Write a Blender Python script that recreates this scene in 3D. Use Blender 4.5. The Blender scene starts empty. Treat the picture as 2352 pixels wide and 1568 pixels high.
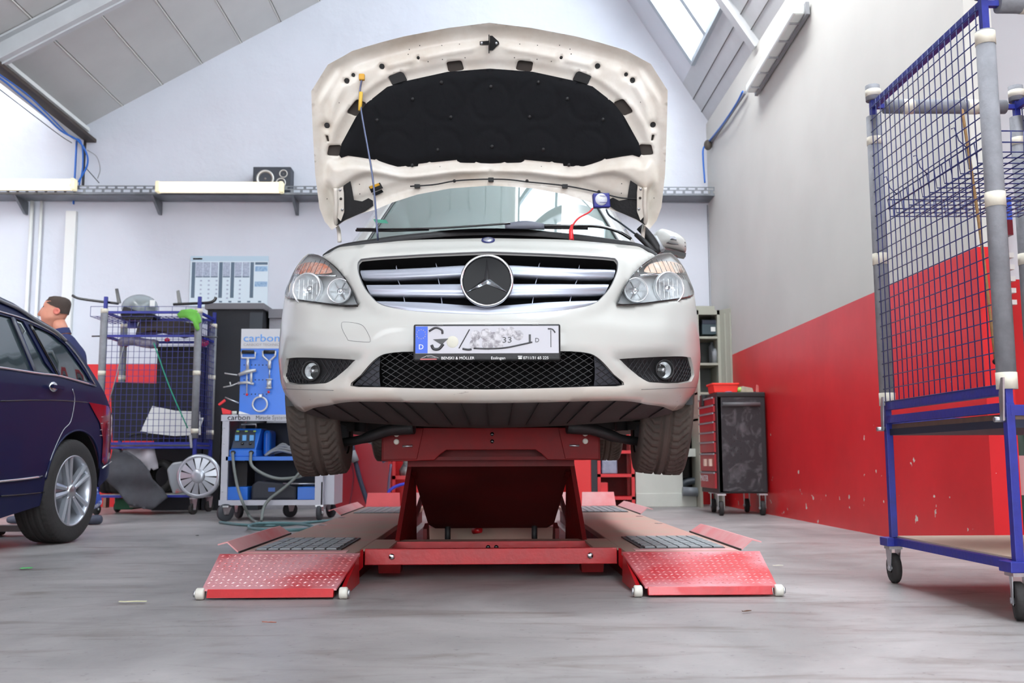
import bpy, bmesh, math, random
import numpy as np
from mathutils import Vector, Matrix
from mathutils.geometry import delaunay_2d_cdt
random.seed(7)
PI = math.pi
SC = bpy.context.scene
COL = SC.collection

# ------------------------------------------------------------------ camera
FPX = 2286.67
CAM_H = .516
def _rx(a): c, s = math.cos(a), math.sin(a); return np.array([[1,0,0],[0,c,-s],[0,s,c]])
def _rz(a): c, s = math.cos(a), math.sin(a); return np.array([[c,-s,0],[s,c,0],[0,0,1]])
YAW, PITCH, ROLL = math.radians(-1.2178), math.radians(6.8287), math.radians(-.2)
RCAM = _rz(YAW) @ _rx(PI/2+PITCH) @ _rz(ROLL)
ORG = np.array([0, 0, CAM_H])
cd = bpy.data.cameras.new('camera'); cam = bpy.data.objects.new('camera', cd); COL.objects.link(cam)
cam.matrix_world = Matrix.Translation((0, 0, CAM_H)) @ Matrix([list(map(float, r)) for r in RCAM]).to_4x4()
cd.sensor_width = 36; cd.lens = 35.0; cd.clip_start = .05; cd.clip_end = 200
SC.camera = cam
cd.dof.use_dof = True; cd.dof.focus_distance = 3.9; cd.dof.aperture_fstop = 5.0

# ------------------------------------------------------------------ world, lamps, exposure
SC.view_settings.view_transform = 'Standard'
SC.view_settings.look = 'None'
SC.view_settings.gamma = 1
SC.view_settings.use_curve_mapping = False
SC.view_settings.exposure = .42
w = bpy.data.worlds.new('sky'); SC.world = w; w.use_nodes = True
bg = w.node_tree.nodes['Background']; bg.inputs[0].default_value = (.93, .965, 1.0, 1); bg.inputs[1].default_value = 5.0
def area(name, loc, rot, sx, sy, power, col=(1, 1, 1)):
    l = bpy.data.lights.new(name, 'AREA'); l.shape = 'RECTANGLE'; l.size = sx; l.size_y = sy; l.energy = power; l.color = col
    o = bpy.data.objects.new(name, l); COL.objects.link(o); o.location = loc; o.rotation_euler = rot
    return o
# daylight standing in the roof glazing of both bays, and the unseen gate opening sized for front light
area('skylight_daylight', (2.25, 2.4, 6.75), (0, math.radians(-58), 0), 2.6, 15., 1900, (.98, .985, 1.0))
area('left_bay_daylight', (-5.45, .6, 6.7), (0, math.radians(-58), 0), 2.6, 13., 2300, (.94, .97, 1.0))


def at(px, py, Y):   # a pixel of the photograph's frame met with the plane at depth Y
    d = RCAM @ np.array([(px-1176)/FPX, -(py-784)/FPX, -1.]); return ORG + d*(Y/d[1])
def atx(px, py, X):
    d = RCAM @ np.array([(px-1176)/FPX, -(py-784)/FPX, -1.]); return ORG + d*(X/d[0])
def atz(px, py, Z=0.):
    d = RCAM @ np.array([(px-1176)/FPX, -(py-784)/FPX, -1.]); return ORG + d*((Z-CAM_H)/d[2])
def ray(px, py): return RCAM @ np.array([(px-1176)/FPX, -(py-784)/FPX, -1.])

# ------------------------------------------------------------------ materials
def lin(c):
    r = []
    for v in c[:3]:
        v = v/255. if max(c[:3]) > 1.0 else v
        r.append(v/12.92 if v <= .04045 else ((v+.055)/1.055)**2.4)
    return (*r, 1.)
MATS = {}
def mat(name, col, rough=.5, metal=0., coat=0., var=0., vscale=4., vcol=None, bump=0., bscale=60., spec=None, emit=0., stretch=None, sharp=None):
    m = bpy.data.materials.new(name); m.use_nodes = True
    nt = m.node_tree; b = nt.nodes['Principled BSDF']
    b.inputs['Base Color'].default_value = lin(col); b.inputs['Roughness'].default_value = rough
    b.inputs['Metallic'].default_value = metal; b.inputs['Coat Weight'].default_value = coat
    b.inputs['Coat Roughness'].default_value = .03
    if spec is not None: b.inputs['Specular IOR Level'].default_value = spec
    if emit: b.inputs['Emission Color'].default_value = lin(col); b.inputs['Emission Strength'].default_value = emit
    tc = nt.nodes.new('ShaderNodeTexCoord'); mp = nt.nodes.new('ShaderNodeMapping')
    nt.links.new(tc.outputs['Object'], mp.inputs[0])
    if stretch: mp.inputs['Scale'].default_value = stretch
    if var or vcol is not None:
        n = nt.nodes.new('ShaderNodeTexNoise'); n.inputs['Scale'].default_value = vscale; n.inputs['Detail'].default_value = 6; n.inputs['Roughness'].default_value = .62
        nt.links.new(mp.outputs[0], n.inputs['Vector'])
        cr = nt.nodes.new('ShaderNodeValToRGB'); lo, hi = sharp or (.35, .68)
        cr.color_ramp.elements[0].position = lo; cr.color_ramp.elements[1].position = hi
        c1 = lin(col); 
        if vcol is None:
            cr.color_ramp.elements[0].color = tuple(x*(1-var) for x in c1[:3])+(1,)
            cr.color_ramp.elements[1].color = tuple(min(1, x*(1+var*.6)) for x in c1[:3])+(1,)
        else:
            cr.color_ramp.elements[0].color = c1; cr.color_ramp.elements[1].color = lin(vcol)
        nt.links.new(n.outputs[0], cr.inputs[0]); nt.links.new(cr.outputs[0], b.inputs['Base Color'])
        r = nt.nodes.new('ShaderNodeMapRange'); r.inputs[3].default_value = max(0, rough-.08); r.inputs[4].default_value = min(1, rough+.12)
        nt.links.new(n.outputs[0], r.inputs[0]); nt.links.new(r.outputs[0], b.inputs['Roughness'])
    if bump:
        n2 = nt.nodes.new('ShaderNodeTexNoise'); n2.inputs['Scale'].default_value = bscale; n2.inputs['Detail'].default_value = 4
        nt.links.new(mp.outputs[0], n2.inputs['Vector'])
        bp = nt.nodes.new('ShaderNodeBump'); bp.inputs['Strength'].default_value = bump; bp.inputs['Distance'].default_value = .01
        nt.links.new(n2.outputs[0], bp.inputs['Height']); nt.links.new(bp.outputs[0], b.inputs['Normal'])
    MATS[name] = m
    return m
def clear_mat(name, tint, reflect=1.45, rough=.0, fog=0., fogcol=(200, 210, 210)):
    # thin clear sheet: see-through tint plus a mirror film by Fresnel
    m = bpy.data.materials.new(name); m.use_nodes = True; nt = m.node_tree; nt.nodes.clear()
    out = nt.nodes.new('ShaderNodeOutputMaterial'); t = nt.nodes.new('ShaderNodeBsdfTransparent'); t.inputs[0].default_value = lin(tint)
    g = nt.nodes.new('ShaderNodeBsdfGlossy'); g.inputs['Roughness'].default_value = rough
    lw = nt.nodes.new('ShaderNodeLayerWeight'); lw.inputs[0].default_value = .5; f0 = ((reflect-1)/(reflect+1))**2   # Schlick, the same from both sides of the sheet
    pw = nt.nodes.new('ShaderNodeMath'); pw.operation = 'POWER'; nt.links.new(lw.outputs['Facing'], pw.inputs[0]); pw.inputs[1].default_value = 5
    fr = nt.nodes.new('ShaderNodeMath'); fr.operation = 'MULTIPLY_ADD'; nt.links.new(pw.outputs[0], fr.inputs[0]); fr.inputs[1].default_value = 1-f0; fr.inputs[2].default_value = f0
    mx = nt.nodes.new('ShaderNodeMixShader'); nt.links.new(fr.outputs[0], mx.inputs[0]); nt.links.new(g.outputs[0], mx.inputs[2])
    if fog:
        d = nt.nodes.new('ShaderNodeBsdfDiffuse'); d.inputs[0].default_value = lin(fogcol)
        m2 = nt.nodes.new('ShaderNodeMixShader'); m2.inputs[0].default_value = fog
        nt.links.new(t.outputs[0], m2.inputs[1]); nt.links.new(d.outputs[0], m2.inputs[2]); nt.links.new(m2.outputs[0], mx.inputs[1])
    else: nt.links.new(t.outputs[0], mx.inputs[1])
    nt.links.new(mx.outputs[0], out.inputs[0]); MATS[name] = m
    return m

# ------------------------------------------------------------------ objects
WLOC = {}; LOCAL = set()
def is_local(o): return o.name in LOCAL or (o.parent is not None and is_local(o.parent))
def empty(name, loc, rotz=0.):
    o = bpy.data.objects.new(name, None); o.empty_display_size = .1; COL.objects.link(o)
    o.location = [float(v) for v in loc]; o.rotation_euler = (0, 0, rotz); WLOC[o.name] = np.array(loc, float); return o
def tag(o, label=None, cat=None, group=None, kind=None):
    if label: o['label'] = label
    if cat: o['category'] = cat
    if group: o['group'] = group
    if kind: o['kind'] = kind
    return o
def thing(name, label, cat, loc=(0, 0, 0), group=None, rotz=0.):
    return tag(empty(name, loc, rotz), label, cat, group)

class MB:
    """collects geometry in world (or thing-local) coordinates; build() links it as ONE mesh object"""
    def __init__(s): s.v = []; s.f = []; s.M = None; s.sm = []; s.mi = []; s.cur = 0
    def add(s, vs, fs, smooth=False):
        n = len(s.v)
        if s.M is not None: vs = [tuple(s.M @ Vector([float(a) for a in p])) for p in vs]
        s.v += [tuple(map(float, p)) for p in vs]
        for f in fs: s.f.append(tuple(n+i for i in f)); s.sm.append(smooth); s.mi.append(s.cur)
        return s
    def box(s, lo, hi):
        x0, y0, z0 = [min(a, b) for a, b in zip(lo, hi)]; x1, y1, z1 = [max(a, b) for a, b in zip(lo, hi)]
        return s.add([(x0,y0,z0),(x1,y0,z0),(x1,y1,z0),(x0,y1,z0),(x0,y0,z1),(x1,y0,z1),(x1,y1,z1),(x0,y1,z1)],
                     [(0,3,2,1),(4,5,6,7),(0,1,5,4),(1,2,6,5),(2,3,7,6),(3,0,4,7)])
    def cbox(s, c, sz): return s.box([c[i]-sz[i]/2 for i in range(3)], [c[i]+sz[i]/2 for i in range(3)])
    def bar(s, a, b, w, h, up=(0, 0, 1)):
        a, b = Vector([float(v) for v in a]), Vector([float(v) for v in b]); d = (b-a).normalized(); u = Vector(up)
        if abs(d.dot(u)) > .98: u = Vector((0, 1, 0))
        r = d.cross(u).normalized(); u = r.cross(d).normalized()
        vs = [p + r*(sx*w/2) + u*(sz*h/2) for p in (a, b) for sx, sz in ((-1,-1),(1,-1),(1,1),(-1,1))]
        return s.add(vs, [(0,1,2,3),(7,6,5,4),(0,4,5,1),(1,5,6,2),(2,6,7,3),(3,7,4,0)])
    def tube(s, pts, r, seg=8, caps=True, closed=False):
        pts = [Vector([float(v) for v in p]) for p in pts]; n = len(pts); rs = r if hasattr(r, '__len__') else [r]*n
        vs = []; prev = None
        for i, p in enumerate(pts):
            if closed: d = (pts[(i+1) % n]-pts[i-1])
            else: d = (pts[min(i+1, n-1)]-pts[max(i-1, 0)])
            d = d.normalized() if d.length > 1e-9 else Vector((0, 0, 1))
            if prev is None:
                u = Vector((0, 0, 1)) if abs(d.z) < .9 else Vector((0, 1, 0)); a = d.cross(u).normalized()
            else:
                a = (prev - d*prev.dot(d)); a = a.normalized() if a.length > 1e-6 else d.orthogonal().normalized()
            prev = a; b = d.cross(a)
            for k in range(seg):
                t = 2*PI*k/seg; vs.append(p + a*(math.cos(t)*rs[i]) + b*(math.sin(t)*rs[i]))
        fs = []; m = n if closed else n-1
        for i in range(m):
            for k in range(seg):
                j = (i+1) % n; fs.append((i*seg+k, i*seg+(k+1) % seg, j*seg+(k+1) % seg, j*seg+k))
        s.add(vs, fs, True)
        if caps and not closed:
            c = len(s.v)-len(vs)
            s.f.append(tuple(c+k for k in reversed(range(seg)))); s.sm.append(False); s.mi.append(s.cur)
            s.f.append(tuple(c+(n-1)*seg+k for k in range(seg))); s.sm.append(False); s.mi.append(s.cur)
        return s
    def cyl(s, a, b, r, seg=16, r2=None): return s.tube([a, b], [r, r if r2 is None else r2], seg)
    def prism(s, poly, off):   # poly: 3-D points in a plane, extruded by the vector off
        n = len(poly); off = np.array(off, float); p = [np.array(q, float) for q in poly]
        vs = p+[q+off for q in p]
        fs = [tuple(range(n)), tuple(range(2*n-1, n-1, -1))]+[(i, i+n, (i+1) % n+n, (i+1) % n) for i in range(n)]
        return s.add(vs, fs)
    def lathe(s, prof, c, axis, seg=24, smooth=True, arc=None):   # prof: (radius, height) along axis
        ax = Vector(axis).normalized(); a = ax.orthogonal().normalized(); b = ax.cross(a); c = Vector([float(v) for v in c])
        vs = [c+ax*h+a*(r*math.cos(2*PI*k/seg))+b*(r*math.sin(2*PI*k/seg)) for r, h in prof for k in range(seg)]
        fs = [(i*seg+k, i*seg+(k+1) % seg, (i+1)*seg+(k+1) % seg, (i+1)*seg+k) for i in range(len(prof)-1) for k in range(seg)]
        return s.add(vs, fs, smooth)
    def grid(s, P, smooth=True, closed=False):   # P[i][j] 3-D
        n, m = len(P), len(P[0]); vs = [p for row in P for p in row]; fs = []
        for i in range(n-1):
            for j in range(m if closed else m-1):
                k = (j+1) % m; fs.append((i*m+j, i*m+k, (i+1)*m+k, (i+1)*m+j))
        return s.add(vs, fs, smooth)
    def ball(s, c, r, seg=12, sz=(1, 1, 1)):
        P = [[(c[0]+r*sz[0]*math.sin(PI*i/(seg//2+2))*math.cos(2*PI*j/seg), c[1]+r*sz[1]*math.sin(PI*i/(seg//2+2))*math.sin(2*PI*j/seg), c[2]+r*sz[2]*math.cos(PI*i/(seg//2+2))) for j in range(seg)] for i in range(seg//2+3)]
        return s.grid(P, True, True)
    def build(s, name, m, parent=None, bevel=0., solid=0., sub=0, smooth=None, recenter=True, weld=False):
        me = bpy.data.meshes.new(name); org = np.zeros(3)
        vs = np.array(s.v, float).reshape(-1, 3)
        if parent is not None:
            q = parent
            while q is not None: org = org + np.array(q.location); q = q.parent
            if is_local(parent): org = np.zeros(3)
        elif recenter and len(vs):
            org = np.array([(vs[:, 0].min()+vs[:, 0].max())/2, (vs[:, 1].min()+vs[:, 1].max())/2, vs[:, 2].min()])
        me.from_pydata((vs-org).tolist(), [], s.f); 
        ms = m if isinstance(m, (list, tuple)) else [m]
        for q in ms: me.materials.append(q)
        me.polygons.foreach_set('use_smooth', s.sm if smooth is None else [smooth]*len(s.f)); me.polygons.foreach_set('material_index', s.mi)
        me.validate(); me.update()
        bm = bmesh.new(); bm.from_mesh(me)
        if weld: bmesh.ops.remove_doubles(bm, verts=bm.verts, dist=1e-5)
        bmesh.ops.recalc_face_normals(bm, faces=bm.faces); bm.to_mesh(me); bm.free()
        o = bpy.data.objects.new(name, me); COL.objects.link(o)
        if parent is not None: o.parent = parent
        else: o.location = org
        if solid: md = o.modifiers.new('solid', 'SOLIDIFY'); md.thickness = solid; md.offset = 0
        if bevel: md = o.modifiers.new('bevel', 'BEVEL'); md.width = bevel; md.segments = 2; md.limit_method = 'ANGLE'; md.angle_limit = math.radians(40); md.harden_normals = False
        if sub: md = o.modifiers.new('sub', 'SUBSURF'); md.levels = sub; md.render_levels = sub
        return o
def struct(name, mb, m, **k): return tag(mb.build(name, m, **k), kind='structure')

def smooth_pts(P, n=8, closed=False):   # Catmull-Rom through points
    P = [np.array(p, float) for p in P]; N = len(P); out = []
    for i in range(N if closed else N-1):
        p0 = P[i-1] if (closed or i > 0) else P[0]*2-P[1]; p1 = P[i]; p2 = P[(i+1) % N]
        p3 = P[(i+2) % N] if (closed or i+2 < N) else P[-1]*2-P[-2]
        for k in range(n):
            t = k/n; out.append(.5*((2*p1)+(-p0+p2)*t+(2*p0-5*p1+4*p2-p3)*t*t+(-p0+3*p1-3*p2+p3)*t**3))
    if not closed: out.append(P[-1])
    return out
def resample(poly, step, closed=True):
    P = [np.array(p, float) for p in poly]; out = []
    for i in range(len(P) if closed else len(P)-1):
        a, b = P[i], P[(i+1) % len(P)]; n = max(1, int(np.linalg.norm(b-a)/step+.5))
        for k in range(n): out.append(a+(b-a)*k/n)
    if not closed: out.append(P[-1])
    return np.array(out)
def inside(poly, pts):
    poly = np.asarray(poly); x, y = pts[:, 0], pts[:, 1]; r = np.zeros(len(pts), bool); j = len(poly)-1
    for i in range(len(poly)):
        xi, yi = poly[i]; xj, yj = poly[j]
        if yi != yj: r ^= ((yi > y) != (yj > y)) & (x < (xj-xi)*(y-yi)/(yj-yi)+xi)
        j = i
    return r
def dist(poly, pts, closed=True):
    poly = np.asarray(poly, float); d = np.full(len(pts), 1e9)
    for i in range(len(poly) if closed else len(poly)-1):
        a, b = poly[i], poly[(i+1) % len(poly)]; ab = b-a; L = ab@ab
        if L < 1e-14: continue
        t = np.clip(((pts-a)@ab)/L, 0, 1); d = np.minimum(d, np.hypot(*(pts-(a+t[:, None]*ab)).T))
    return d
def sdist(poly, pts):   # positive inside
    d = dist(poly, pts); return np.where(inside(poly, pts), d, -d)
def sstep(a, b, x):
    t = np.clip((x-a)/(b-a), 0, 1); return t*t*(3-2*t)
def panel(outline, holes, fmap, res, relief=None, flange=0., hole_flange=0., mb=None, step=None):
    """triangulates a 2-D outline with holes and lays it on the surface fmap(q, z, out)->3-D"""
    step = step or res*.8
    out = resample(outline, step); hs = [resample(h, step) for h in holes]
    loops = [out]+hs; V = np.vstack(loops); E = []; k = 0
    for L in loops: E += [(k+i, k+(i+1) % len(L)) for i in range(len(L))]; k += len(L)
    lo, hi = out.min(0), out.max(0)
    gx = np.arange(lo[0]+res/2, hi[0], res); gy = np.arange(lo[1]+res/2, hi[1], res*.87)
    G = np.array([(x+(res/2 if j % 2 else 0), y) for j, y in enumerate(gy) for x in gx])
    if len(G):
        ok = inside(out, G) & (dist(out, G) > res*.45)
        for h in hs: ok &= ~inside(h, G) & (dist(h, G) > res*.45)
        V = np.vstack([V, G[ok]])
    r = delaunay_2d_cdt([Vector(p) for p in V.tolist()], E, [], 0, 1e-7)
    v2 = np.array([tuple(p) for p in r[0]]); T = np.array([f for f in r[2] if len(f) == 3])
    c = v2[T].mean(1); ok = inside(out, c)
    for h in hs: ok &= ~inside(h, c)
    T = T[ok]
    off = relief(v2) if relief is not None else np.zeros(len(v2))
    vs = [fmap(p[0], p[1], o) for p, o in zip(v2, off)]
    mb = mb or MB(); mb.add(vs, [tuple(t) for t in T], True)
    def fl(L, dep):
        o2 = relief(L) if relief is not None else np.zeros(len(L))
        a = [fmap(p[0], p[1], o) for p, o in zip(L, o2)]; b = [fmap(p[0], p[1], o-dep) for p, o in zip(L, o2)]
        n = len(L); mb.add(a+b, [(i, (i+1) % n, (i+1) % n+n, i+n) for i in range(n)], True)
    if flange: fl(out, flange)
    if hole_flange:
        for h in hs: fl(h, hole_flange)
    return mb
def text(name, s, m, parent, loc, size, rot=(PI/2, 0, 0), ext=.0008, align='LEFT', local=False, sx=1.0):
    c = bpy.data.curves.new(name, 'FONT'); c.body = s; c.size = size; c.extrude = ext; c.align_x = align; c.resolution_u = 3
    tmp = bpy.data.objects.new(name, c); COL.objects.link(tmp); dg = bpy.context.evaluated_depsgraph_get()
    me = bpy.data.meshes.new_from_object(tmp.evaluated_get(dg)); bpy.data.objects.remove(tmp)
    me.materials.clear(); me.materials.append(m); me.name = name
    o = bpy.data.objects.new(name, me); COL.objects.link(o)
    loc = np.array(loc, float)
    if parent is not None:
        o.parent = parent
        if not is_local(parent):
            q = parent
            while q is not None: loc = loc-np.array(q.location); q = q.parent
    o.location = loc; o.rotation_euler = rot; o.scale = (sx, 1, 1)
    return o
# ================================================================== materials
WHITE = lambda n, c, **k: mat(n, c, **k)
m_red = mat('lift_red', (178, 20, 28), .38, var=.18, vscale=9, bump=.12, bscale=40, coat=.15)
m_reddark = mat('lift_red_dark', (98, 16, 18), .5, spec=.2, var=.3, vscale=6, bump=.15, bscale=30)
m_blue = mat('rack_blue', (34, 44, 140), .42, var=.2, vscale=20, bump=.1)
m_steel = mat('zinc_steel', (190, 192, 196), .32, metal=.9, var=.15, vscale=30)
m_chrome = mat('chrome', (225, 227, 230), .09, metal=1.)
m_black = mat('black_plastic', (26, 26, 28), .55, bump=.15, bscale=90)
m_blackg = mat('gloss_black', (14, 14, 16), .15, coat=.4)
m_rubber = mat('rubber', (44, 42, 42), .78, var=.25, vscale=14, bump=.2, bscale=80)
m_foam = mat('grey_foam', (128, 129, 134), .85, var=.16, vscale=16, bump=.35, bscale=30)
m_tape = mat('cream_tape', (214, 208, 192), .6, var=.08, vscale=30)
m_white = mat('white_paint', (228, 229, 226), .5)
m_grey = mat('mid_grey', (140, 142, 146), .5, var=.1)
m_cable_blue = mat('blue_cable', (36, 104, 196), .4)
m_cream = mat('grey_cream_metal', (196, 197, 188), .45, var=.06, vscale=3)

def floor_mat():
    m = bpy.data.materials.new('concrete_floor'); m.use_nodes = True; nt = m.node_tree; b = nt.nodes['Principled BSDF']; L = nt.links.new
    tc = nt.nodes.new('ShaderNodeTexCoord')
    def noise(sc, det, st, dist=0.):
        mp = nt.nodes.new('ShaderNodeMapping'); mp.inputs['Scale'].default_value = st; L(tc.outputs['Object'], mp.inputs[0])
        n = nt.nodes.new('ShaderNodeTexNoise'); n.inputs['Scale'].default_value = sc; n.inputs['Detail'].default_value = det; n.inputs['Distortion'].default_value = dist; n.inputs['Roughness'].default_value = .6
        L(mp.outputs[0], n.inputs['Vector']); return n.outputs[0]
    def ramp(src, p, c):
        r = nt.nodes.new('ShaderNodeValToRGB'); r.color_ramp.elements[0].position = p[0]; r.color_ramp.elements[1].position = p[1]
        r.color_ramp.elements[0].color = c[0]; r.color_ramp.elements[1].color = c[1]; L(src, r.inputs[0]); return r.outputs[0]
    a = ramp(noise(1.1, 9, (1, .8, 1), .8), (.36, .66), (lin((128, 124, 123)), lin((160, 155, 154))))
    st = ramp(noise(2.6, 7, (.7, 2.6, 1), 1.2), (.52, .72), ((1, 1, 1, 1), lin((196, 186, 178))))
    mx = nt.nodes.new('ShaderNodeMix'); mx.data_type = 'RGBA'; mx.blend_type = 'MULTIPLY'; mx.inputs[0].default_value = .8; L(a, mx.inputs[6]); L(st, mx.inputs[7])
    sp = ramp(noise(38, 4, (1, 1, 1)), (.30, .36), (lin((150, 146, 142)), (1, 1, 1, 1)))
    m2 = nt.nodes.new('ShaderNodeMix'); m2.data_type = 'RGBA'; m2.blend_type = 'MULTIPLY'; m2.inputs[0].default_value = .5; L(mx.outputs[2], m2.inputs[6]); L(sp, m2.inputs[7])
    L(m2.outputs[2], b.inputs['Base Color'])
    r = nt.nodes.new('ShaderNodeMapRange'); r.inputs[3].default_value = .28; r.inputs[4].default_value = .62; L(noise(1.9, 6, (1, 1, 1)), r.inputs[0]); L(r.outputs[0], b.inputs['Roughness'])
    bp = nt.nodes.new('ShaderNodeBump'); bp.inputs['Strength'].default_value = .25; bp.inputs['Distance'].default_value = .01; L(noise(9, 8, (1, 1, 1)), bp.inputs['Height']); L(bp.outputs[0], b.inputs['Normal'])
    return m
def wall_mat(name, white, red_z, bumps=.35, chips=True):
    # white plaster above, a red paint band up to red_z; chipped paint near the foot
    m = bpy.data.materials.new(name); m.use_nodes = True; nt = m.node_tree; b = nt.nodes['Principled BSDF']; L = nt.links.new
    ge = nt.nodes.new('ShaderNodeNewGeometry'); sx = nt.nodes.new('ShaderNodeSeparateXYZ'); L(ge.outputs['Position'], sx.inputs[0])
    def noise(sc, det=6):
        n = nt.nodes.new('ShaderNodeTexNoise'); n.inputs['Scale'].default_value = sc; n.inputs['Detail'].default_value = det; L(ge.outputs['Position'], n.inputs['Vector']); return n.outputs[0]
    def ramp(src, p, c0, c1):
        r = nt.nodes.new('ShaderNodeValToRGB'); r.color_ramp.elements[0].position = p[0]; r.color_ramp.elements[1].position = p[1]
        r.color_ramp.elements[0].color = c0; r.color_ramp.elements[1].color = c1; L(src, r.inputs[0]); return r.outputs[0]
    wh = ramp(noise(1.3), (.3, .7), lin([v*.965 for v in white]), lin(white))
    rd = ramp(noise(2.2), (.3, .7), lin((206, 24, 32)), lin((224, 34, 42)))
    lt = nt.nodes.new('ShaderNodeMath'); lt.operation = 'LESS_THAN'; L(sx.outputs[2], lt.inputs[0]); lt.inputs[1].default_value = red_z
    mx = nt.nodes.new('ShaderNodeMix'); mx.data_type = 'RGBA'; L(lt.outputs[0], mx.inputs[0]); L(wh, mx.inputs[6]); L(rd, mx.inputs[7]); res = mx.outputs[2]
    if chips:
        c = ramp(noise(11, 3), (.735, .745), (0, 0, 0, 1), (1, 1, 1, 1))
        mr = nt.nodes.new('ShaderNodeMapRange'); L(sx.outputs[2], mr.inputs[0]); mr.inputs[1].default_value = 0; mr.inputs[2].default_value = 1.9; mr.inputs[3].default_value = 1.13; mr.inputs[4].default_value = .92
        c = nt.nodes.new('ShaderNodeMath'); c.operation = 'MULTIPLY'; L(noise(11, 3), c.inputs[0]); L(mr.outputs[0], c.inputs[1])
        g = nt.nodes.new('ShaderNodeMath'); g.operation = 'GREATER_THAN'; L(c.outputs[0], g.inputs[0]); g.inputs[1].default_value = .765
        m2 = nt.nodes.new('ShaderNodeMix'); m2.data_type = 'RGBA'; L(g.outputs[0], m2.inputs[0]); L(res, m2.inputs[6]); m2.inputs[7].default_value = lin((206, 200, 190)); res = m2.outputs[2]
    L(res, b.inputs['Base Color'])
    rr = nt.nodes.new('ShaderNodeMapRange'); L(lt.outputs[0], rr.inputs[0]); rr.inputs[3].default_value = .7; rr.inputs[4].default_value = .38; L(rr.outputs[0], b.inputs['Roughness'])
    bp = nt.nodes.new('ShaderNodeBump'); bp.inputs['Strength'].default_value = bumps; bp.inputs['Distance'].default_value = .02; L(noise(3.2, 5), bp.inputs['Height']); L(bp.outputs[0], b.inputs['Normal'])
    return m
m_floor = floor_mat()
m_wallb = wall_mat('wall_back_paint', (214, 217, 226), 1.664, .8)
m_wallr = wall_mat('wall_right_paint', (205, 204, 198), 1.664, .12)
m_ceil = mat('ceiling_board', (200, 199, 197), .55, var=.05, vscale=1.5, bump=.05)
m_beam = mat('beam_white', (200, 202, 204), .5, var=.05)
m_brown = mat('gutter_brown', (62, 50, 44), .6, var=.25)
m_bar = mat('glazing_bar', (176, 184, 190), .4, metal=.3)

# ================================================================== setting
YB = 11.8; XR = 2.65; YC = 5.27; RIDGE = (.715, 7.797); GUT = (-4.95, 4.556); STEEP0 = (2.71, 4.605)
YF = -7.0
def zl(x): return 4.556+.572*(x+4.95)
def zs(x): return 4.605+1.6*(2.71-x)
struct('floor', MB().box((-12.8, -9, -.1), (9, 12.2, 0)), m_floor)
# back wall: one sheet cut to the two saw-tooth gables
gab = [(-12.7, 0), (2.8, 0), (2.8, 4.6), (2.71, 4.605), (.715, 7.797), (-4.95, 4.556), (-6.95, 7.8), (-12.7, 4.5)]
struct('wall_back', MB().prism([(x, YB, z) for x, z in gab], (0, .25, 0)), m_wallb)
struct('wall_right', MB().box((XR, YC, 0), (XR+.155, YB, 4.62)), m_wallr)
struct('wall_left', MB().box((-12.75, -9, 0), (-12.6, YB, 4.6)), m_wallb)
m_wallf = wall_mat('wall_far_paint', (222, 224, 230), 1.664, .15)
struct('wall_side', MB().box((XR+.155, 6.25, 0), (6.2, 6.4, 4.62)), m_wallf)
struct('wall_right_front', MB().box((6.2, -9, 0), (6.35, 6.4, 4.62)), m_wallr)
# unseen rear wall behind the camera, its gate opening sized to light the front
gt = tag(empty('wall_front', (0, -9.1, 0)), kind='structure')
for (xa, xb, z0, z1) in ((-12.7, -6.0, 0, 4.6), (5.0, 6.3, 0, 4.6), (-6.0, 5.0, 4.2, 4.6), (-6.95, 2.7, 4.6, 7.8)): MB().box((xa, -9.2, z0), (xb, -9.0, z1)).build('wall_piece', m_wallf, gt)
ce = tag(empty('ceiling', (0, 0, 4.556)), kind='structure')
FR = [9.45, 5.85, 2.25, -1.35, -4.95]     # frames
edges = [YB]+FR+[YF-2]
n = 12; dx = (RIDGE[0]-GUT[0])/n
for bi in range(6):
    y1, y0 = edges[bi], edges[bi+1]
    for i in range(n):
        xa, xb = GUT[0]+dx*i+.006, GUT[0]+dx*(i+1)-.006
        MB().prism([(xa, y0, zl(xa)), (xb, y0, zl(xb)), (xb, y0, zl(xb)+.05), (xa, y0, zl(xa)+.05)], (0, y1-y0, 0)).build('ceiling_panel', m_ceil, ce)
MB().prism([(GUT[0], YF-2, zl(GUT[0])+.051), (RIDGE[0], YF-2, zl(RIDGE[0])+.051), (RIDGE[0], YF-2, zl(RIDGE[0])+.1), (GUT[0], YF-2, zl(GUT[0])+.1)], (0, YB-YF+2.2, 0)).build('roof_deck', m_brown, ce)
jm = MB()
for i in range(1, n):
    x = GUT[0]+dx*i; jm.bar((x-.012, YF-2, zl(x)-.006), (x-.012, YB, zl(x)-.006), .014, .012)
jm.build('joint_strip', mat('joint_white', (214, 212, 206), .5), ce)
# steep face: solid apron below, glazing above
XG = 2.373; XT = .80
ap = struct('roof_slope', MB().prism([(2.78, YF-2, zs(2.78)), (XG, YF-2, zs(XG)), (XG+.05, YF-2, zs(XG)+.06), (2.83, YF-2, zs(2.78)+.06)], (0, YB-YF+2.2, 0)), m_beam)
for (x, nm) in ((2.50, 'a'), (2.60, 'b')):
    MB().bar((x-.004, YF-2, zs(x)-.004), (x-.004, YB, zs(x)-.004), .006, .006).build('joint', m_brown, ap)
struct('roof_strip', MB().prism([(XG, 11.17, zs(XG)), (RIDGE[0], 11.17, zs(RIDGE[0])), (RIDGE[0]+.06, 11.17, zs(RIDGE[0])+.04), (XG+.06, 11.17, zs(XG)+.04)], (0, .7, 0)), m_wallf)
m_sky = clear_mat('skylight_glass', (238, 246, 252), 1.3)
wn = tag(empty('window_1', (XG, 4, zs(XG))), kind='structure')
y = 11.17
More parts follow.
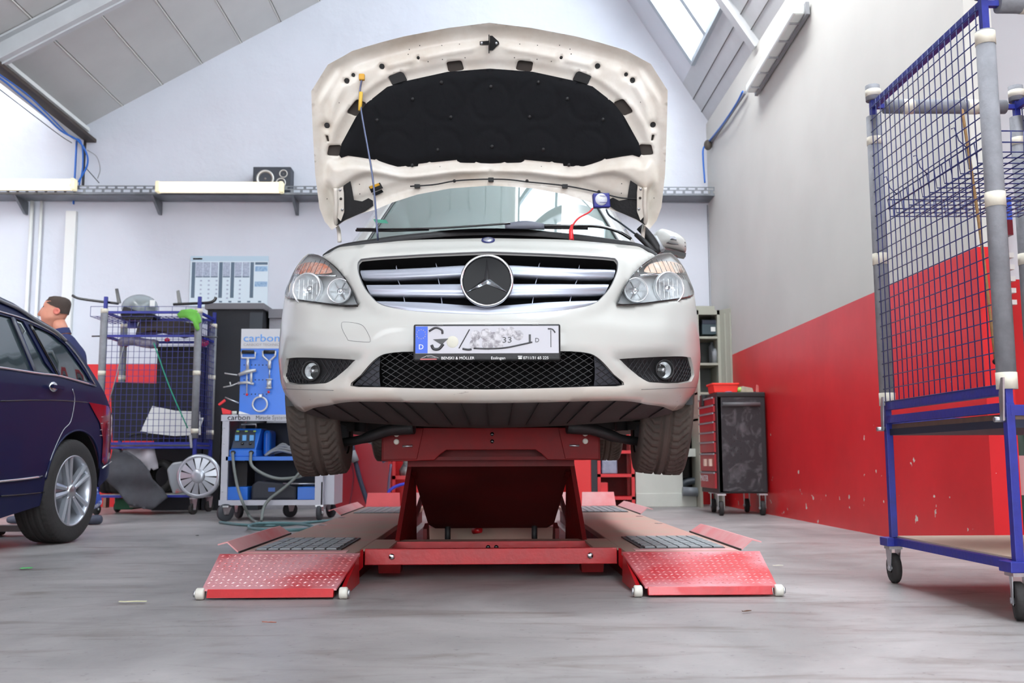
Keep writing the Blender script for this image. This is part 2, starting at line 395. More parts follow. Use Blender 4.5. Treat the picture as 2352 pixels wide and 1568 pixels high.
while y > YF-1.8:
    y2 = y-.77
    MB().add([(XG, y2+.02, zs(XG)+.03), (XT, y2+.02, zs(XT)+.03), (XT, y-.02, zs(XT)+.03), (XG, y-.02, zs(XG)+.03)], [(0, 1, 2, 3)]).build('pane', m_sky, wn)
    MB().bar((XG, y, zs(XG)+.01), (XT, y, zs(XT)+.01), .05, .09, up=(0, 1, 0)).build('glazing_bar', m_bar, wn)
    y = y2
for x in (XG, XT, 1.62): MB().bar((x, YF-1.8, zs(x)), (x, 11.17, zs(x)), .05, .07).build('rail', m_bar, wn)
# left bay: steep glazing down to the gutter, low slope beyond
wl = tag(empty('window_2', (-6, 4, 5)), kind='structure')
for k in range(18):
    ya = 10.9-.8*k
    MB().add([(-5.25, ya, 5.05), (-6.85, ya, 7.61), (-6.85, ya-.77, 7.61), (-5.25, ya-.77, 5.05)], [(0, 1, 2, 3)]).build('pane', m_sky, wl)
    MB().bar((-5.25, ya, 5.05), (-6.85, ya, 7.61), .04, .08, up=(0, 1, 0)).build('glazing_bar', m_bar, wl)
struct('roof_left', MB().prism([(-6.95, YF-2, 7.8), (-12.7, YF-2, 4.5), (-12.7, YF-2, 4.6), (-6.95, YF-2, 7.9)], (0, YB-YF+2.2, 0)), m_ceil)
struct('roof_left_apron', MB().prism([(-4.95, YF-2, 4.57), (-5.25, YF-2, 5.05), (-5.3, YF-2, 5.02), (-5.0, YF-2, 4.54)], (0, YB-YF+2.2, 0)), m_beam)
# gutter girder between the bays
g1 = struct('beam_gutter', MB().box((-5.06, YF-2, 4.40), (-4.90, YB, 4.56)), m_beam)
MB().box((-4.90, YF-2, 4.36), (-4.78, YB, 4.40)).build('flange', m_brown, g1)
MB().box((-4.895, YF-2, 4.40), (-4.885, YB, 4.47)).build('web', m_brown, g1)
MB().box((-4.90, YF-2, 4.50), (-4.87, YB, 4.545)).build('white_strip', m_white, g1)
# portal frames
for k, yf_ in enumerate(FR[:3]):
    fr = tag(empty('roof_frame', (-2, yf_, 4.4)), kind='structure')
    a = (-4.95, yf_, zl(-4.95)-.12); b = (RIDGE[0]-.05, yf_, zl(RIDGE[0])-.18)
    MB().bar(a, b, .26, .012, up=(0, 1, 0)).build('rafter_web', m_beam, fr)
    MB().bar((a[0], a[1], a[2]-.12), (b[0], b[1], b[2]-.12), .16, .02, up=(-.5, 0, .87)).build('rafter_flange', m_beam, fr)
    MB().bar((a[0], a[1], a[2]+.1), (b[0], b[1], b[2]+.1), .16, .02, up=(-.5, 0, .87)).build('rafter_flange', m_beam, fr)
    c = (2.68, yf_, zs(2.68)-.02); d = (RIDGE[0]+.05, yf_, zs(RIDGE[0])-.22)
    MB().bar(c, d, .14, .012, up=(0, 1, 0)).build('post_web', m_beam, fr)
    MB().bar((c[0]-.06, yf_, c[2]-.05), (d[0]-.06, yf_, d[2]-.05), .13, .02, up=(.8, 0, .5)).build('post_flange', m_beam, fr)
    MB().tube([(2.2, yf_+.05, zs(2.2)-.15), (.2, yf_+.6, 7.1)], .015).build('tie_rod', m_beam, fr)
struct('ceiling_side', MB().box((XR+.1, -9, 4.62), (6.35, 6.4, 4.72)), m_ceil)

# service trunking and pipes on the back wall
for (px, r) in ((75, .022), (97, .018)):
    a = at(px, 447, YB-.05); b = at(px-7, 720, YB-.05)
    tag(MB().cyl(a, (a[0], a[1], .0), r, 10).build('wall_pipe', m_white), 'thin white pipe running down the back wall'+(' , the one nearer the gutter' if px == 97 else ', leftmost of the two'), 'pipe').__setitem__('label', 'white wall pipe left of the man, '+('right one of the pair' if px == 97 else 'left one of the pair'))
a = at(154, 470, YB-.04); b = at(177, 470, YB-.04)
struct('trim_2', MB().box((a[0], YB-.06, 0), (b[0], YB, 3.5)), m_white)
a = at(1624, 450, YB-.01); tag(MB().cyl((a[0], YB-.01, 0), (a[0], YB-.01, 3.6), .006, 6).build('wall_cable', m_grey), 'thin grey cable running down the wall corner behind the white car', 'cable')

# cable tray with slots
YT = 11.45; zt = at(300, 447, YT)[2]; ztt = at(300, 432, YT)[2]
tr = thing('cable_tray', 'galvanised perforated cable tray fixed along the back wall', 'cable tray', (-2, YT, zt), None)
x0 = -6.2; x1 = at(1650, 440, YT)[0]
m_tray = mat('tray_zinc', (128, 132, 138), .45, metal=.5, var=.25, vscale=6)
m_trayslot = mat('tray_slot_light', (205, 210, 220), .6)
tm = MB(); tm.box((x0, YT, zt), (x1, YT+.3, zt+.004)); tm.box((x0, YT, zt), (x1, YT+.004, zt+.03)); tm.box((x0, YT, zt+.062), (x1, YT+.004, zt+.075)); tm.box((x0, YT, zt+.098), (x1, YT+.004, zt+.11)); tm.box((x0, YT+.3, zt), (x1, YT+.304, zt+.11))
x = x0
while x < x1:
    tm.box((x, YT, zt+.03), (x+.03, YT+.004, zt+.062)); tm.box((x+.04, YT, zt+.075), (x+.07, YT+.004, zt+.098)); x += .11
tm.build('tray_body', m_tray, tr)
for px in (28, 345, 668, 1690):
    p = at(px, 455, YT)
    if p[0] < x1: MB().prism([(p[0], YT, zt), (p[0], YB-.004, zt), (p[0], YB-.004, zt-.16), (p[0], YB-.06, zt-.16)], (.03, 0, 0)).build('bracket', m_tray, tr)

# fluorescent lamps
m_tube = mat('lamp_glow', (255, 240, 204), .4, emit=.85)
m_lampend = mat('lamp_end', (236, 226, 186), .5, emit=.35)
def lamp(pxa, pxb, y0, y1, label):
    Y = YT-.145; a = at(pxa, y0, Y); b = at(pxb, y1, Y); z0, z1 = at((pxa+pxb)/2, y1, Y)[2], at((pxa+pxb)/2, y0, Y)[2]
    t = thing('fluorescent_lamp', label, 'lamp', ((a[0]+b[0])/2, Y, z0), 'fluorescent lamps on the cable tray')
    P = []
    for x in (a[0]+.05, b[0]-.05):
        P.append([(x, Y+.05+.055*math.cos(q), (z0+z1)/2+(z1-z0)/2*math.sin(q)) for q in np.linspace(0, 2*PI, 14)[:-1]])
    MB().grid(P, True, True).build('diffuser', m_tube, t)
    for x in (a[0], b[0]-.05): MB().box((x, Y, z0), (x+.05, Y+.1, z1)).build('end_cap', m_lampend, t, bevel=.012)
    MB().box((a[0]+.02, Y+.1, z0+.01), (b[0]-.02, Y+.13, z1-.01)).build('housing', m_grey, t)
lamp(-130, 170, 408, 434, 'lit fluorescent lamp at the left edge, mounted on the cable tray')
lamp(356, 649, 415, 440, 'lit fluorescent lamp in front of the loudspeaker on the cable tray')

# loudspeaker lying on the tray
Y = YT+.12; a = at(580, 436, Y); b = at(668, 383, Y)
sp = thing('loudspeaker', 'black loudspeaker lying on its side on the cable tray', 'loudspeaker', (a[0], Y, a[2]))
MB().box((a[0], Y, zt+.005), (b[0], Y+.2, b[2])).build('cabinet', mat('speaker_box', (62, 66, 74), .6), sp, bevel=.006)
m_cone = mat('speaker_cone', (122, 116, 110), .6); m_ring = mat('speaker_ring', (214, 212, 206), .35, metal=.5)
for px, py, r in ((609, 410, 21), (651, 399, 10), (645, 420, 12)):
    c = at(px, py, Y-.002); R = r*Y/FPX
    q = MB().lathe([(R, 0), (R, .008), (R*.86, .012), (R*.78, .004)], c, (0, -1, 0), 24).build('driver_ring', m_ring, sp)
    MB().lathe([(R*.78, .004), (R*.4, -.02), (R*.34, -.02), (R*.2, -.004), (0.001, .001)], c, (0, -1, 0), 24).build('cone', m_cone, q)

# cables on the gutter beam, down to the tray
def cable(name, label, pts, r, m, cat='cable', n=8, seg=6): return tag(MB().tube(smooth_pts(pts, n), r, seg).build(name, m), label, cat)
XGc = -4.84
pts = [atx(-60, 145, XGc), atx(0, 180, XGc), atx(40, 212, XGc), atx(95, 258, XGc), atx(140, 300, XGc), at(178, 322, 11.3), at(198, 350, 11.4), at(200, 380, 11.45), at(180, 418, 11.5)]
cable('blue_cable', 'thick blue cable loop hanging off the brown beam to the tray', pts, .011, m_cable_blue)
pts = [atx(-60, 130, XGc), atx(0, 172, XGc), atx(60, 215, XGc), atx(110, 262, XGc), at(160, 312, 11.3), at(186, 326, 11.4), at(190, 380, 11.5), at(182, 425, 11.5)]
cable('blue_cable', 'second blue cable strapped along the brown gutter beam', pts, .009, m_cable_blue)
tag(MB().box(at(169, 468, 11.72), at(176, 325, 11.75)).build('cable_duct', m_cable_blue), 'straight blue conduit dropping from the beam end past the tray', 'conduit')
tag(MB().box(at(189, 425, 11.70), at(197, 325, 11.76)).build('duct_strip', m_black), 'narrow dark upright strip between blue cables under the beam end', 'conduit')
pts = [atx(-40, 178, XGc-.1), atx(0, 206, XGc-.1), atx(130, 305, XGc-.1), at(165, 328, 11.6)]
cable('thin_cable', 'thin black wire strung below the gutter beam', pts, .005, m_black, seg=5)
pts = [at(200, 344, 11.5), at(222, 360, 11.55), at(230, 388, 11.6), at(224, 410, 11.6)]
cable('thin_cable', 'thin grey wire bulging right of the blue cables above the tray', pts, .005, m_grey, seg=5)
cable('thin_cable', 'short straight grey wire slanting down to the tray from the cables', [at(195, 383, 11.5), at(228, 420, 11.5)], .005, m_black, seg=5)
# right corner: blue cable and unlit lamp along the wall head
pts = [atx(1706, 210, 2.58), atx(1690, 240, 2.57), atx(1660, 285, 2.57), at(1628, 325, 11.5), at(1616, 340, 11.5), at(1615, 365, 11.5), at(1619, 420, 11.5)]
cable('blue_cable', 'blue cable running down the right wall corner to the tray end', pts, .011, m_cable_blue)
cable('wall_conduit', 'grey conduit climbing the right wall corner beside the blue cable', [atx(1712, 212, 2.62), atx(1660, 290, 2.62), at(1632, 328, 11.55)], .016, m_grey)
tag(MB().ball(at(1626, 333, 11.5), .05, 8, (1, 1, 1.3)).build('junction_box', mat('old_bracket', (92, 84, 76), .6, var=.3)), 'small rusty bracket where the blue cable turns at the wall corner', 'bracket')
fx = thing('ceiling_lamp', 'long unlit white fluorescent lamp fixed along the head of the right wall', 'lamp', (2.58, 8.2, 4.3))
A = atx(1724, 205, 2.56); B = atx(1836, 20, 2.56)
MB().bar((2.56, A[1], A[2]), (2.56, B[1], B[2]), .10, .09).build('diffuser', mat('diffuser_off', (222, 226, 222), .35), fx, bevel=.02)
MB().bar((2.62, A[1]+.03, A[2]-.005), (2.62, B[1]-.03, B[2]-.005), .03, .11).build('housing', m_grey, fx)
for k in range(5):
    yy = A[1]+(B[1]-A[1])*(k+.5)/5; zz = A[2]+(B[2]-A[2])*(k+.5)/5
    MB().box((2.52, yy-.012, zz-.055), (2.63, yy+.012, zz-.04)).build('clip', m_steel, fx)
# wall poster
Y = YB-.012; a = at(434, 705, Y); b = at(617, 588, Y)
po = thing('wall_poster', 'pale blue wall chart of parts pinned to the back wall', 'poster', (a[0], Y, a[2]))
pw, ph = b[0]-a[0], b[2]-a[2]
MB().box((a[0], Y, a[2]), (b[0], Y+.004, b[2])).build('sheet', mat('poster_paper', (216, 230, 238), .5), po)
def cell(u0, v0, u1, v1, m, nm='print'): MB().box((a[0]+u0*pw, Y-.0015, b[2]-v1*ph), (a[0]+u1*pw, Y, b[2]-v0*ph)).build(nm, m, po)
m_p1 = mat('poster_slate', (92, 112, 130), .5); m_p2 = mat('poster_grey', (150, 160, 182), .5, vcol=(190, 200, 216), vscale=40); m_p3 = mat('poster_blue', (122, 160, 200), .5, vcol=(176, 204, 224), vscale=40); m_p4 = mat('poster_band', (186, 208, 222), .5); m_p5 = mat('poster_red', (196, 150, 160), .5)
cell(0, 0, 1, .1, m_p4); cell(.03, .04, .15, .07, m_p5)
for u in (.02, .37, .52, .77): cell(u, .12, u+.045, .82, m_p1, 'column')
for u, w_ in ((.07, .09), (.165, .09), (.265, .09), (.42, .09), (.57, .09), (.67, .09)): cell(u, .12, u+w_, .40, m_p2, 'picture'); cell(u, .40, u+w_, .42, m_p1)
cell(.83, .12, .99, .17, m_p1); cell(.83, .2, .99, .3, m_p3, 'picture'); cell(.83, .50, .99, .60, m_p3, 'picture')
for r_ in range(5):
    for u in (.13, .23, .33, .47, .63): cell(u, .47+r_*.085, u+.025, .47+r_*.085+.03, m_p2, 'icon')
for u in (.38, .5, .62, .74, .88): cell(u, .88, u+.04, .91, m_p1, 'icon')

# small litter on the floor
def litter(name, label, px, py, w_, d_, m, cat='litter', ang=0.):
    c = atz(px, py, 0); mb = MB(); mb.M = Matrix.Translation((c[0], c[1], .0)) @ Matrix.Rotation(ang, 4, 'Z')
    mb.grid([[(x*w_, y*d_, .004+.006*abs(math.sin(5*x+3*y))) for x in (-.5, -.2, .1, .5)] for y in (-.5, 0, .5)], False)
    tag(mb.build(name, m, solid=.002), label, cat)
litter('paper_scrap', 'small bright green scrap on the floor at the left', 60, 1308, .05, .03, mat('green_scrap', (70, 176, 92), .6))
litter('tape_scrap', 'pale yellowish strip of tape lying on the floor', 305, 1386, .10, .012, mat('tape_scrap', (196, 194, 160), .6))
litter('leaf_scrap', 'small dark brown leaf fragment on the floor right of the ramps', 1715, 1408, .035, .008, mat('dry_leaf', (92, 64, 50), .7), ang=.4)
litter('tape_scrap', 'short whitish strip on the floor right of the right ramp', 1787, 1302, .05, .008, m_tape)
litter('twig_scrap', 'thin reddish brown splinter on the floor in the foreground', 618, 1434, .05, .004, mat('splinter', (150, 96, 84), .7), ang=-.3)
litter('dirt_crumb', 'dark crumb of dirt on the floor left of the lift', 453, 1232, .02, .015, m_rubber)
# ================================================================== scissor lift
def plate_mat():
    m = mat('checker_red', (196, 34, 42), .34, coat=.1); nt = m.node_tree; b = nt.nodes['Principled BSDF']; L = nt.links.new
    tc = nt.nodes.new('ShaderNodeTexCoord'); n = nt.nodes.new('ShaderNodeTexNoise'); n.inputs['Scale'].default_value = 3.2; n.inputs['Detail'].default_value = 7
    L(tc.outputs['Object'], n.inputs['Vector']); r = nt.nodes.new('ShaderNodeValToRGB'); r.color_ramp.elements[0].position = .36; r.color_ramp.elements[1].position = .56
    r.color_ramp.elements[0].color = lin((188, 24, 34)); r.color_ramp.elements[1].color = lin((204, 132, 138)); L(n.outputs[0], r.inputs[0]); L(r.outputs[0], b.inputs['Base Color'])
    return m
m_plate = plate_mat()
m_dust = mat('dusty_red', (160, 140, 124), .62, vcol=(184, 132, 122), vscale=2.2, bump=.1, bscale=30)
m_dust2 = mat('dusty_pink', (204, 150, 150), .55, vcol=(206, 92, 96), vscale=2.2, sharp=(.45, .75))
m_grate = mat('grate_grey', (138, 144, 146), .5, metal=.3, var=.2, vscale=14)
m_studs = mat('stud_shine', (206, 104, 108), .25, metal=.2, vcol=(222, 190, 188), vscale=5)  # paler stud colour stands for the glints on the ramp
ZP = .13
m_redmid = mat('lift_red_shaded', (118, 12, 16), .5, spec=.2, var=.25, vscale=5, bump=.12, bscale=30)  # dirty lift red, darkened to carry the shade under the car
lift = thing('scissor_lift', 'red low scissor car lift with two dusty platforms under the white car', 'car lift', (0, 6.4, 0))
for s in (-1, 1):
    X0, X1 = .545, 1.105
    def sx(x): return s*x
    # approach ramp of chequer plate
    p = [(sx(.555), 4.30, ZP), (sx(1.145), 4.30, ZP), (sx(1.09), 3.86, .04), (sx(.585), 3.86, .04)]
    rm = MB().prism(p, (0, 0, -.008)).build('ramp_plate', m_plate, lift)
    # raised studs
    st = MB(); nu, nv = 22, 12
    for i in range(nu):
        for j in range(nv):
            u = (i+.5)/nu; v = (j+.5)/nv; y = 4.285-.41*v; xa = (.565+.025*v)+((1.135-.05*v)-(.565+.025*v))*u; z = ZP-(.09/.44)*(4.30-y)
            a = math.radians(40 if (i+j) % 2 else -40); l = .011; c, d = math.cos(a)*l, math.sin(a)*l; wx, wy = -math.sin(a)*.0028, math.cos(a)*.0028
            sl = .09/.44
            q = [(sx(xa)-c, y-d), (sx(xa)+wx, y+wy), (sx(xa)+c, y+d), (sx(xa)-wx, y-wy)]
            zz = [ZP-sl*(4.30-b_)+.0005 for a_, b_ in q]; n0 = len(st.v)
            st.add([(q[k][0], q[k][1], zz[k]) for k in range(4)]+[(sx(xa), y, ZP-sl*(4.30-y)+.004)], [(0, 1, 4), (1, 2, 4), (2, 3, 4), (3, 0, 4)])
    tag(st.build('tread_studs', m_studs, rm), kind='stuff')
    # nose bar and rollers
    MB().prism([(sx(.595), 3.86, .04), (sx(.595), 3.845, .008), (sx(.595), 3.87, .006), (sx(.595), 3.90, .045)], (s*.475, 0, 0)).build('nose_bar', m_red, lift, bevel=.003)
    for xx in (.558, 1.096):
        r_ = MB().lathe([(.001, -.016), (.018, -.016), (.022, -.012), (.022, .012), (.018, .016), (.001, .016)], (sx(xx), 3.862, .0225), (1, 0, 0), 20).build('roller', mat('roller_white', (206, 204, 194), .4) if 'roller_white' not in MATS else MATS['roller_white'], lift)
        MB().lathe([(.001, 0), (.013, 0), (.013, .008), (.001, .008)], (sx(xx)+(.016 if xx > .8 else -.016)*s, 3.862, .0225), (s if xx > .8 else -s, 0, 0), 14).build('roller_cap', m_steel, r_)
    MB().prism([(sx(.575), 4.30, ZP-.008), (sx(.575), 3.90, .03), (sx(.575), 3.95, .002), (sx(.575), 4.34, .002)], (-s*.015, 0, 0)).build('ramp_cheek', m_red, lift)
    # platform deck
    dk = MB(); y0, y1 = 4.30, 8.62
    dk.box((sx(.575), y0, ZP-.03), (sx(1.072), y1, ZP))
    deck = dk.build('platform', m_dust, lift, bevel=.004)
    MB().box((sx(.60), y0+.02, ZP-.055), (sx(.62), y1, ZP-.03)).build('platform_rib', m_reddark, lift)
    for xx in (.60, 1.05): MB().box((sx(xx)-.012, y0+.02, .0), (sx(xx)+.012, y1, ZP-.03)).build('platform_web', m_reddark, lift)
    MB().box((sx(.62), 4.34, ZP), (sx(1.06), 4.43, ZP+.002)).build('front_strip', m_dust2, deck)
    # grates front and rear
    for (ya, yb) in ((4.44, 5.09), (7.55, 8.42)):
        g = MB(); g.box((sx(.672), ya, ZP+.001), (sx(1.03), yb, ZP+.004)).build('grate_pan', m_black, lift)
        g = MB(); nx, ny = 7, 6
        for i in range(nx):
            for j in range(ny):
                xa = .674+(.354)*i/nx; ya2 = ya+(yb-ya)*j/ny
                g.box((sx(xa+.004), ya2+.008, ZP+.003), (sx(xa+.047), ya2+(yb-ya)/ny-.008, ZP+.009))
        g.build('grate', m_grate, lift)
        MB().box((sx(.655), ya, ZP), (sx(.667), yb, ZP+.006)).build('grate_edge', m_black, lift)
    MB().box((sx(.68), 5.12, ZP), (sx(.99), 5.15, ZP+.003)).build('bright_strip', m_red, lift)
    for yy in (6.2, 7.0): MB().lathe([(.001, .0012), (.024, .0012), (.026, 0)], (sx(1.03), yy, ZP), (0, 0, 1), 16).build('deck_hole', m_blackg, deck)
    for (ya, yb) in ((4.34, 5.45), (7.25, 8.55)):   # raised side flaps
        h0 = np.array((s*1.075, ya, ZP)); 
        P = [(s*1.078, ya, ZP+.004), (s*1.078, yb, ZP+.004), (s*1.125, yb-.05, ZP+.045), (s*1.165, yb-.12, ZP+.035), (s*1.165, ya+.0, ZP+.035), (s*1.125, ya, ZP+.045)]
        MB().add(P, [(0, 1, 2, 5), (5, 2, 3, 4)]).build('side_flap', m_dust2, lift, solid=.006)
        MB().bar((s*1.074, ya, ZP+.003), (s*1.074, yb, ZP+.003), .006, .008).build('flap_hinge', m_black, lift)
    # rear stop plates
    MB().prism([(sx(.78), 8.66, ZP), (sx(1.075), 8.66, ZP), (sx(1.065), 8.72, ZP+.115), (sx(.79), 8.72, ZP+.115)], (0, .008, 0)).build('rear_plate', m_dust2 if s > 0 else mat('worn_red', (214, 84, 88), .5, var=.12), lift)
    MB().prism([(sx(.60), 8.66, ZP), (sx(.70), 8.66, ZP), (sx(.70), 8.72, ZP+.115), (sx(.61), 8.72, ZP+.115)], (0, .008, 0)).build('rear_plate', m_dust2, lift)
    # inner ledge joining the front frame
    MB().box((sx(.46), 4.52, ZP-.012), (sx(.60), 5.06, ZP-.002)).build('ledge', m_dust, lift)
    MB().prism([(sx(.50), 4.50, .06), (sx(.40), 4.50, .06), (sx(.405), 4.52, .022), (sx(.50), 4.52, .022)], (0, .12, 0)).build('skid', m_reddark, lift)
    MB().prism([(sx(.565), 4.49, .055), (sx(.565), 4.49, ZP), (sx(.60), 4.40, ZP-.01), (sx(.60), 4.40, .01)], (s*.012, 0, 0)).build('gusset', m_red, lift)
    MB().lathe([(.001, .008), (.012, .008), (.014, .004), (.014, 0)], (sx(.44), 4.497, .097), (0, -1, 0), 12).build('bolt', m_chrome, lift)
fb = MB(); fb.box((-.56, 4.50, .06), (.56, 4.53, ZP)).build('front_beam', m_red, lift, bevel=.003)
MB().box((-.50, 4.53, .06), (.50, 4.95, .068)).build('channel_floor', m_red, lift)
MB().box((-.56, 4.94, .05), (.56, 4.965, ZP-.004)).build('channel_back', m_red, lift)
MB().box((-.50, 4.965, ZP-.012), (.50, 5.08, ZP-.004)).build('rear_ledge', m_dust, lift)
for x in (-.02, .02): MB().lathe([(.001, .001), (.011, .001), (.011, 0)], (x+.005, 4.938, .098), (0, -1, 0), 14).build('bolt_hole', m_blackg, lift)
# floor pan of the scissor mechanism
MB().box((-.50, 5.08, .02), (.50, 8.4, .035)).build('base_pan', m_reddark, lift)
MB().box((-.36, 5.9, .035), (.36, 5.97, .13)).build('cross_member', m_dust, lift)
MB().cyl((-.10, 5.75, .12), (-.06, 5.72, .13), .018, 12).build('pin', m_red, lift)
# scissor arms
for s in (-1, 1):
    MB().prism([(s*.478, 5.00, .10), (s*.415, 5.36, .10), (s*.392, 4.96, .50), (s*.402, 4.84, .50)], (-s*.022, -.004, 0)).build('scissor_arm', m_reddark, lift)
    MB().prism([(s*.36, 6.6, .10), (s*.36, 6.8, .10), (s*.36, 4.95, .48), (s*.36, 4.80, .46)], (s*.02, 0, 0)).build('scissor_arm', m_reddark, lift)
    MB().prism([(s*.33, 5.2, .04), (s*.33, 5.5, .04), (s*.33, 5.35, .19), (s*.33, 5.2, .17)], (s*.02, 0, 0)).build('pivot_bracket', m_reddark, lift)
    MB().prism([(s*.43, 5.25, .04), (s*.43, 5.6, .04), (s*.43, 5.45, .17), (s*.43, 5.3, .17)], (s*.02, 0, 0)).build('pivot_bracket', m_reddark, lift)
    MB().cyl((s*.24, 5.6, .05), (s*.24, 5.6, .17), .016, 12).build('jack_foot', m_black, lift)
# centre cover sheet
MB().prism([(-.385, 4.80, .50), (.385, 4.80, .50), (.345, 5.55, .17), (.31, 5.62, .145), (-.31, 5.62, .145), (-.345, 5.55, .17)], (0, .03, .012)).build('cover_sheet', mat('sheet_dark_red', (84, 22, 22), .5, var=.4, vscale=3), lift)  # dark red with strong blotches
for s in (-1, 1): MB().box((s*.235-.022, 4.845, .475), (s*.235+.022, 4.85, .4755)).build('slot', m_black, lift)
# top cross beam
YX = 4.60
prof = [(-.502, .668), (.502, .668), (.502, .520), (.42, .518), (.26, .520), (.235, .545), (.205, .566), (-.205, .566), (-.235, .545), (-.26, .520), (-.42, .515), (-.502, .517)]
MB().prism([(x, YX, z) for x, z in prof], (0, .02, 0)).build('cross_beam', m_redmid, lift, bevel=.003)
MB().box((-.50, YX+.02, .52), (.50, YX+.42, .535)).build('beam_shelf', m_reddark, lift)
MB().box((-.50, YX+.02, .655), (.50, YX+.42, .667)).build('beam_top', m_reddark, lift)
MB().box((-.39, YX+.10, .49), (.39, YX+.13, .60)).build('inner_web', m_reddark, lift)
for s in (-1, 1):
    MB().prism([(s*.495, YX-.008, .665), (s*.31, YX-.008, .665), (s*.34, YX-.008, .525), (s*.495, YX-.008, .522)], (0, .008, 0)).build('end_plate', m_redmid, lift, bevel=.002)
    for z in (.604, .639): MB().lathe([(.001, .010), (.010, .010), (.013, .006), (.013, 0)], (s*.433, YX-.008, z), (0, -1, 0), 14).build('bolt', MATS['roller_white'], lift)
    MB().cyl((s*.36, YX-.009, .585), (s*.405, YX-.009, .583), .006, 6).build('lock_pin', m_steel, lift)
    # upper platform rails carrying the car
    MB().box((s*.46, YX+.02, .55), (s*.50, 7.9, .655)).build('upper_rail', m_red, lift)
for z in (.605, .638): MB().lathe([(.001, .001), (.009, .001), (.009, 0)], (.005, YX-.001, z), (0, -1, 0), 14).build('bolt_hole', m_blackg, lift)
for z0, y0_ in ((.44, 7.2),):
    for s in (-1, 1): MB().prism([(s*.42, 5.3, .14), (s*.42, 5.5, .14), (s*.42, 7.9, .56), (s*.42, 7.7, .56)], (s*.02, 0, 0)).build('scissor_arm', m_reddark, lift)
# ================================================================== white car on the lift
m_carw = mat('car_white', (190, 190, 186), .22, coat=.9, var=.015, vscale=3)
def dirty_white():
    m = mat('car_white_dusty', (222, 223, 219), .3, coat=.6); nt = m.node_tree; b = nt.nodes['Principled BSDF']; L = nt.links.new
    tc = nt.nodes.new('ShaderNodeTexCoord'); sx = nt.nodes.new('ShaderNodeSeparateXYZ'); L(tc.outputs['Object'], sx.inputs[0])
    n = nt.nodes.new('ShaderNodeTexNoise'); n.inputs['Scale'].default_value = 7; n.inputs['Detail'].default_value = 7; L(tc.outputs['Object'], n.inputs['Vector'])
    mr = nt.nodes.new('ShaderNodeMapRange'); L(sx.outputs[2], mr.inputs[0]); mr.inputs[1].default_value = .90; mr.inputs[2].default_value = .72; mr.inputs[3].default_value = 0; mr.inputs[4].default_value = .9
    mu = nt.nodes.new('ShaderNodeMath'); mu.operation = 'MULTIPLY'; L(mr.outputs[0], mu.inputs[0]); L(n.outputs[0], mu.inputs[1])
    mx = nt.nodes.new('ShaderNodeMix'); mx.data_type = 'RGBA'; L(mu.outputs[0], mx.inputs[0]); mx.inputs[6].default_value = lin((190, 190, 185)); mx.inputs[7].default_value = lin((176, 150, 128))
    # fine dark scrapes
    mp = nt.nodes.new('ShaderNodeMapping'); mp.inputs['Scale'].default_value = (14, 14, 60); mp.inputs['Rotation'].default_value = (0, .5, 0); L(tc.outputs['Object'], mp.inputs[0])
    n2 = nt.nodes.new('ShaderNodeTexNoise'); n2.inputs['Scale'].default_value = 1.6; n2.inputs['Detail'].default_value = 5; L(mp.outputs[0], n2.inputs['Vector'])
    g = nt.nodes.new('ShaderNodeMapRange'); L(n2.outputs[0], g.inputs[0]); g.inputs[1].default_value = .70; g.inputs[2].default_value = .73; g.inputs[3].default_value = 0; g.inputs[4].default_value = .75
    g2 = nt.nodes.new('ShaderNodeMath'); g2.operation = 'MULTIPLY'; L(g.outputs[0], g2.inputs[0]); L(mr.outputs[0], g2.inputs[1])
    m2 = nt.nodes.new('ShaderNodeMix'); m2.data_type = 'RGBA'; L(g2.outputs[0], m2.inputs[0]); L(mx.outputs[2], m2.inputs[6]); m2.inputs[7].default_value = lin((90, 80, 74)); L(m2.outputs[2], b.inputs['Base Color'])
    return m
m_card = dirty_white()
m_void = mat('dark_void', (12, 12, 13), .9, spec=.1)
m_slat = mat('slat_silver', (172, 177, 190), .3, metal=.55)
m_hoodin = mat('hood_inner_cream', (234, 230, 221), .42, coat=.25, vcol=(210, 199, 184), vscale=3.5, bump=.04, bscale=18)
m_felt = mat('felt_black', (24, 25, 28), .9, bump=.25, bscale=35, spec=.2)
m_hole = mat('cavity_brown', (62, 56, 52), .8)
m_under = mat('undertray', (52, 49, 48), .7, var=.3, vscale=9, bump=.1)
m_lens = clear_mat('lamp_lens', (250, 252, 252), 1.4)
m_glass = clear_mat('windscreen_glass', (130, 150, 144), 2.1, fog=.45, fogcol=(170, 190, 184))
m_mirrorbowl = mat('lamp_reflector', (222, 224, 226), .2, metal=.55, bump=.25, bscale=60)
m_hsg = mat('lamp_bezel', (186, 188, 190), .28, metal=.15)
m_lampgrey = mat('lamp_housing', (128, 130, 132), .3, metal=.5)
m_orange = mat('indicator_orange', (214, 112, 70), .25, vcol=(200, 176, 166), vscale=26)

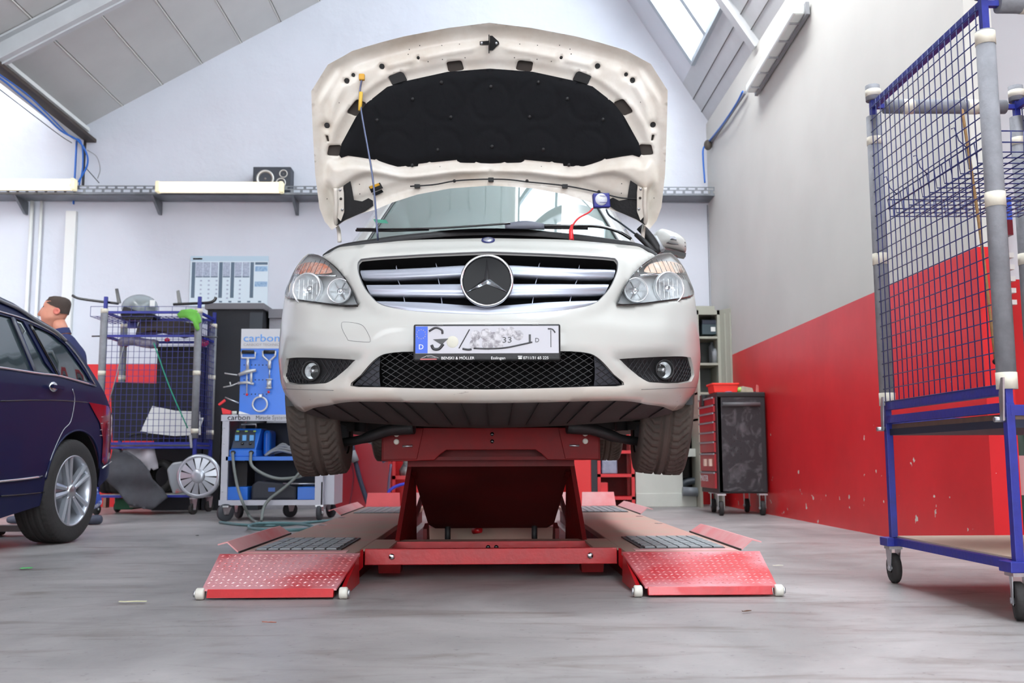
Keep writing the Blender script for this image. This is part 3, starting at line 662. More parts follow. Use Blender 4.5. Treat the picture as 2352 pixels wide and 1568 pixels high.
CAR = np.array((-.016, 3.65, 0.)); CDEL = math.radians(1.0)
car = thing('white_car', 'white car raised on the red lift with its bonnet wide open', 'car', CAR, rotz=-CDEL); LOCAL.add(car.name)
RD = _rz(CDEL)
CO = RD @ (ORG-CAR)
def cdir(px, py): return RD @ ray(px, py)
def cat_(px, py, y): d = cdir(px, py); return CO+d*((y-CO[1])/d[1])     # pixel met with the car's own cross plane y
ROWS = [(960, .10, .78), (940, .075, .82), (925, .05, .86), (905, .03, .895), (890, .025, .905), (850, .022, .912), (800, .02, .915), (740, .025, .914), (724, .04, .912), (700, .06, .908), (670, .085, .900), (640, .11, .897), (610, .15, .884), (585, .19, .866), (565, .24, .848), (545, .31, .825), (520, .42, .79)]
zz = [cat_(1119, r, y)[2] for r, y, w_ in ROWS]
_zt = np.array(zz); _o = np.argsort(_zt); _zt = _zt[_o]; _yt = np.array([r[1] for r in ROWS])[_o]; _wt = np.array([r[2] for r in ROWS])[_o]
_zf = np.linspace(_zt[0]-.2, _zt[-1]+.2, 600); ker = np.hanning(25); ker /= ker.sum()
_yf = np.convolve(np.pad(np.interp(_zf, _zt, _yt), 12, 'edge'), ker, 'valid'); _wf = np.convolve(np.pad(np.interp(_zf, [.70, .74, .80, .85, .95, 1.10, 1.20, 1.25, 1.29, 1.343, 1.397, 1.42, 1.46], [.80, .845, .893, .912, .924, .920, .912, .908, .895, .878, .850, .824, .76]), 12, 'edge'), ker, 'valid')
def yfz(z): return float(np.interp(z, _zf, _yf))
def Wz(z): return float(np.interp(z, _zf, _wf))
YEND = .86; NSE = 2.55
_xi = np.concatenate([np.linspace(0, .9, 200), 1-np.geomspace(.1, 1e-6, 200)[1:], [1.]]); _cy = 1-(1-_xi**NSE)**(1/NSE)
_q = np.concatenate([[0], np.cumsum(np.hypot(np.diff(_xi*.89), np.diff(_cy*.83)))]); QM = _q[-1]
def _base(q, z):
    t = abs(q); s = -1 if q < 0 else 1; W = Wz(z); yf = yfz(z)
    if t <= QM: return np.array((s*np.interp(t, _q, _xi)*W, yf+np.interp(t, _q, _cy)*(YEND-yf), z))
    return np.array((s*W, YEND+t-QM, z))
def fm(q, z, off=0.):
    p = _base(q, z)
    if off:
        e = 2e-3; n = np.cross(_base(q+e, z)-_base(q-e, z), _base(q, z+e)-_base(q, z-e)); n /= np.linalg.norm(n)
        if n[1] > 0 and abs(q) < QM*.6: n = -n
        p = p+n*off
    return p
def qz(px, py):
    d = cdir(px, py); best = None
    for y in np.arange(-.02, .85, .0025):
        p = CO+d*((y-CO[1])/d[1]); W = Wz(p[2]); s = -1 if p[0] < 0 else 1; yf = yfz(p[2])
        c = (y-yf)/(YEND-yf)
        if c < 0: continue
        xs = (1-(1-min(c, 1))**NSE)**(1/NSE); miss = abs(p[0])/W-xs
        if miss <= 0: return np.array((s*np.interp(abs(p[0])/W, _xi, _q), p[2]))
        if best is None or miss < best[0]: best = (miss, s*np.interp(min(xs, .9995), _xi, _q), p[2])
    return np.array((best[1], best[2]))
def QZ(pts, n=1, closed=False): return [qz(*p) for p in (smooth_pts(pts, n, closed) if n > 1 else pts)]
def fs(q, z, dep):   # a point set back into the car behind the skin
    b = _base(q, z); d = b-CO; return b+d*(-dep/d[1])
def mir(L): return [np.array((-p[0], p[1])) for p in L][::-1]
def symm(L, c=0.): return L+mir(L)
XC = 1119.

# --- outlines (pixels of the photograph, left half)
hl_in = [(737, 588), (758, 604), (781, 626.5), (803.5, 658.5), (817.5, 691), (818.6, 700)]
hl_bot = [(790, 700.5), (758, 697.7), (712, 692), (666, 685), (654.4, 677), (650, 668)]
grille = [(XC, 582), (1000, 586.6), (905, 592), (840, 597), (828, 601), (823, 612), (826.6, 636), (840, 665.6), (858.7, 688.6), (872.5, 700), (895.5, 708.5), (941, 716.5), (1010, 722), (XC, 726)]
intake = [(XC, 806), (946, 807), (918, 808), (895.5, 810), (872.5, 816), (849.6, 834), (826.6, 861), (805, 886), (880, 889), (1000, 892.5), (XC, 894)]
fog = [(656, 829), (664, 823), (689, 821), (799, 825), (802.5, 830), (780.7, 851.5), (757.7, 874), (735, 881.5), (657, 879)]
scoop = [(640, 812), (655, 802), (720, 800), (800, 804), (853, 808), (826, 838), (800, 868), (769, 886), (700, 887), (640, 886)]
top = [(XC, 547), (1000, 549.5), (943, 551.5), (868, 558), (800, 565), (776, 569), (756, 581)]
botm = [(701, 946), (724, 936), (755, 931), (783, 924.5), (820, 921), (895, 922), (997, 924.6), (XC, 925.5)]
qTop = QZ(top, 3); qHi = QZ(hl_in, 3); qHb = QZ(hl_bot, 3); qBot = QZ(botm, 3)
for L_ in (qTop, qBot): 
    for k in (0, -1):
        if abs(L_[k][0]) < .03: L_[k] = np.array((0., L_[k][1]))
QA = QM-.30   # where the bumper ends at the wheel arch
zHL = qHb[-1][1]
def closed_half(L):   # left half list from centre top to centre bottom -> whole loop
    L = [np.array(p) for p in L]; L[0][0] = 0; L[-1][0] = 0
    return L+mir(L)[1:-1]
side = [np.array((qHb[-1][0], zHL)), np.array((-(QM-.05), zHL-.01)), np.array((-(QM-.05), 1.13)), np.array((-(QM-.13), 1.03)), np.array((-(QM-.22), .90)), np.array((-(QM-.27), .76)), np.array((-(QM-.30), .735)), np.array((qBot[0][0]-.06, .722))]
out = closed_half(qTop+qHi+qHb+side+qBot)
gQ = closed_half(QZ(grille, 3)); iQ = closed_half(QZ(intake, 3)); fQ = QZ(fog, 3, True); fQr = mir(fQ); sQ = np.array(QZ(scoop))
towQ = QZ([(782, 741), (787.6, 737), (815, 740), (833.5, 748), (847, 769), (850.5, 781.5), (845, 785.4), (803.6, 782), (796.8, 775.8), (785, 755)], 4, True)
gA, iA = np.array(gQ), np.array(iQ); hA = np.array(qHi+qHb)
plateQ = np.array(QZ([(900, 735), (900, 840)]))
def rel_f(v):
    a = np.array(v, float).copy(); a[:, 0] = -np.abs(a[:, 0])
    h = np.zeros(len(a))
    h -= .030*sstep(0, .05, sdist(sQ, a))*sstep(-.87, -.70, a[:, 0])                              # fog scoop
    dg = dist(gA, a); h += .010*sstep(.045, .012, dg)*(1-sstep(.0, .006, -dg+0*dg))   # raised lip round the grille
    h -= .012*sstep(.10, .0, np.abs(a[:, 1]-(a[:, 0]*0+1.085)))*sstep(.35, .55, -a[:, 0])*sstep(.75, .62, -a[:, 0])
    di = dist(iA, a); h -= .006*sstep(.02, .0, di)
    dh = dist(hA, a); h -= .006*sstep(.014, .0, dh)
    # belly below the intake rolls under, with a soft edge at the lower lip
    h += .012*sstep(.05, .0, np.abs(a[:, 1]-.775))*sstep(.9, .5, -a[:, 0])
    return h
fb_ = panel(out, [gQ, iQ, fQ, fQr], fm, .020, rel_f, flange=.015, hole_flange=.0).build('front_bumper', m_card, car, weld=True)
# flanges of the openings
def loopflange(Q, dep, name, m, step=.012, rel=rel_f, start=0.):
    L = resample(Q, step); o = rel(L) if rel is not None else np.zeros(len(L)); n = len(L); mb = MB()
    a = [fm(p[0], p[1], k-start) for p, k in zip(L, o)]; b = [fm(p[0], p[1], k-dep) for p, k in zip(L, o)]
    mb.add(a+b, [(i, (i+1) % n, (i+1) % n+n, i+n) for i in range(n)], True); return mb.build(name, m, fb_)
loopflange(gQ, .016, 'grille_reveal', m_card); loopflange(gQ, .08, 'grille_shroud', m_void, start=.016); loopflange(iQ, .014, 'intake_reveal', m_card); loopflange(iQ, .09, 'intake_shroud', m_void, start=.014); loopflange(fQ, .014, 'fog_reveal', m_card); loopflange(fQr, .014, 'fog_reveal', m_card)
def seam(Q, r, name, m, parent, closed=True, off=0., rel=rel_f, step=.01):
    L = resample(Q, step, closed); o = rel(L) if rel is not None else np.zeros(len(L))
    return MB().tube([fm(p[0], p[1], k+off) for p, k in zip(L, o)], r, 6, closed=closed).build(name, m, parent)
m_seam = mat('seam_grey', (92, 92, 94), .6)  # grey of the joint lines, grille gasket and mirror slots
seam(towQ, .0008, 'tow_eye_cover', m_seam, fb_)
seam(QZ([(640, 893), (700, 894), (769, 895)]), .0009, 'lip_seam', m_seam, fb_, False); seam([np.array((-p[0], p[1])) for p in QZ([(640, 893), (700, 894), (769, 895)])], .0009, 'lip_seam', m_seam, fb_, False)
seam(gQ, .0032, 'grille_gasket', m_seam, fb_, off=-.004)
seam(iQ, .002, 'intake_edge', m_black, fb_, off=-.003)

# --- grille: black depth, silver slats, emblem
gr = panel([p*np.array((1.0, 1)) for p in gQ], [], lambda q, z, o=0: fm(q, z, o-.075), .05).build('grille', m_void, car)
def slat(tops, bots, bulge, base, name, m, parent, N=40, K=7):
    T = np.array(QZ(tops)); B = np.array(QZ(bots)); T[-1][0] = B[-1][0] = 0
    t = np.linspace(0, 1, N); 
    def samp(A): s_ = np.linspace(0, 1, len(A)); d = np.concatenate([[0], np.cumsum(np.hypot(*np.diff(A, axis=0).T))]); d /= d[-1]; return np.stack([np.interp(t, d, A[:, 0]), np.interp(t, d, A[:, 1])], 1)
    T, B = samp(T), samp(B); L = [(T[i], B[i]) for i in range(N)]; L = L+[(a*np.array((-1, 1)), b*np.array((-1, 1))) for a, b in L[::-1]][1:]
    P = []
    for a, b in L:
        row = []
        for k in range(K):
            v = k/(K-1); p = a*(1-v)+b*v; row.append(fm(p[0], p[1], base+bulge*(math.sin(PI*min(1, v*1.15+.02))**.8 if v < .9 else .2)))
        row.append(fm(b[0], b[1]+.004, base-.03)); row.append(fm(a[0], a[1]-.008, base-.03)); row.append(row[0]); P.append(row)
    return MB().grid(P, True).build(name, m, parent)
slat([(825, 613), (900, 610.5), (985, 606), (1060, 601.5), (XC, 600)], [(827, 632), (900, 630), (985, 626), (1060, 622), (XC, 621)], .010, -.020, 'slat', m_slat, gr)
slat([(837, 648), (900, 647.5), (985, 646.5), (1056, 646), (XC, 646)], [(846, 671), (900, 671.5), (985, 672), (1056, 672.5), (XC, 672.5)], .010, -.020, 'slat', m_slat, gr)
slat([(860, 687), (920, 688), (985, 690), (1060, 695.5), (XC, 699)], [(874, 701), (896, 708.5), (941, 715.5), (1010, 721), (XC, 724.5)], .010, -.016, 'slat', m_slat, gr)
for s in (-1, 1):
    for (xa, ya, xb, yb) in ((905, 597, 909, 609), (1000, 590, 1003, 603), (910, 632, 917, 648), (1005, 628, 1009, 647), (921, 672, 928, 691), (1011, 673, 1015, 696)):
        a = qz(xa, ya); b = qz(xb, yb); a[0] *= -s; b[0] *= -s
        MB().bar(fm(a[0], a[1]+.004, -.055), fm(b[0], b[1]-.004, -.030), .0025, .035, up=(0, -1, 0)).build('strut', m_slat, gr)
ec = fm(0, qz(XC, 650)[1], 0); em_z = ec[2]; er = .0655*62/62*62/ (2287/3.74)/.0655 if False else 62/(FPX/3.735)
ey = ec[1]-.045
em = MB().lathe([(er, .0), (er*.995, .010), (er*.95, .017), (er*.90, .012), (er*.88, .004), (er*.88, -.002)], (0, ey, em_z), (0, -1, 0), 56).build('star_emblem', m_chrome, gr)
MB().lathe([(er*.995, .0), (er*.90, -.06), (.001, -.06)], (0, ey, em_z), (0, -1, 0), 40).build('emblem_bowl', m_slat, em)
MB().lathe([(er*.885, .001), (.001, .002)], (0, ey, em_z), (0, -1, 0), 40).build('emblem_disc', mat('emblem_black', (10, 11, 16), .1, spec=.12), em)
st = MB(); R1 = er*.87; R0 = er*.125
for k in range(3):
    a0 = PI/2+k*2*PI/3
    tip = (R1*math.cos(a0), ey-.010, em_z+R1*math.sin(a0)); l = (R0*math.cos(a0+PI/3), ey-.004, em_z+R0*math.sin(a0+PI/3)); r = (R0*math.cos(a0-PI/3), ey-.004, em_z+R0*math.sin(a0-PI/3)); c = (0, ey-.020, em_z)
    st.add([c, l, tip, r], [(0, 1, 2), (0, 2, 3)])
st.build('star', m_chrome, em)
# small round badge on the panel above the grille
bz = qz(XC, 552.5); bp_ = fm(0, bz[1], .001); e = .004
nrm = np.cross(_base(e, bz[1])-_base(-e, bz[1]), _base(0, bz[1]+e)-_base(0, bz[1]-e)); nrm /= np.linalg.norm(nrm); nrm = nrm if nrm[1] < 0 else -nrm
bd = MB().lathe([(.027, 0), (.027, .003), (.001, .003)], bp_, nrm, 32).build('round_badge', mat('badge_navy', (44, 50, 104), .3), fb_)
MB().lathe([(.020, .0032), (.020, .004), (.001, .004)], bp_, nrm, 28).build('badge_disc', m_slat, bd)
MB().bar(bp_+nrm*.005, bp_+nrm*.005+np.array((0, .012, .010)), .002, .002).build('badge_star', m_chrome, bd)

# --- lower intake: dark plastic corners, mesh lattice, radiator behind
back = panel(iQ, [], lambda q, z, o=0: fm(q, z, o-.085), .05).build('lower_intake', m_void, car)
def clipped_lattice(Q, pitch_q, slope, w_, name, m, parent, off, q0=None, q1=None):
    A = np.array(Q); lo, hi = A.min(0), A.max(0); mb = MB()
    for sg in (-1, 1):
        c = lo[0]-(hi[1]-lo[1])/slope-.1
        while c < hi[0]+(hi[1]-lo[1])/slope+.1:
            zz_ = np.linspace(lo[1], hi[1], 40); L = np.stack([c+sg*(zz_-(lo[1]+hi[1])/2)/slope, zz_], 1)
            ok = inside(A, L)
            if q0 is not None: ok &= (L[:, 0] > q0) & (L[:, 0] < q1)
            i = 0
            while i < 40:
                if ok[i]:
                    j = i
                    while j+1 < 40 and ok[j+1]: j += 1
                    if j > i:
                        ii = list(range(i, j+1, 4)); ii = ii+[j] if ii[-1] != j else ii
                        mb.tube([fm(L[k][0], L[k][1], off) for k in ii], w_, 4, caps=False)
                    i = j+1
                else: i += 1
            c += pitch_q
    return mb.build(name, m, parent)
m_mesh = mat('mesh_grey', (78, 78, 80), .5)
qa = qz(870, 850)[0]
clipped_lattice(iQ, .0400, .62, .0010, 'mesh_lattice', m_mesh, back, -.018, qa, -qa)
cor = [p for p in QZ([(868, 818), (849.6, 834), (826.6, 861), (805, 886), (868, 888.5)])]
m_cornerpl = mat('intake_corner', (44, 48, 56), .45)
for Q in (cor, mir(cor)):
    c_ = panel(Q, [], lambda q, z, o=0: fm(q, z, o-.024), .03).build('corner_blank', m_cornerpl, back)
    clipped_lattice(Q, .0400, .62, .0012, 'corner_lattice', m_black, c_, -.022)


# --- fog lamp inserts
for sgn in (1, -1):
    Q = fQ if sgn == 1 else fQr
    ins = panel(Q, [], lambda q, z, o=0: fm(q, z, rel_f(np.array([[q, z]]))[0]-.014), .02).build('fog_insert', m_black, car)
    A = np.array(Q); mb = MB(); lo, hi = A.min(0), A.max(0)
    for sg in (-1, 1):
        for c in np.arange(lo[0]-.15, hi[0]+.15, .024):
            L = np.array([(c+sg*(z_-lo[1])*.75, z_) for z_ in np.linspace(lo[1], hi[1], 30)]); ok = inside(A, L) & (dist(A, L) > .003)
            L = L[ok]; L = L[np.hypot(*(L-np.array(qz(705.4, 852))*np.array((sgn, 1))).T) > .048] if len(L) else L
            if len(L) > 3 and np.abs(np.diff(L[:, 1])).max() < .02: mb.tube([fm(p[0], p[1], rel_f(np.array([p]))[0]-.012) for p in L[::3]], .0022, 5, caps=False)
    tag(mb.build('insert_ribs', mat('rib_black', (34, 34, 37), .5) if 'rib_black' not in MATS else MATS['rib_black'], ins), kind='stuff')
    c2 = qz(705.4, 852); c2 = np.array((c2[0]*sgn, c2[1])); c = fm(c2[0], c2[1], rel_f(np.array([c2]))[0]+.004); R = 23/(FPX/3.98)
    ax = (-.28*sgn, -1, 0)
    fl_ = MB().lathe([(R*1.05, -.035), (R*1.02, .008), (R*.95, .014), (R*.82, .010), (R*.80, -.012)], c, ax, 32).build('fog_lamp', m_black, ins)
    MB().lathe([(R*.80, .002), (R*.6, .007), (.001, .009)], c, ax, 28).build('lens', m_lens, fl_)
    MB().lathe([(R*.80, -.004), (R*.5, -.022), (R*.2, -.026), (.001, -.026)], c, ax, 28).build('reflector', m_mirrorbowl, fl_)
    MB().lathe([(R*.22, -.010), (R*.22, -.002), (.001, -.001)], c, ax, 16).build('bulb_cap', m_steel, fl_)

# --- head lamps
hlo = QZ([(700, 584), (730, 586), (758, 603), (782, 626), (804.5, 658.5), (818, 691), (819, 700), (790, 700.5), (758, 697.7), (712, 692), (668, 685), (655, 677), (651, 668), (655, 645), (667, 619), (684, 594)], 3, True)
for sgn in (1, -1):
    Q = hlo if sgn == 1 else mir(hlo)
    P_ = lambda px, py, off: fs(qz(px, py)[0]*sgn, qz(px, py)[1], off)
    hb = panel(Q, [], lambda q, z, o=0: fs(q, z, o-.085), .03).build('headlight', m_hsg, car)
    panel(Q, [], lambda q, z, o=0: fm(q, z, o+.002), .02).build('lens', m_lens, hb)
    L = resample(Q, .01); n_ = len(L); mb = MB()
    mb.add([fm(p[0], p[1], .001) for p in L]+[fs(p[0], p[1], -.085) for p in L], [(i, (i+1) % n_, (i+1) % n_+n_, i+n_) for i in range(n_)], True); mb.build('housing_wall', m_hsg, hb)
    MB().tube([fm(p[0], p[1], -.001) for p in L], .0028, 6, closed=True).build('seal', m_blackg, hb)
    # low beam: tall barrel lens
    c = P_(707, 664, -.030); ax = (-.35*sgn, -1, -.02)
    lb = MB().lathe([(.068, -.005), (.066, .012), (.062, .014), (.060, 0), (.050, -.03), (.03, -.045), (.001, -.05)], c, ax, 36).build('low_beam', m_mirrorbowl, hb)
    MB().lathe([(.016, -.04), (.016, -.012), (.010, -.004), (.001, -.002)], c, ax, 16).build('bulb_cap', m_chrome, lb)
    for k in range(-2, 3): MB().bar(c+np.array((k*.018, .002, -.040)), c+np.array((k*.018, .006, .040)), .0012, .001).build('flute', m_mirrorbowl, lb)
    c = P_(780, 668, -.022); hbm = MB().lathe([(.050, 0), (.049, .010), (.046, .010), (.044, -.01), (.030, -.035), (.001, -.045)], c, (-.2*sgn, -1, 0), 32).build('high_beam', m_mirrorbowl, hb)
    MB().lathe([(.012, -.035), (.012, -.004), (.001, -.001)], c, (-.2*sgn, -1, 0), 14).build('bulb_cap', m_chrome, hbm)
    for k in range(6):
        a = k*PI/3; MB().bar(c+np.array((.014*math.cos(a), .012, .014*math.sin(a))), c+np.array((.040*math.cos(a), .008, .040*math.sin(a))), .004, .004).build('spoke', m_lampgrey, hbm)
    ind = QZ([(676, 628), (684, 610), (712, 602), (745, 606), (760, 618), (755, 628)], 3, True)
    if sgn == -1: ind = mir(ind)
    io = panel(ind, [], lambda q, z, o=0: fs(q, z, o-.030), .02).build('indicator', m_orange if sgn == 1 else mat('indicator_clear', (214, 206, 196), .25, vcol=(226, 170, 140), vscale=20), hb)
    iA_ = np.array(ind)
    for k in range(11):
        q0_ = iA_[:, 0].min()+(iA_[:, 0].max()-iA_[:, 0].min())*(k+1)/12; z0_, z1_ = iA_[:, 1].min()+.006, iA_[:, 1].max()-.014
        MB().bar(fs(q0_, z0_, -.026), fs(q0_, z1_, -.026), .0015, .003).build('rib', m_lens if False else m_lampgrey, io)
    MB().tube([P_(672, 633, -.02), P_(700, 632, -.02), P_(735, 632, -.02), P_(772, 634, -.022)], .004, 6).build('divider', m_chrome, hb)

# --- number plate
pl0 = cat_(949, 828, -.022); pl1 = cat_(1287, 743.5, -.022)
px0, px1, pz0, pz1 = pl0[0], pl1[0], pl0[2], pl1[2]
ph = MB().box((px0, -.022, pz0), (px1, .03, pz1)).build('plate_holder', m_black, car, bevel=.006)
s_ = (px1-px0)/338.
def U(px): return px0+(px-949)*s_
def V(py): return pz1-(py-743.5)*(pz1-pz0)/84.5
m_pw = mat('plate_white', (182, 181, 188), .35); m_pb = mat('plate_blue', (30, 84, 200), .4); m_pt = mat('plate_text', (46, 46, 50), .4); m_yel = mat('star_yellow', (226, 200, 80), .4); m_txt = mat('print_white', (232, 232, 232), .4)
m_smear = mat('plate_smear', (128, 124, 130), .4, vcol=(196, 194, 198), vscale=50, sharp=(.4, .6))
MB().box((U(954), -.0245, V(812)), (U(1283), -.021, V(748))).build('plate', m_pw, ph, bevel=.0015)
MB().box((U(954), -.0255, V(811)), (U(982), -.0243, V(749))).build('blue_field', m_pb, ph)
for k in range(12):
    a = k*PI/6; cx, cz = U(967)+.0165*math.cos(a), V(767)+.0165*math.sin(a)
    MB().lathe([(.0017, 0), (.001, .0002)], (cx, -.0257, cz), (0, -1, 0), 5, False).build('star', m_yel, ph)
text('letter', 'D', m_txt, ph, (U(961), -.0256, V(802)), .026)
# the plate's own characters are smeared beyond reading in the photograph: broken dark strokes
def stroke(pts, r, m=m_pt): MB().tube(smooth_pts([(U(a), -.0248, V(b)) for a, b in pts], 6), r*s_, 6).build('smeared_stroke', m, ph)
stroke([(985, 760), (1000, 752), (1014, 757), (1016, 766)], 2.6); stroke([(991, 792), (996, 801), (1008, 801), (1018, 790)], 3.4)
MB().prism([(U(994), -.0255, V(779)), (U(1030), -.0255, V(777)), (U(1014), -.0255, V(792))], (0, .001, 0)).build('smeared_stroke', m_pt, ph)
stroke([(1078, 756), (1066, 778), (1054, 800)], 1.4); stroke([(1062, 801), (1075, 803), (1083, 802)], 2.6)
MB().lathe([(.022, 0), (.020, .001), (.001, .001)], (U(1039), -.0245, V(785)), (0, -1, 0), 20).build('smear', mat('smear_pale', (200, 198, 184), .5), ph)
for (a, b, r) in ((1092, 770, 12), (1090, 790, 12), (1116, 768, 14), (1135, 775, 13), (1150, 764, 12), (1120, 790, 14), (1145, 789, 12), (1172, 762, 12), (1190, 770, 12)):
    MB().lathe([(r*s_, 0), (r*s_*.8, .0008), (.001, .0009)], (U(a), -.0245, V(b)), (0, -1, 0), 14).build('smear', m_smear, ph)
stroke([(1088, 800), (1120, 801), (1160, 799), (1200, 791), (1222, 786)], 2.0)
text('letters', '33', m_pt, ph, (U(1152), -.0252, V(787)), .030, sx=1.3)
text('letter', 'D', m_pt, ph, (U(1228), -.0252, V(786)), .022); MB().box((U(1214), -.0255, V(786)), (U(1219), -.0245, V(768))).build('smeared_stroke', m_pt, ph)
stroke([(1258, 755), (1268, 756), (1275, 764)], 1.6); stroke([(1265, 758), (1265, 798)], .8)
text('letters', 'BENSKI & MÖLLER', m_txt, ph, (U(1013), -.0225, V(825.5)), .0148, sx=1.02, ext=.0006)
text('letters', 'Esslingen', m_txt, ph, (U(1127), -.0225, V(825.5)), .0148, ext=.0006)
text('letters', '0711/31 65 225', m_txt, ph, (U(1201), -.0225, V(825.5)), .0148, ext=.0006, sx=1.0)
MB().box((U(1190), -.0228, V(825)), (U(1198), -.0222, V(821))).build('phone_sign', m_txt, ph); MB().box((U(1189), -.0228, V(819.5)), (U(1199), -.0222, V(817.8))).build('phone_sign', m_txt, ph)
MB().box((U(965), -.0228, V(826)), (U(1003), -.0222, V(823.5))).build('logo_bar', mat('logo_red', (196, 96, 96), .4), ph)
MB().tube([(U(a), -.0228, V(b)) for a, b in ((968, 822), (975, 819.5), (981, 816.5), (990, 816), (998, 819), (1007, 822))], .0007, 5).build('logo_car', m_txt, ph)
MB().tube([(U(a), -.0228, V(b)) for a, b in ((981, 819), (992, 820), (1000, 821.5))], .0005, 5).build('logo_car', m_txt, ph)
for x in (1010, 1120, 1230): MB().box((U(x)-.012, -.0235, V(746)), (U(x)+.012, -.0215, V(743.6))).build('clip', m_blackg, ph)
# ------------------------------------------------------------------ bonnet (open)
HY, HZ, HA = .97, 1.615, math.radians(65)
hu = np.array((0, -math.cos(HA), math.sin(HA))); hn = np.array((0, -math.sin(HA), -math.cos(HA)))
HO = np.array((0, HY, HZ))
def hs(px, py):
    d = cdir(px, py); t = ((HO-CO)@hn)/(d@hn); p = CO+d*t-HO; return np.array((p[0], p@hu))
def hmap(x, s, o=0.):
    c = .085*(abs(x)/.72)**2.4+.05*sstep(.70, 1.05, np.array([s]))[0]
    return HO+np.array((x, 0, 0))+hu*s+hn*(c+o-.03)
HC = lambda py: 1131.8-(520-py)*(5.8/465.)    # the bonnet's centre line in the photograph
def HL(pts):  # left half, snapped so that the centre line is x = 0
    r = []
    for a, b in pts:
        c = hs(HC(b), b); p = hs(a, b); r.append(np.array((p[0]-c[0], p[1])))
    return r
def hclosed(L): L = [p.copy() for p in L]; L[0][0] = 0; L[-1][0] = 0; return L+mir(L)[1:-1]
ho = HL([(1126, 52), (1029, 64.4), (929.6, 83.6), (878, 97), (814.8, 116), (791.8, 129.5), (761, 146.7), (725.8, 206), (728.7, 279), (731, 320), (735.5, 395), (745, 470), (756, 500), (772, 521), (781, 515), (793.5, 505), (831, 488), (868, 479), (905.8, 464), (962, 447), (1036.8, 434), (1131, 427.6)])
hoQ = hclosed(ho); hoA = np.array(hoQ)
pad = HL([(1126, 158.6), (1029, 166), (937, 186), (891, 200), (845, 236.6), (822, 267), (790, 328), (785, 353.7), (789.8, 360), (804.8, 355.5), (831, 360), (868, 367.7), (896.4, 378), (920.8, 385.5), (962, 383.6), (963, 378), (1051.7, 369.6), (1052.7, 376), (1131, 378)])
padQ = hclosed(pad); padA = np.array(padQ)
slots = [HL(q) for q in ([(1026, 142.8), (1061.6, 138.7), (1068, 162), (1031, 167)], [(892, 176), (922, 164), (928.6, 168), (938, 187), (903, 199)], [(823.4, 226), (846, 237), (822, 268), (799.5, 257)], [(762, 330), (790, 331), (785, 357), (757, 354)])]
def rnd(Q, k=5):   # rounds the corners of a quad
    out = []
    for i in range(len(Q)):
        a, b, c = Q[i-1], Q[i], Q[(i+1) % len(Q)]; p = b+(a-b)*.22; r = b+(c-b)*.22
        for t in np.linspace(0, 1, k): out.append((1-t)**2*p+2*t*(1-t)*b+t*t*r)
    return out
slots = [rnd(q) for q in slots]
rh = [((878.9, 153), 7.0), ((814.8, 172), 5.2), ((800.7, 185), 7.0), ((757.4, 286), 7.3), ((962, 133.3), 4.0)]
holes = []
for (c, r) in rh:
    cc = HL([c])[0]; R = r/(FPX/4.25)
    holes.append([cc+R*np.array((math.cos(a), math.sin(a))) for a in np.linspace(0, 2*PI, 15)[:-1]])
holes.append(rnd(HL([(754, 308), (761, 308), (764, 322), (758, 322)])))
allh = []
for h in slots+holes: allh += [h, mir(h)]
ridges = [np.array(HL(r)) for r in ([(895, 151), (962, 136), (1030, 122), (1085, 113)], [(765, 275), (773, 240), (792, 203), (805, 188)], [(742, 282), (744, 235), (765, 200), (785, 165)])]
ring = np.array(HL([(936, 161), (915, 167), (868, 190), (835, 215), (800, 250), (777, 285), (765, 325)]))
band = np.array(HL([(762, 365), (785, 372), (810, 363), (835, 368), (868, 375), (896, 386), (921, 393), (963, 390), (1052, 381), (1131, 386), (1131, 402), (1055, 408), (985, 418), (940, 418), (880, 405), (850, 402), (826, 408), (800, 425), (775, 440), (755, 410)]))
corn = np.array(HL([(775, 498), (764, 480), (752, 440), (757, 415), (770, 425), (780, 445), (782, 470), (779, 495)]))
def rel_h(v):
    a = np.array(v, float).copy(); a[:, 0] = -np.abs(a[:, 0]); d = dist(hoA, a)
    h = .010*(1-sstep(.004, .016, d))-.010*sstep(.016, .026, d)*(1-sstep(.06, .09, d))
    fz = sstep(.62, .78, a[:, 1])   # smooth band behind the leading edge
    h -= .016*np.exp(-((d-.055)/.030)**2)*fz
    for R in ridges: dd = dist(R, a, False); h += .009*np.exp(-(dd/.011)**2)
    dd = dist(ring, a, False); h += .006*np.exp(-(dd/.010)**2)
    dp = dist(padA, a); ip = inside(padA, a); h -= .014*np.where(ip, 1, sstep(.055, .01, dp))*sstep(.12, .35, a[:, 1])
    h += .030*sstep(-.008, .028, sdist(band, a))
    h -= .018*sstep(0, .02, sdist(corn, a))
    for (c, r) in rh:
        cc = HL([c])[0]; rr = np.hypot(*(a-cc).T); h -= .008*sstep(.030, .014, rr)
    return h
hood = panel(hoQ, allh, hmap, .0125, rel_h, flange=-.0, hole_flange=.02).build('bonnet', m_hoodin, car, weld=True)
panel([p*np.array((1.004, 1)) for p in hoQ], [], lambda x, s, o=0: hmap(x, s, -.034), .04).build('bonnet_skin', m_carw, hood)
L = resample(hoQ, .015); n_ = len(L); o_ = rel_h(L)
MB().add([hmap(p[0], p[1], k) for p, k in zip(L, o_)]+[hmap(p[0]*1.004, p[1], -.034) for p in L], [(i, (i+1) % n_, (i+1) % n_+n_, i+n_) for i in range(n_)], True).build('bonnet_edge', m_carw, hood)
for h in slots+holes:
    for q in (h, mir(h)): panel([p for p in q], [], lambda x, s, o=0: hmap(x, s, -.030), .03).build('cavity', m_hole if len(q) == 20 else m_blackg, hood)
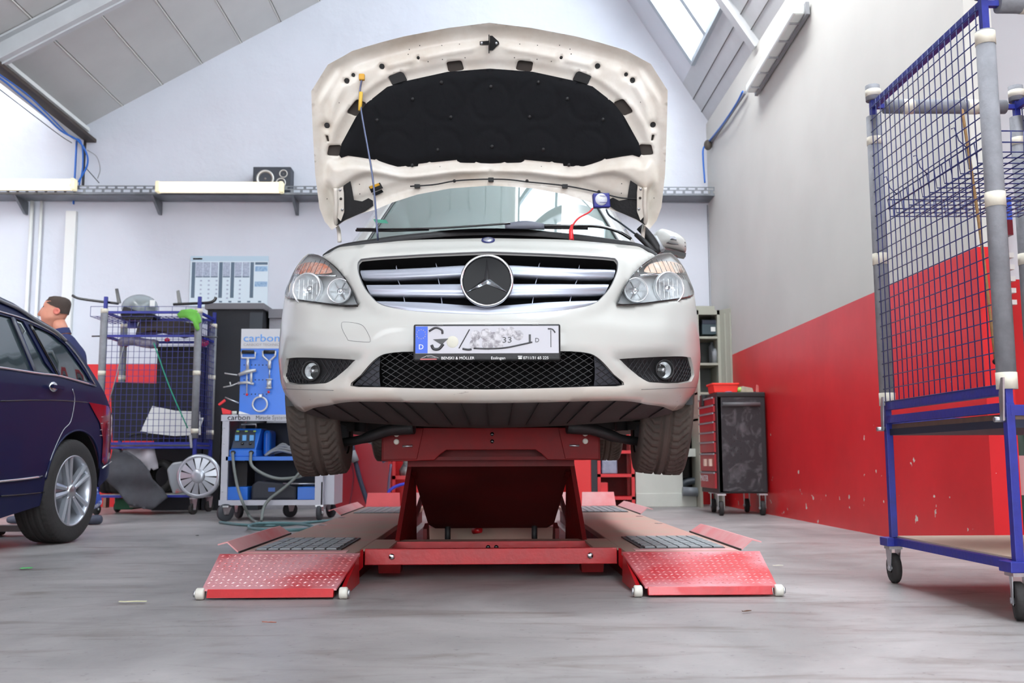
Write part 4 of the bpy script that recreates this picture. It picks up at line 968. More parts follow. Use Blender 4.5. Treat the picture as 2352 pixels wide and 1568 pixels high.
def rel_p(v):
    a = np.array(v, float); d = sdist(padA, a); h = .012*sstep(0, .02, d)+.005*sstep(.02, .035, d)
    for cx in (-.45, -.22, 0, .22, .45):
        for cs in (.36, .58): rr = np.hypot(a[:, 0]-cx, a[:, 1]-cs); h += -.006*np.exp(-((rr-.09)/.008)**2)
    return h
pd = panel(padQ, [], lambda x, s, o=0: hmap(x, s, o-.010), .016, rel_p, flange=.01).build('insulation_pad', m_felt, hood)
for (a, b) in ((950, 228), (1038, 270), (1016, 190), (870, 275), (1008, 345), (950, 380), (1126, 200), (1126, 338)):
    p = HL([(a, b)])[0]
    for s in (-1, 1):
        if a == 1126 and s == 1: continue
        q = hmap(p[0]*s, p[1], .009); MB().lathe([(.009, 0), (.007, .004), (.001, .005)], q, hn, 12).build('pad_clip', m_black, pd)
# lower cavities by the hinges
for s in (-1, 1):
    Q = HL([(798, 414), (812, 412), (815, 425), (820, 455), (838, 459), (852, 452), (862, 458), (863, 470), (845, 482), (800, 500), (782, 512), (784, 480), (792, 470)])
    if s == 1: Q = mir(Q)
    mb = panel(Q, [], lambda x, s_, o=0: hmap(x, s_, .014), .03); mb.build('hinge_gap_sheet', m_black, hood)  # black sheet standing for the dark gap behind the hinge
    Q = [HL([p])[0]*np.array((-s, 1)) for p in ((783, 428), (797, 422), (799, 437), (800, 480), (793, 500), (786, 492), (783, 465))]
    hp = MB().prism([hmap(p[0], p[1], .03) for p in Q], hn*.004).build('hinge_plate', m_hoodin, hood)
    for (a, b) in ((791, 429), (793, 449), (796, 474)): 
        p = HL([(a, b)])[0]; MB().lathe([(.006, 0), (.006, .004), (.001, .005)], hmap(p[0]*-s, p[1], .036), hn, 10).build('bolt', m_steel if b != 449 else m_hole, hp)
    # arm down to the wing
    pts = [hmap(*(HL([(781, 425)])[0]*np.array((-s, 1))), .035), hmap(*(HL([(783, 462)])[0]*np.array((-s, 1))), .035), hmap(*(HL([(781, 500)])[0]*np.array((-s, 1))), .02)]
    e1 = cat_(775, 530, .98); e2 = cat_(777, 556, .99); ref = cat_(1125, 540, .98)[0]
    for e in (e1, e2): pts.append(np.array(((e[0]-ref)*(-s), e[1], e[2])))
    MB().tube(smooth_pts(pts, 6), [.010]*25, 6).build('hinge_arm', m_hoodin, hood)
# latch striker at the leading edge
def hb_(pts, o0, th, m, nm, par=hood):
    return MB().prism([hmap(*HL([p])[0], o0) if False else hmap(hs(*p)[0]-hs(HC(p[1]), p[1])[0], hs(*p)[1], o0) for p in pts], hn*th).build(nm, m, par)
hb_([(1104, 95), (1126, 93.5), (1126, 103), (1104, 103)], .0, .005, m_black, 'striker_arm')
hb_([(1127, 82), (1133, 82), (1148, 96), (1149, 101), (1134, 116), (1127, 116)], .0, .006, m_black, 'striker_plate')
hb_([(1124.5, 79), (1126.5, 79), (1126.5, 122), (1124.5, 122)], .0, .05, m_blackg, 'striker_blade')
for (a, b) in ((1108.5, 99), (1142, 99.5)):
    p = hs(a, b); p[0] -= hs(HC(b), b)[0]; MB().lathe([(.007, .004), (.007, .008), (.003, .010), (.001, .010)], hmap(p[0], p[1], 0), hn, 10).build('bolt', m_steel, hood)
# washer hose and jets under the rear edge
hp_ = [(946, 427), (1000, 424), (1046, 416), (1090, 413), (1131, 412), (1172, 413), (1216, 418), (1262, 422), (1302, 426), (1345, 433), (1380, 440), (1425, 450), (1470, 453), (1476, 470), (1470, 485), (1482, 500)]
def hxy(p): q = hs(*p); q[0] -= hs(HC(p[1]), p[1])[0]; return q
ws = MB().tube(smooth_pts([hmap(*hxy(p), .022) for p in hp_], 5), .0035, 6).build('washer_hose', m_black, hood)
for a, b in ((962, 428), (1131, 414), (1301, 428)): MB().cbox(hmap(*hxy((a, b)), .015), (.026, .02, .018)).build('washer_jet', m_black, ws, bevel=.002)
for a, b in ((1047, 416), (1214, 416), (1378, 438)): MB().ball(hmap(*hxy((a, b)), .020), .008, 8).build('hose_clip', m_black, ws)
# stickers
stk = hb_([(852, 427), (877, 418), (884, 431), (858, 441)], .004, .001, m_blackg, 'sticker')
hb_([(853, 426), (874, 419), (877, 424), (856, 432)], .0055, .0006, mat('sticker_yellow', (214, 160, 40), .5), 'sticker_band', hood); hb_([(860, 443), (881, 434), (885, 440), (865, 449)], .004, .001, m_blackg, 'sticker')
# pins and small drill holes
for p in ((941, 114), (965, 105), (1016, 105), (1057, 102), (939, 125), (985, 142), (1018, 137), (1070, 133), (785, 234), (759, 452), (831, 421), (832, 443), (1013, 385)):
    q = hxy(p)
    for s in (-1, 1): MB().lathe([(.0025, .0), (.0025, .001), (.0005, .0012)], hmap(q[0]*s, q[1], float(rel_h(np.array([[q[0], q[1]]]))[0])), hn, 7).build('drill_hole', m_hole, hood)

# ------------------------------------------------------------------ bay behind the front panel, cowl, windscreen
bay = MB()
def row(pts): return [np.array(p) for p in pts]
T = [fm(q[0], q[1], 0) for q in resample(qTop, .03, False)]
rows = []
for p in T+[np.array((-a[0], a[1], a[2])) for a in T[::-1][1:]]:
    x = p[0]; k = abs(x)/.8
    rows.append([p+np.array((0, .004, -.002)), p+np.array((0, .03, -.012)), np.array((x, .58+.08*k, p[2]-.03)), np.array((x*1.0, .90, p[2]+.02))])
MB().grid(rows, True).build('engine_cover', m_black, car)
# rubber seal along the cowl
sp_ = [(742, 584), (760, 572), (790, 560), (850, 550), (930, 539), (1020, 531), (1125, 527)]
sl = [cat_(a, b, .72+.20*(1-abs(a-1122)/400.)) for a, b in sp_]; sl = [np.array((p[0], p[1], p[2])) for p in sl]; sl[-1][0] = 0
full = sl+[np.array((-p[0], p[1], p[2])) for p in sl[::-1][1:]]
sw = smooth_pts(full, 5); rr = [.012 if i in (0,) else .017 for i in range(len(sw))]
P = []
for p in sw: P.append([p+np.array((0, -.01, -.028)), p+np.array((0, -.012, -.018)), p+np.array((0, -.008, -.004)), p+np.array((0, .01, .004)), p+np.array((0, .03, -.004)), p+np.array((0, .05, -.03))])
MB().grid(P, True).build('cowl_seal', m_black, car)
for s in (-1, 1):   # wing tops beside the bay
    pts = [(s*.66, .62, 1.385), (s*.68, .75, 1.40), (s*.70, .95, 1.44), (s*.715, 1.25, 1.50)]
    a = smooth_pts(pts, 4); P = [[p+np.array((-s*.03, 0, -.03)), p, p+np.array((s*.04, 0, -.015)), p+np.array((s*.08, 0, -.05)), p+np.array((s*.12, 0, -.13)), p+np.array((s*.16, 0, -.30))] for p in a]
    MB().grid(P, True).build('wing', m_carw, car)
def wsp(u, v): return np.array((u*(.735-.13*v), 1.10+.33*u*u*(1-.35*v)+.86*v, 1.605+.53*v-.035*u*u))
MB().grid([[wsp(u, v) for v in np.linspace(0, 1, 14)] for u in np.linspace(-.93, .93, 30)], True).build('windscreen', m_glass, car)
for s in (-1, 1):
    MB().grid([[wsp(s*u, v) for u in (.925, .97, 1.03, 1.08)] for v in np.linspace(-.06, 1, 14)], True).build('pillar', m_carw, car, solid=.02)
    MB().tube([wsp(s*.925, v)+np.array((0, -.004, .004)) for v in np.linspace(-.04, 1, 12)], .008, 6).build('glass_seal', m_black, car)
MB().grid([[wsp(u, -.02)+np.array((0, -.0, .004)), wsp(u, -.02)+np.array((0, -.14, -.012)), wsp(u, -.02)+np.array((0, -.26, -.02))] for u in np.linspace(-1, 1, 24)], True).build('cowl_panel', m_black, car)
# roof, doors and tail: simple continuous shell behind
roof = []
for u in np.linspace(-1, 1, 22): roof.append([wsp(u, 1)+np.array((0, dy, dz-.03*abs(u)**3)) for dy, dz in ((0, 0), (.15, .04), (.5, .075), (1.0, .09), (1.5, .06), (1.75, .0), (1.9, -.2), (2.02, -.5), (2.10, -.9), (2.08, -1.25))])
MB().grid(roof, True).build('roof', m_carw, car)
hubY, hubZ = .92, .772; rhY = 3.62
for s in (-1, 1):
    def arc(cy, cz, r, a0, a1, n=14): return [np.array((cy+r*math.cos(a), cz+r*math.sin(a))) for a in np.linspace(a0, a1, n)]
    ol = [np.array((.80, 1.12))]+arc(hubY, hubZ+.03, .365, PI*.80, -.12)+[np.array((1.35, .70)), np.array((3.0, .70))]+arc(rhY, hubZ+.03, .365, PI+.12, -.12)+[np.array((4.02, .72)), np.array((4.1, 1.0)), np.array((4.02, 1.45)), np.array((2.4, 1.50)), np.array((1.5, 1.49)), np.array((.80, 1.36))]
    def smap(y, z, o=0.): return np.array((s*(.885-.12*max(0, (z-1.15)/.35)**2-.05*max(0, (.95-z)/.3)**2-.10*max(0, (y-3.4)/.7)**2+o), y, z))
    sd = panel(ol, [], smap, .06).build('body_side', m_carw, car)
    wl_ = [np.array((1.35, 1.50)), np.array((3.9, 1.46)), np.array((3.7, 1.95)), np.array((2.3, 2.0)), np.array((1.95, 1.92))]
    def gmap(y, z, o=0.): return np.array((s*(.775-.36*(z-1.48)), y, z))
    panel(wl_, [], gmap, .12).build('side_window', mat('side_glass', (30, 36, 38), .06) if 'side_glass' not in MATS else MATS['side_glass'], sd)
    # arch liner
    P = [[(s*x, hubY+.36*math.cos(a), hubZ+.03+.36*math.sin(a)) for x in (.86, .5)] for a in np.linspace(-.15, PI+.15, 16)]
    MB().grid(P, True).build('arch_liner', m_black, car)
# door mirror on the driver's side
mp_ = [cat_(a, b, 1.45) for a, b in ((1502, 540), (1512, 528), (1530, 529), (1555, 538), (1572, 552), (1576, 566), (1574, 580), (1560, 577), (1530, 570), (1505, 566))]
mi = MB()
cpt = sum(mp_)/len(mp_)
rings = []
for k, (f_, dy) in enumerate(((.2, -.075), (.7, -.06), (.95, -.03), (1, 0), (1, .05), (.96, .06))): rings.append([cpt+(p-cpt)*f_+np.array((0, dy, 0)) for p in smooth_pts(mp_, 3, True)])
mirr = mi.grid(rings, True, True).build('door_mirror', m_carw, car)
for (a, b, c_, d_) in ((1541, 549, 1572, 558), (1533, 557, 1573, 566)): MB().bar(cat_(a, b, 1.372), cat_(c_, d_, 1.412), .02, .005).build('vent_slot', m_seam, mirr)
MB().bar(cat_(1512, 577, 1.45), cat_(1573, 588, 1.45), .06, .02).build('mirror_foot', m_blackg, mirr)
MB().bar(cat_(1488, 585, 1.40), cat_(1520, 570, 1.45), .05, .03).build('mirror_stalk', m_carw, mirr)
# wipers
def wip(pts, r, nm): return MB().tube(smooth_pts([cat_(a, b, y) for a, b, y in pts], 5), r, 6).build(nm, m_blackg, car)
wb = wip([(820, 525, 1.12), (900, 526, 1.03), (1000, 524, .99), (1085, 519, .98), (1172, 513, .98)], .005, 'wiper'); 
MB().tube([cat_(818, 529, 1.14), cat_(900, 530, 1.03), cat_(985, 527, 1.0)], .006, 6).build('wiper_blade', m_black, wb)
wb = wip([(1240, 518, 1.02), (1310, 519, 1.02), (1375, 520, 1.04), (1420, 532, 1.04), (1450, 549, 1.04)], .008, 'wiper'); MB().tube([cat_(1250, 522, 1.02), cat_(1350, 524, 1.03)], .008, 6).build('wiper_blade', m_black, wb)
P = [[cat_(a, b, .99) for a, b in ((x, 515-7*math.sin(PI*t)), (x, 526))] for t, x in zip(np.linspace(0, 1, 10), np.linspace(1160, 1250, 10))]
MB().grid(P, True).build('wiper_spindle_cover', mat('cover_grey', (112, 116, 128), .5), car, solid=.02)
MB().tube(smooth_pts([cat_(a, b, 1.02) for a, b in ((1470, 520), (1492, 545), (1515, 580))], 4), .022, 8).build('bonnet_stay', m_black, car)
MB().tube([cat_(1505, 545, 1.05), cat_(1522, 575, 1.0)], .012, 8).build('stay_rod', m_grey, car)
MB().grid([[cat_(a, b, 1.35+.0*k), cat_(a+30, b+2, 1.35)] for k, (a, b) in enumerate(((857, 503), (862, 511)))], False).build('green_badge', mat('badge_green', (96, 190, 160), .5), car, solid=.001)
# cabin seen dimly through the glass
cab = MB(); cab.box((-.66, 1.5, 1.40), (.66, 1.9, 1.58)); cab.build('dashboard', m_black, car)
for s in (-1, 1):
    st_ = MB(); st_.box((s*.18, 2.3, 1.2), (s*.58, 2.45, 1.78)); st_.box((s*.27, 2.33, 1.8), (s*.49, 2.43, 1.95)); st_.build('seat', m_grey, car, bevel=.03)

# ------------------------------------------------------------------ underside
tb = [(703, 950), (735, 958), (800, 962), (850, 966), (950, 972), (1050, 975), (XC, 976)]
bt = [fm(q[0], q[1], -.006) for q in resample(qBot, .03, False)]
tbp = resample([np.array(p, float) for p in tb], 12, False)
L_ = []
for i, p in enumerate(bt):
    f_ = i/(len(bt)-1); x_ = tb[0][0]+(tb[-1][0]-tb[0][0])*f_; y_ = np.interp(x_, [a for a, b in tb], [b for a, b in tb])
    b_ = cat_(x_, y_, .50); b_[0] = b_[0] if i < len(bt)-1 else 0
    L_.append([p, p*.5+b_*.5+np.array((0, 0, .004)), b_, b_+np.array((0, .25, -.004)), b_+np.array((0, .8, .03))])
L_ = L_+[[np.array((-q[0], q[1], q[2])) for q in r_] for r_ in L_[::-1][1:]]
ut = MB().grid(L_, True).build('undertray', m_under, car)
for x in np.linspace(-.70, .70, 15):
    i = int(np.argmin([abs(r_[0][0]-x) for r_ in L_])); r_ = L_[i]
    MB().bar(r_[0]+np.array((0, 0, -.003)), r_[2]+np.array((0, 0, -.002)), .004, .006).build('rib', m_black, ut)
MB().prism([(-.50, .66, .70), (.50, .66, .70), (.46, .66, .682), (-.46, .66, .682)], (0, .5, 0)).build('subframe', m_under, car)
MB().box((-.75, 1.1, .66), (.75, 3.3, .70)).build('floor_pan', m_under, car)
MB().cyl((.12, 1.2, .66), (.12, 4.0, .70), .03, 10).build('exhaust_pipe', m_grey, car)
for s in (-1, 1):
    MB().tube(smooth_pts([(s*.34, .80, .665), (s*.45, .82, .655), (s*.58, .86, .615), (s*.68, .90, .60)], 4), [.03]*4+[.026]*4+[.02]*5, 8).build('control_arm', m_black, car)
    MB().cyl((s*.40, .95, .70), (s*.70, .92, .74), .016, 8).build('drive_shaft', m_black, car)
    MB().cyl((s*.60, .95, .65), (s*.58, .97, 1.1), .03, 10).build('strut_leg', m_black, car)
# wheels
def tyre_grid(R, Wd, NA=324, tread=True):
    prof = [(-.5, R*.70), (-.52, R*.78), (-.525, R*.86), (-.50, R*.93), (-.45, R*.972)]
    tw = np.linspace(-.43, .43, 35); P = []
    lat = [(u, R*.985-.012*abs(u/.43)**3*R, True) for u in tw]
    allp = [(a, b, False) for a, b in prof]+lat+[(-a, b, False) for a, b in prof[::-1]]
    for i in range(NA):
        th = 2*PI*i/NA; rowp = []
        for u, r, t in allp:
            d = 0
            if t and tread:
                au = abs(u)
                if abs(au-.085) < .018: d = .010
                elif au > .11:
                    ph_ = (i/6.+(au-.11)*7*(1 if u > 0 else 1)-((au-.25)*8 if au < .25 else 0))
                    if (ph_ % 1.) < .22: d = .009
                    if abs(au-.30) < .006: d = max(d, .003)
            rowp.append((u*Wd, (r-d)*math.cos(th), (r-d)*math.sin(th)))
        P.append(rowp)
    P.append(P[0]); return P
m_tread = mat('tyre_tread', (60, 54, 50), .8, vcol=(82, 70, 62), vscale=3, bump=.1, bscale=200)
def tyre_mesh():
    mb = MB(); mb.grid(tyre_grid(.322, .215), True); return mb
tm_ = tyre_mesh(); tme = tm_.build('tyre', m_tread, car, weld=True).data
bpy.data.objects.remove(bpy.data.objects[[o.name for o in car.children if o.name.startswith('tyre')][0]])
def rimmb():
    mb = MB(); mb.lathe([(.225, .10), (.22, .09), (.20, .085), (.195, -.06), (.20, -.09), (.226, -.10)], (0, 0, 0), (1, 0, 0), 40)
    mb.lathe([(.195, .03), (.06, .045), (.055, .06), (.001, .062)], (0, 0, 0), (1, 0, 0), 40)
    return mb
for (s, y, z, camb) in ((-1, hubY, hubZ-.004, 4.2), (1, hubY, hubZ-.004, 4.2), (-1, rhY, hubZ+.06, 1.5), (1, rhY, hubZ+.06, 1.5)):
    wh = bpy.data.objects.new('wheel', tme); COL.objects.link(wh); wh.parent = car
    wh.location = (s*.780, y, z); wh.rotation_euler = (0, math.radians(camb)*s, math.radians(-2.5*s if y < 2 else 0))
    LOCAL.add(wh.name)
    r_ = rimmb().build('rim', m_lampgrey, wh)
    if s < 0: r_.rotation_euler = (0, 0, PI)
    MB().lathe([(.15, -.06), (.15, -.05), (.001, -.05)], (0, 0, 0), (s, 0, 0), 24).build('brake_disc', m_steel, wh)
MB().box((-.7, 3.5, .70), (.7, 3.75, .82)).build('rear_axle', m_black, car)

# ------------------------------------------------------------------ things set on the open car
def world(p): return np.array(RD.T @ np.array(p))+CAR
pr = thing('prop_rod', 'slim blue grey rod propping the bonnet up at its left corner', 'prop rod', world(cat_(866, 555, .62)))
pr_b = world(cat_(868, 552, .60)); pr_t = world(hmap(*HL([(837, 176)])[0], .03)); pr_m = world(hmap(*HL([(836, 235)])[0], .06))
m_rod = mat('rod_steel_blue', (104, 112, 140), .3, metal=.6)
MB().tube(smooth_pts([pr_b, pr_b*.62+pr_t*.38+np.array((.004, 0, 0)), pr_m, pr_t], 6), .0043, 8).build('rod', m_rod, pr)
mm = MB().tube([pr_m+(pr_t-pr_m)*.45, pr_m, pr_m-np.array((.002, -.003, .03))], .0085, 8).build('yellow_sleeve', mat('sleeve_yellow', (228, 186, 70), .5), pr)
MB().cbox(pr_t+np.array((0, 0, .0)), (.026, .022, .028)).build('yellow_tip', mat('tip_yellow', (214, 160, 50), .5), pr, bevel=.004)
tb_ = thing('battery_tester', 'small blue box tester with red and black clamp leads hung under the bonnet', 'battery tester', world(cat_(1382, 475, .78)))
m_tb = mat('tester_blue', (40, 44, 130), .4)
c0 = world(cat_(1381, 461, .80)); mb = MB(); mb.M = Matrix.Translation(c0.tolist()) @ Matrix.Rotation(math.radians(-4), 4, 'Y') @ Matrix.Rotation(math.radians(8), 4, 'Z')
mb.cbox((0, 0, 0), (.078, .03, .068)); mb.build('case', m_tb, tb_, bevel=.006)
MB().lathe([(.028, 0), (.028, .002), (.001, .002)], c0+np.array((-.002, -.0155, .002)), (.13, -1, 0), 28).build('label_disc', mat('label_white', (214, 216, 226), .5, var=.1, vscale=50), tb_)
for dz in (-.014, .016): MB().cbox(c0+np.array((-.002, -.018, dz+.002)), (.05, .001, .0022)).build('label_line', m_tb, tb_)
m_redc = mat('clamp_red', (226, 40, 48), .4)
MB().tube(smooth_pts([world(cat_(a, b, y)) for a, b, y in ((1362, 478, .79), (1352, 488, .78), (1330, 500, .76), (1317, 515, .74), (1312, 530, .72))], 6), .0042, 6).build('red_lead', m_redc, tb_)
MB().tube([world(cat_(1314, 517, .73)), world(cat_(1311, 530, .70)), world(cat_(1313, 552, .66))], [.007, .010, .011], 6).build('red_clamp', m_redc, tb_)
MB().tube(smooth_pts([world(cat_(a, b, y)) for a, b, y in ((1392, 480, .79), (1400, 495, .80), (1425, 512, .84), (1460, 538, .86))], 6), .0042, 6).build('black_lead', mat('lead_dark', (46, 58, 66), .5), tb_)
MB().tube([world(cat_(1460, 538, .86)), world(cat_(1480, 555, .84)), world(cat_(1505, 580, .80))], [.010, .013, .011], 8).build('black_clamp', m_black, tb_)
# ================================================================== dark estate car at the left
m_navy = mat('car_navy', (12, 20, 58), .42, coat=.07, spec=.22)
m_eglass = mat('estate_glass', (44, 56, 60), .05, coat=.5, spec=.8)
m_tailred = mat('tail_red', (120, 14, 34), .15, coat=.6)
m_alloy = mat('alloy_silver', (186, 190, 198), .28, metal=.6)
eb = math.radians(6); eo = np.array([math.cos(eb), -math.sin(eb), 0]); er_ = np.array([math.sin(eb), math.cos(eb), 0]); EW = np.array([-2.705, 6.637, 0])
def eoff(a, z): return -.42*max(0, z-1.0)**1.3-.9*max(0, a-.28)**2-.12*max(0, .45-z)
def E3(a, z, o=0.): return EW+er_*a+eo*(eoff(a, z)+o)+np.array((0, 0, z))
def ES(px, py, extra=0.):
    d = ray(px, py); best = None
    for off in np.arange(.02, -.9, -.004):
        t = ((EW-ORG)@eo+off+extra)/(d@eo); p = ORG+d*t; a, z = (p-EW)@er_, p[2]; g = off-eoff(a, z)
        if g <= 0: return np.array((a, z))
        if best is None or g < best[0]: best = (g, a, z)
    a, z = best[1:]
    return np.array((a, z))
est = thing('estate_car', 'dark blue estate car seen from its rear quarter at the left edge', 'car', EW)
def ep(pts): return [ES(*p) for p in pts]
roofl = [(0, 684), (43, 704), (93, 736), (126, 755), (152, 777), (173, 798), (195, 829), (217, 863.5), (234, 892), (249, 927), (257, 962), (264, 994), (267, 1030), (264, 1062), (252, 1088), (236, 1109), (226, 1118)]
ro = ep(roofl)
x0a = ES(0, 700)
archpts = [(224, 1112), (229, 1075), (226, 1040), (215, 1010), (197, 992), (176, 987), (152, 998), (130, 1025), (113, 1066), (104, 1098), (98, 1135), (91, 1161)]
front = [np.array((-4.2, .25)), np.array((-4.2, .95)), np.array((-2.9, 1.02)), np.array((-2.2, 1.42)), np.array((-1.5, 1.50))]
g1_ = ep([(0, 722), (26, 729), (52, 790), (74, 850), (0, 842)]); g1_[0] = ES(0, 719); 
beltF = ES(0, 842)
g1_ = [np.array((-2.6, beltF[1]+.0)), np.array((-2.3, 1.30)), np.array((-1.5, 1.40))]+[ES(0, 722), ES(26, 729), ES(52, 790), ES(74, 850), beltF]
g2_ = ep([(35, 731), (54, 738), (80, 785), (104, 832), (124, 859), (82, 852)])
g3_ = ep([(68, 743), (121, 768), (152, 794), (184, 838), (210, 878), (139, 862), (105, 805)])
outl = ro+ep(archpts)+[ES(0, 1190)]+front
body = panel(outl, [g1_, g2_, g3_], E3, .045, None, hole_flange=.012).build('body_side', m_navy, est)
for g in (g1_, g2_, g3_): panel(g, [], lambda a, z, o=0: E3(a, z, -.012), .08).build('side_window', m_eglass, est)
# roof, tailgate and rear bumper wrap across the car
P = [[E3(p[0], p[1])-eo*w_+np.array((0, 0, bz_ if p[1] > 1.1 else 0))+er_*rr_ for w_, bz_, rr_ in ((0, 0, 0), (.06, .03, .03), (.3, .05, .09), (.7, .06, .12), (1.1, .05, .09), (1.35, .02, .02))] for p in ro]
MB().grid(P, True).build('tail_and_roof', m_navy, est)
MB().grid([[E3(p[0], p[1])-eo*w_ for w_ in (0, .4, 1.4)] for p in [ES(0, 684), np.array((-1.5, 1.50)), np.array((-2.2, 1.42)), np.array((-2.9, 1.02)), np.array((-4.2, .95)), np.array((-4.2, .25))]], False).build('front_shell', m_navy, est)
MB().tube(smooth_pts([E3(*ES(a, b, .01), .012) for a, b in ((-60, 660), (0, 690), (43, 710), (90, 741), (125, 760), (150, 782))], 4), .012, 8).build('roof_rail', mat('rail_alu', (150, 152, 156), .3, metal=.7), est)
def estrip(pts, r, m, nm, off=.004): return MB().tube(smooth_pts([E3(*ES(a, b), off) for a, b in pts], 4), r, 6).build(nm, m, est)
estrip([(-40, 840), (0, 844), (86, 857), (139, 864), (217, 886)], .008, m_chrome, 'chrome_belt')
estrip([(-30, 707), (0, 716), (58, 734), (121, 764), (155, 792), (186, 832), (216, 882)], .006, m_chrome, 'window_trim')
estrip([(26, 729), (52, 790), (78, 852)], .010, mat('pillar_trim', (92, 94, 104), .3), 'pillar_trim'); estrip([(66, 744), (100, 805), (132, 862)], .010, m_blackg, 'pillar_trim')
estrip([(-40, 1110), (0, 1105), (50, 1100), (94, 1094)], .008, m_chrome, 'side_strip')
estrip([(0, 921), (60, 919), (120, 919), (180, 922), (250, 931)], .004, m_blackg, 'crease', 0.)
estrip([(166, 893), (171, 918), (162, 967), (144, 989), (120, 1042), (103, 1096)], .0022, m_steel, 'door_gap', .002)
estrip([(0, 1139), (50, 1135), (100, 1130)], .004, m_blackg, 'sill_gap')
estrip([(103, 1100), (113, 1066), (130, 1025), (152, 999), (176, 988), (197, 993), (214, 1010), (225, 1040), (228, 1075)], .007, m_navy, 'arch_lip', .002)
c = ES(122, 888); cc = E3(c[0], c[1], .002)
dh = MB(); dh.M = Matrix.Translation(cc.tolist()) @ Matrix.Rotation(-eb, 4, 'Z'); dh.ball((0, 0, 0), .05, 14, (.25, 1, .65)); dho = dh.build('door_handle', m_chrome, est)
MB().bar(E3(c[0]-.06, c[1], .03), E3(c[0]+.07, c[1]-.005, .03), .014, .02).build('handle_grip', m_navy, dho)
tl = ep([(203, 924), (246, 932), (258, 965), (262, 1000), (252, 1045), (238, 1068), (231, 1060), (234, 1010), (228, 970), (214, 945)])
t_o = panel(tl, [], lambda a, z, o=0: E3(a, z, .006), .04).build('tail_lamp', m_tailred, est)
for k, yy in enumerate((957, 972, 987, 1000)): MB().tube([E3(*ES(231-k, yy), .006), E3(*ES(248, yy-1), .006)], .003, 5).build('lamp_bar', mat('lamp_bar_grey', (150, 140, 146), .3) if 'lamp_bar_grey' not in MATS else MATS['lamp_bar_grey'], t_o)
MB().tube([E3(*ES(232, 1074), .01), E3(*ES(262, 1060), .01)], .006, 6).build('bumper_strip', m_chrome, est)
# wheel
def ewheel(a):
    c = EW+er_*a-eo*.11+np.array((0, 0, .334)); w_ = MB(); Mx = Matrix.Translation(c.tolist()) @ Matrix(((eo[0], er_[0], 0, 0), (eo[1], er_[1], 0, 0), (0, 0, 1, 0), (0, 0, 0, 1)))
    w_.M = Mx; R = .334; NA = 216; prof = [(-.5, .225), (-.515, .26), (-.51, .295), (-.47, .322)]
    mid = [(u, R-.006*abs(u/.44)**3, True) for u in np.linspace(-.44, .44, 29)]; allp = [(a_, b_, False) for a_, b_ in prof]+mid+[(-a_, b_, False) for a_, b_ in prof[::-1]]
    P = []
    for i in range(NA+1):
        th = 2*PI*i/NA; row_ = []
        for u, r, t in allp:
            d = 0
            if t:
                if min(abs(abs(u)-.10), abs(abs(u)-.27)) < .018: d = .007
                elif abs(u) > .30 and (i % 4 == 0): d = .005
            row_.append((u*.225, (r-d)*math.cos(th), (r-d)*math.sin(th)))
        P.append(row_)
    w_.grid(P, True); t_ = w_.build('wheel', m_rubber, est)
    b = MB(); b.M = Mx; b.lathe([(.228, .112), (.222, .118), (.216, .108), (.205, .09), (.20, -.08), (.225, -.10)], (0, 0, 0), (1, 0, 0), 48); b.build('rim', m_alloy, t_)
    b = MB(); b.M = Mx; b.lathe([(.20, -.02), (.001, -.02)], (0, 0, 0), (1, 0, 0), 32); b.build('rim_back', m_blackg, t_)
    b = MB(); b.M = Mx; b.lathe([(.14, .01), (.001, .012)], (0, 0, 0), (1, 0, 0), 32); b.build('brake_disc', m_steel, t_)
    for k in range(5):
        for e in (-1, 1):
            a0 = 2*PI*k/5+PI/2+.3; b = MB(); b.M = Mx
            pts = [(.095, .035, e*.012), (.10, .12, e*.024), (.108, .215, e*.037)]
            Q = []
            for x_, rr_, sh in pts:
                wd = .011+.008*(rr_/.2)
                def rot(u_, v_): return (u_*math.cos(a0)-v_*math.sin(a0), u_*math.sin(a0)+v_*math.cos(a0))
                r1, r2, r3 = rot(rr_, sh-wd), rot(rr_, sh+wd), rot(rr_, sh)
                Q.append([(x_-.03, *r1), (x_, *r1), (x_+.008, *r3), (x_, *r2), (x_-.03, *r2)])
            b.grid(Q, False); b.build('spoke', m_alloy, t_)
    b = MB(); b.M = Mx; b.lathe([(.045, .08), (.042, .105), (.034, .112), (.001, .114)], (0, 0, 0), (1, 0, 0), 24); b.build('hub_cap', m_steel, t_)
    for k in range(5):
        a0 = 2*PI*k/5+PI/2; b = MB(); b.M = Mx; b.cyl((.08, .058*math.cos(a0), .058*math.sin(a0)), (.104, .058*math.cos(a0), .058*math.sin(a0)), .009, 8); b.build('wheel_bolt', m_steel, t_)
ewheel(-.055)
ewheel(-2.8)
al = MB(); P = [[E3(-.055+.40*math.cos(a), .36+.40*math.sin(a))-eo*w_ for w_ in (.03, .5)] for a in np.linspace(0, PI, 14)]
al.grid(P, True).build('arch_liner', m_black, est)
MB().prism([EW+er_*a-eo*.15+np.array((0, 0, z)) for a, z in ((-3.6, .22), (.5, .26), (.5, .34), (-3.6, .34))], -eo*1.3).build('underbody', m_black, est)
jk = thing('floor_jack', 'low trolley jack lying in the shade under the dark estate car', 'jack', atz(20, 1232, 0))
p = atz(25, 1232, 0); MB().box((p[0]-.5, p[1]+.05, .03), (p[0]+.12, p[1]+.15, .075)).build('frame', m_grey, jk, bevel=.004)
MB().cyl((p[0]-.14, p[1]+.04, .028), (p[0]-.14, p[1]+.16, .028), .028, 12).build('wheel', m_rubber, jk); MB().cyl((p[0]+.06, p[1]+.04, .05), (p[0]+.06, p[1]+.16, .05), .012, 10).build('axle', m_steel, jk)

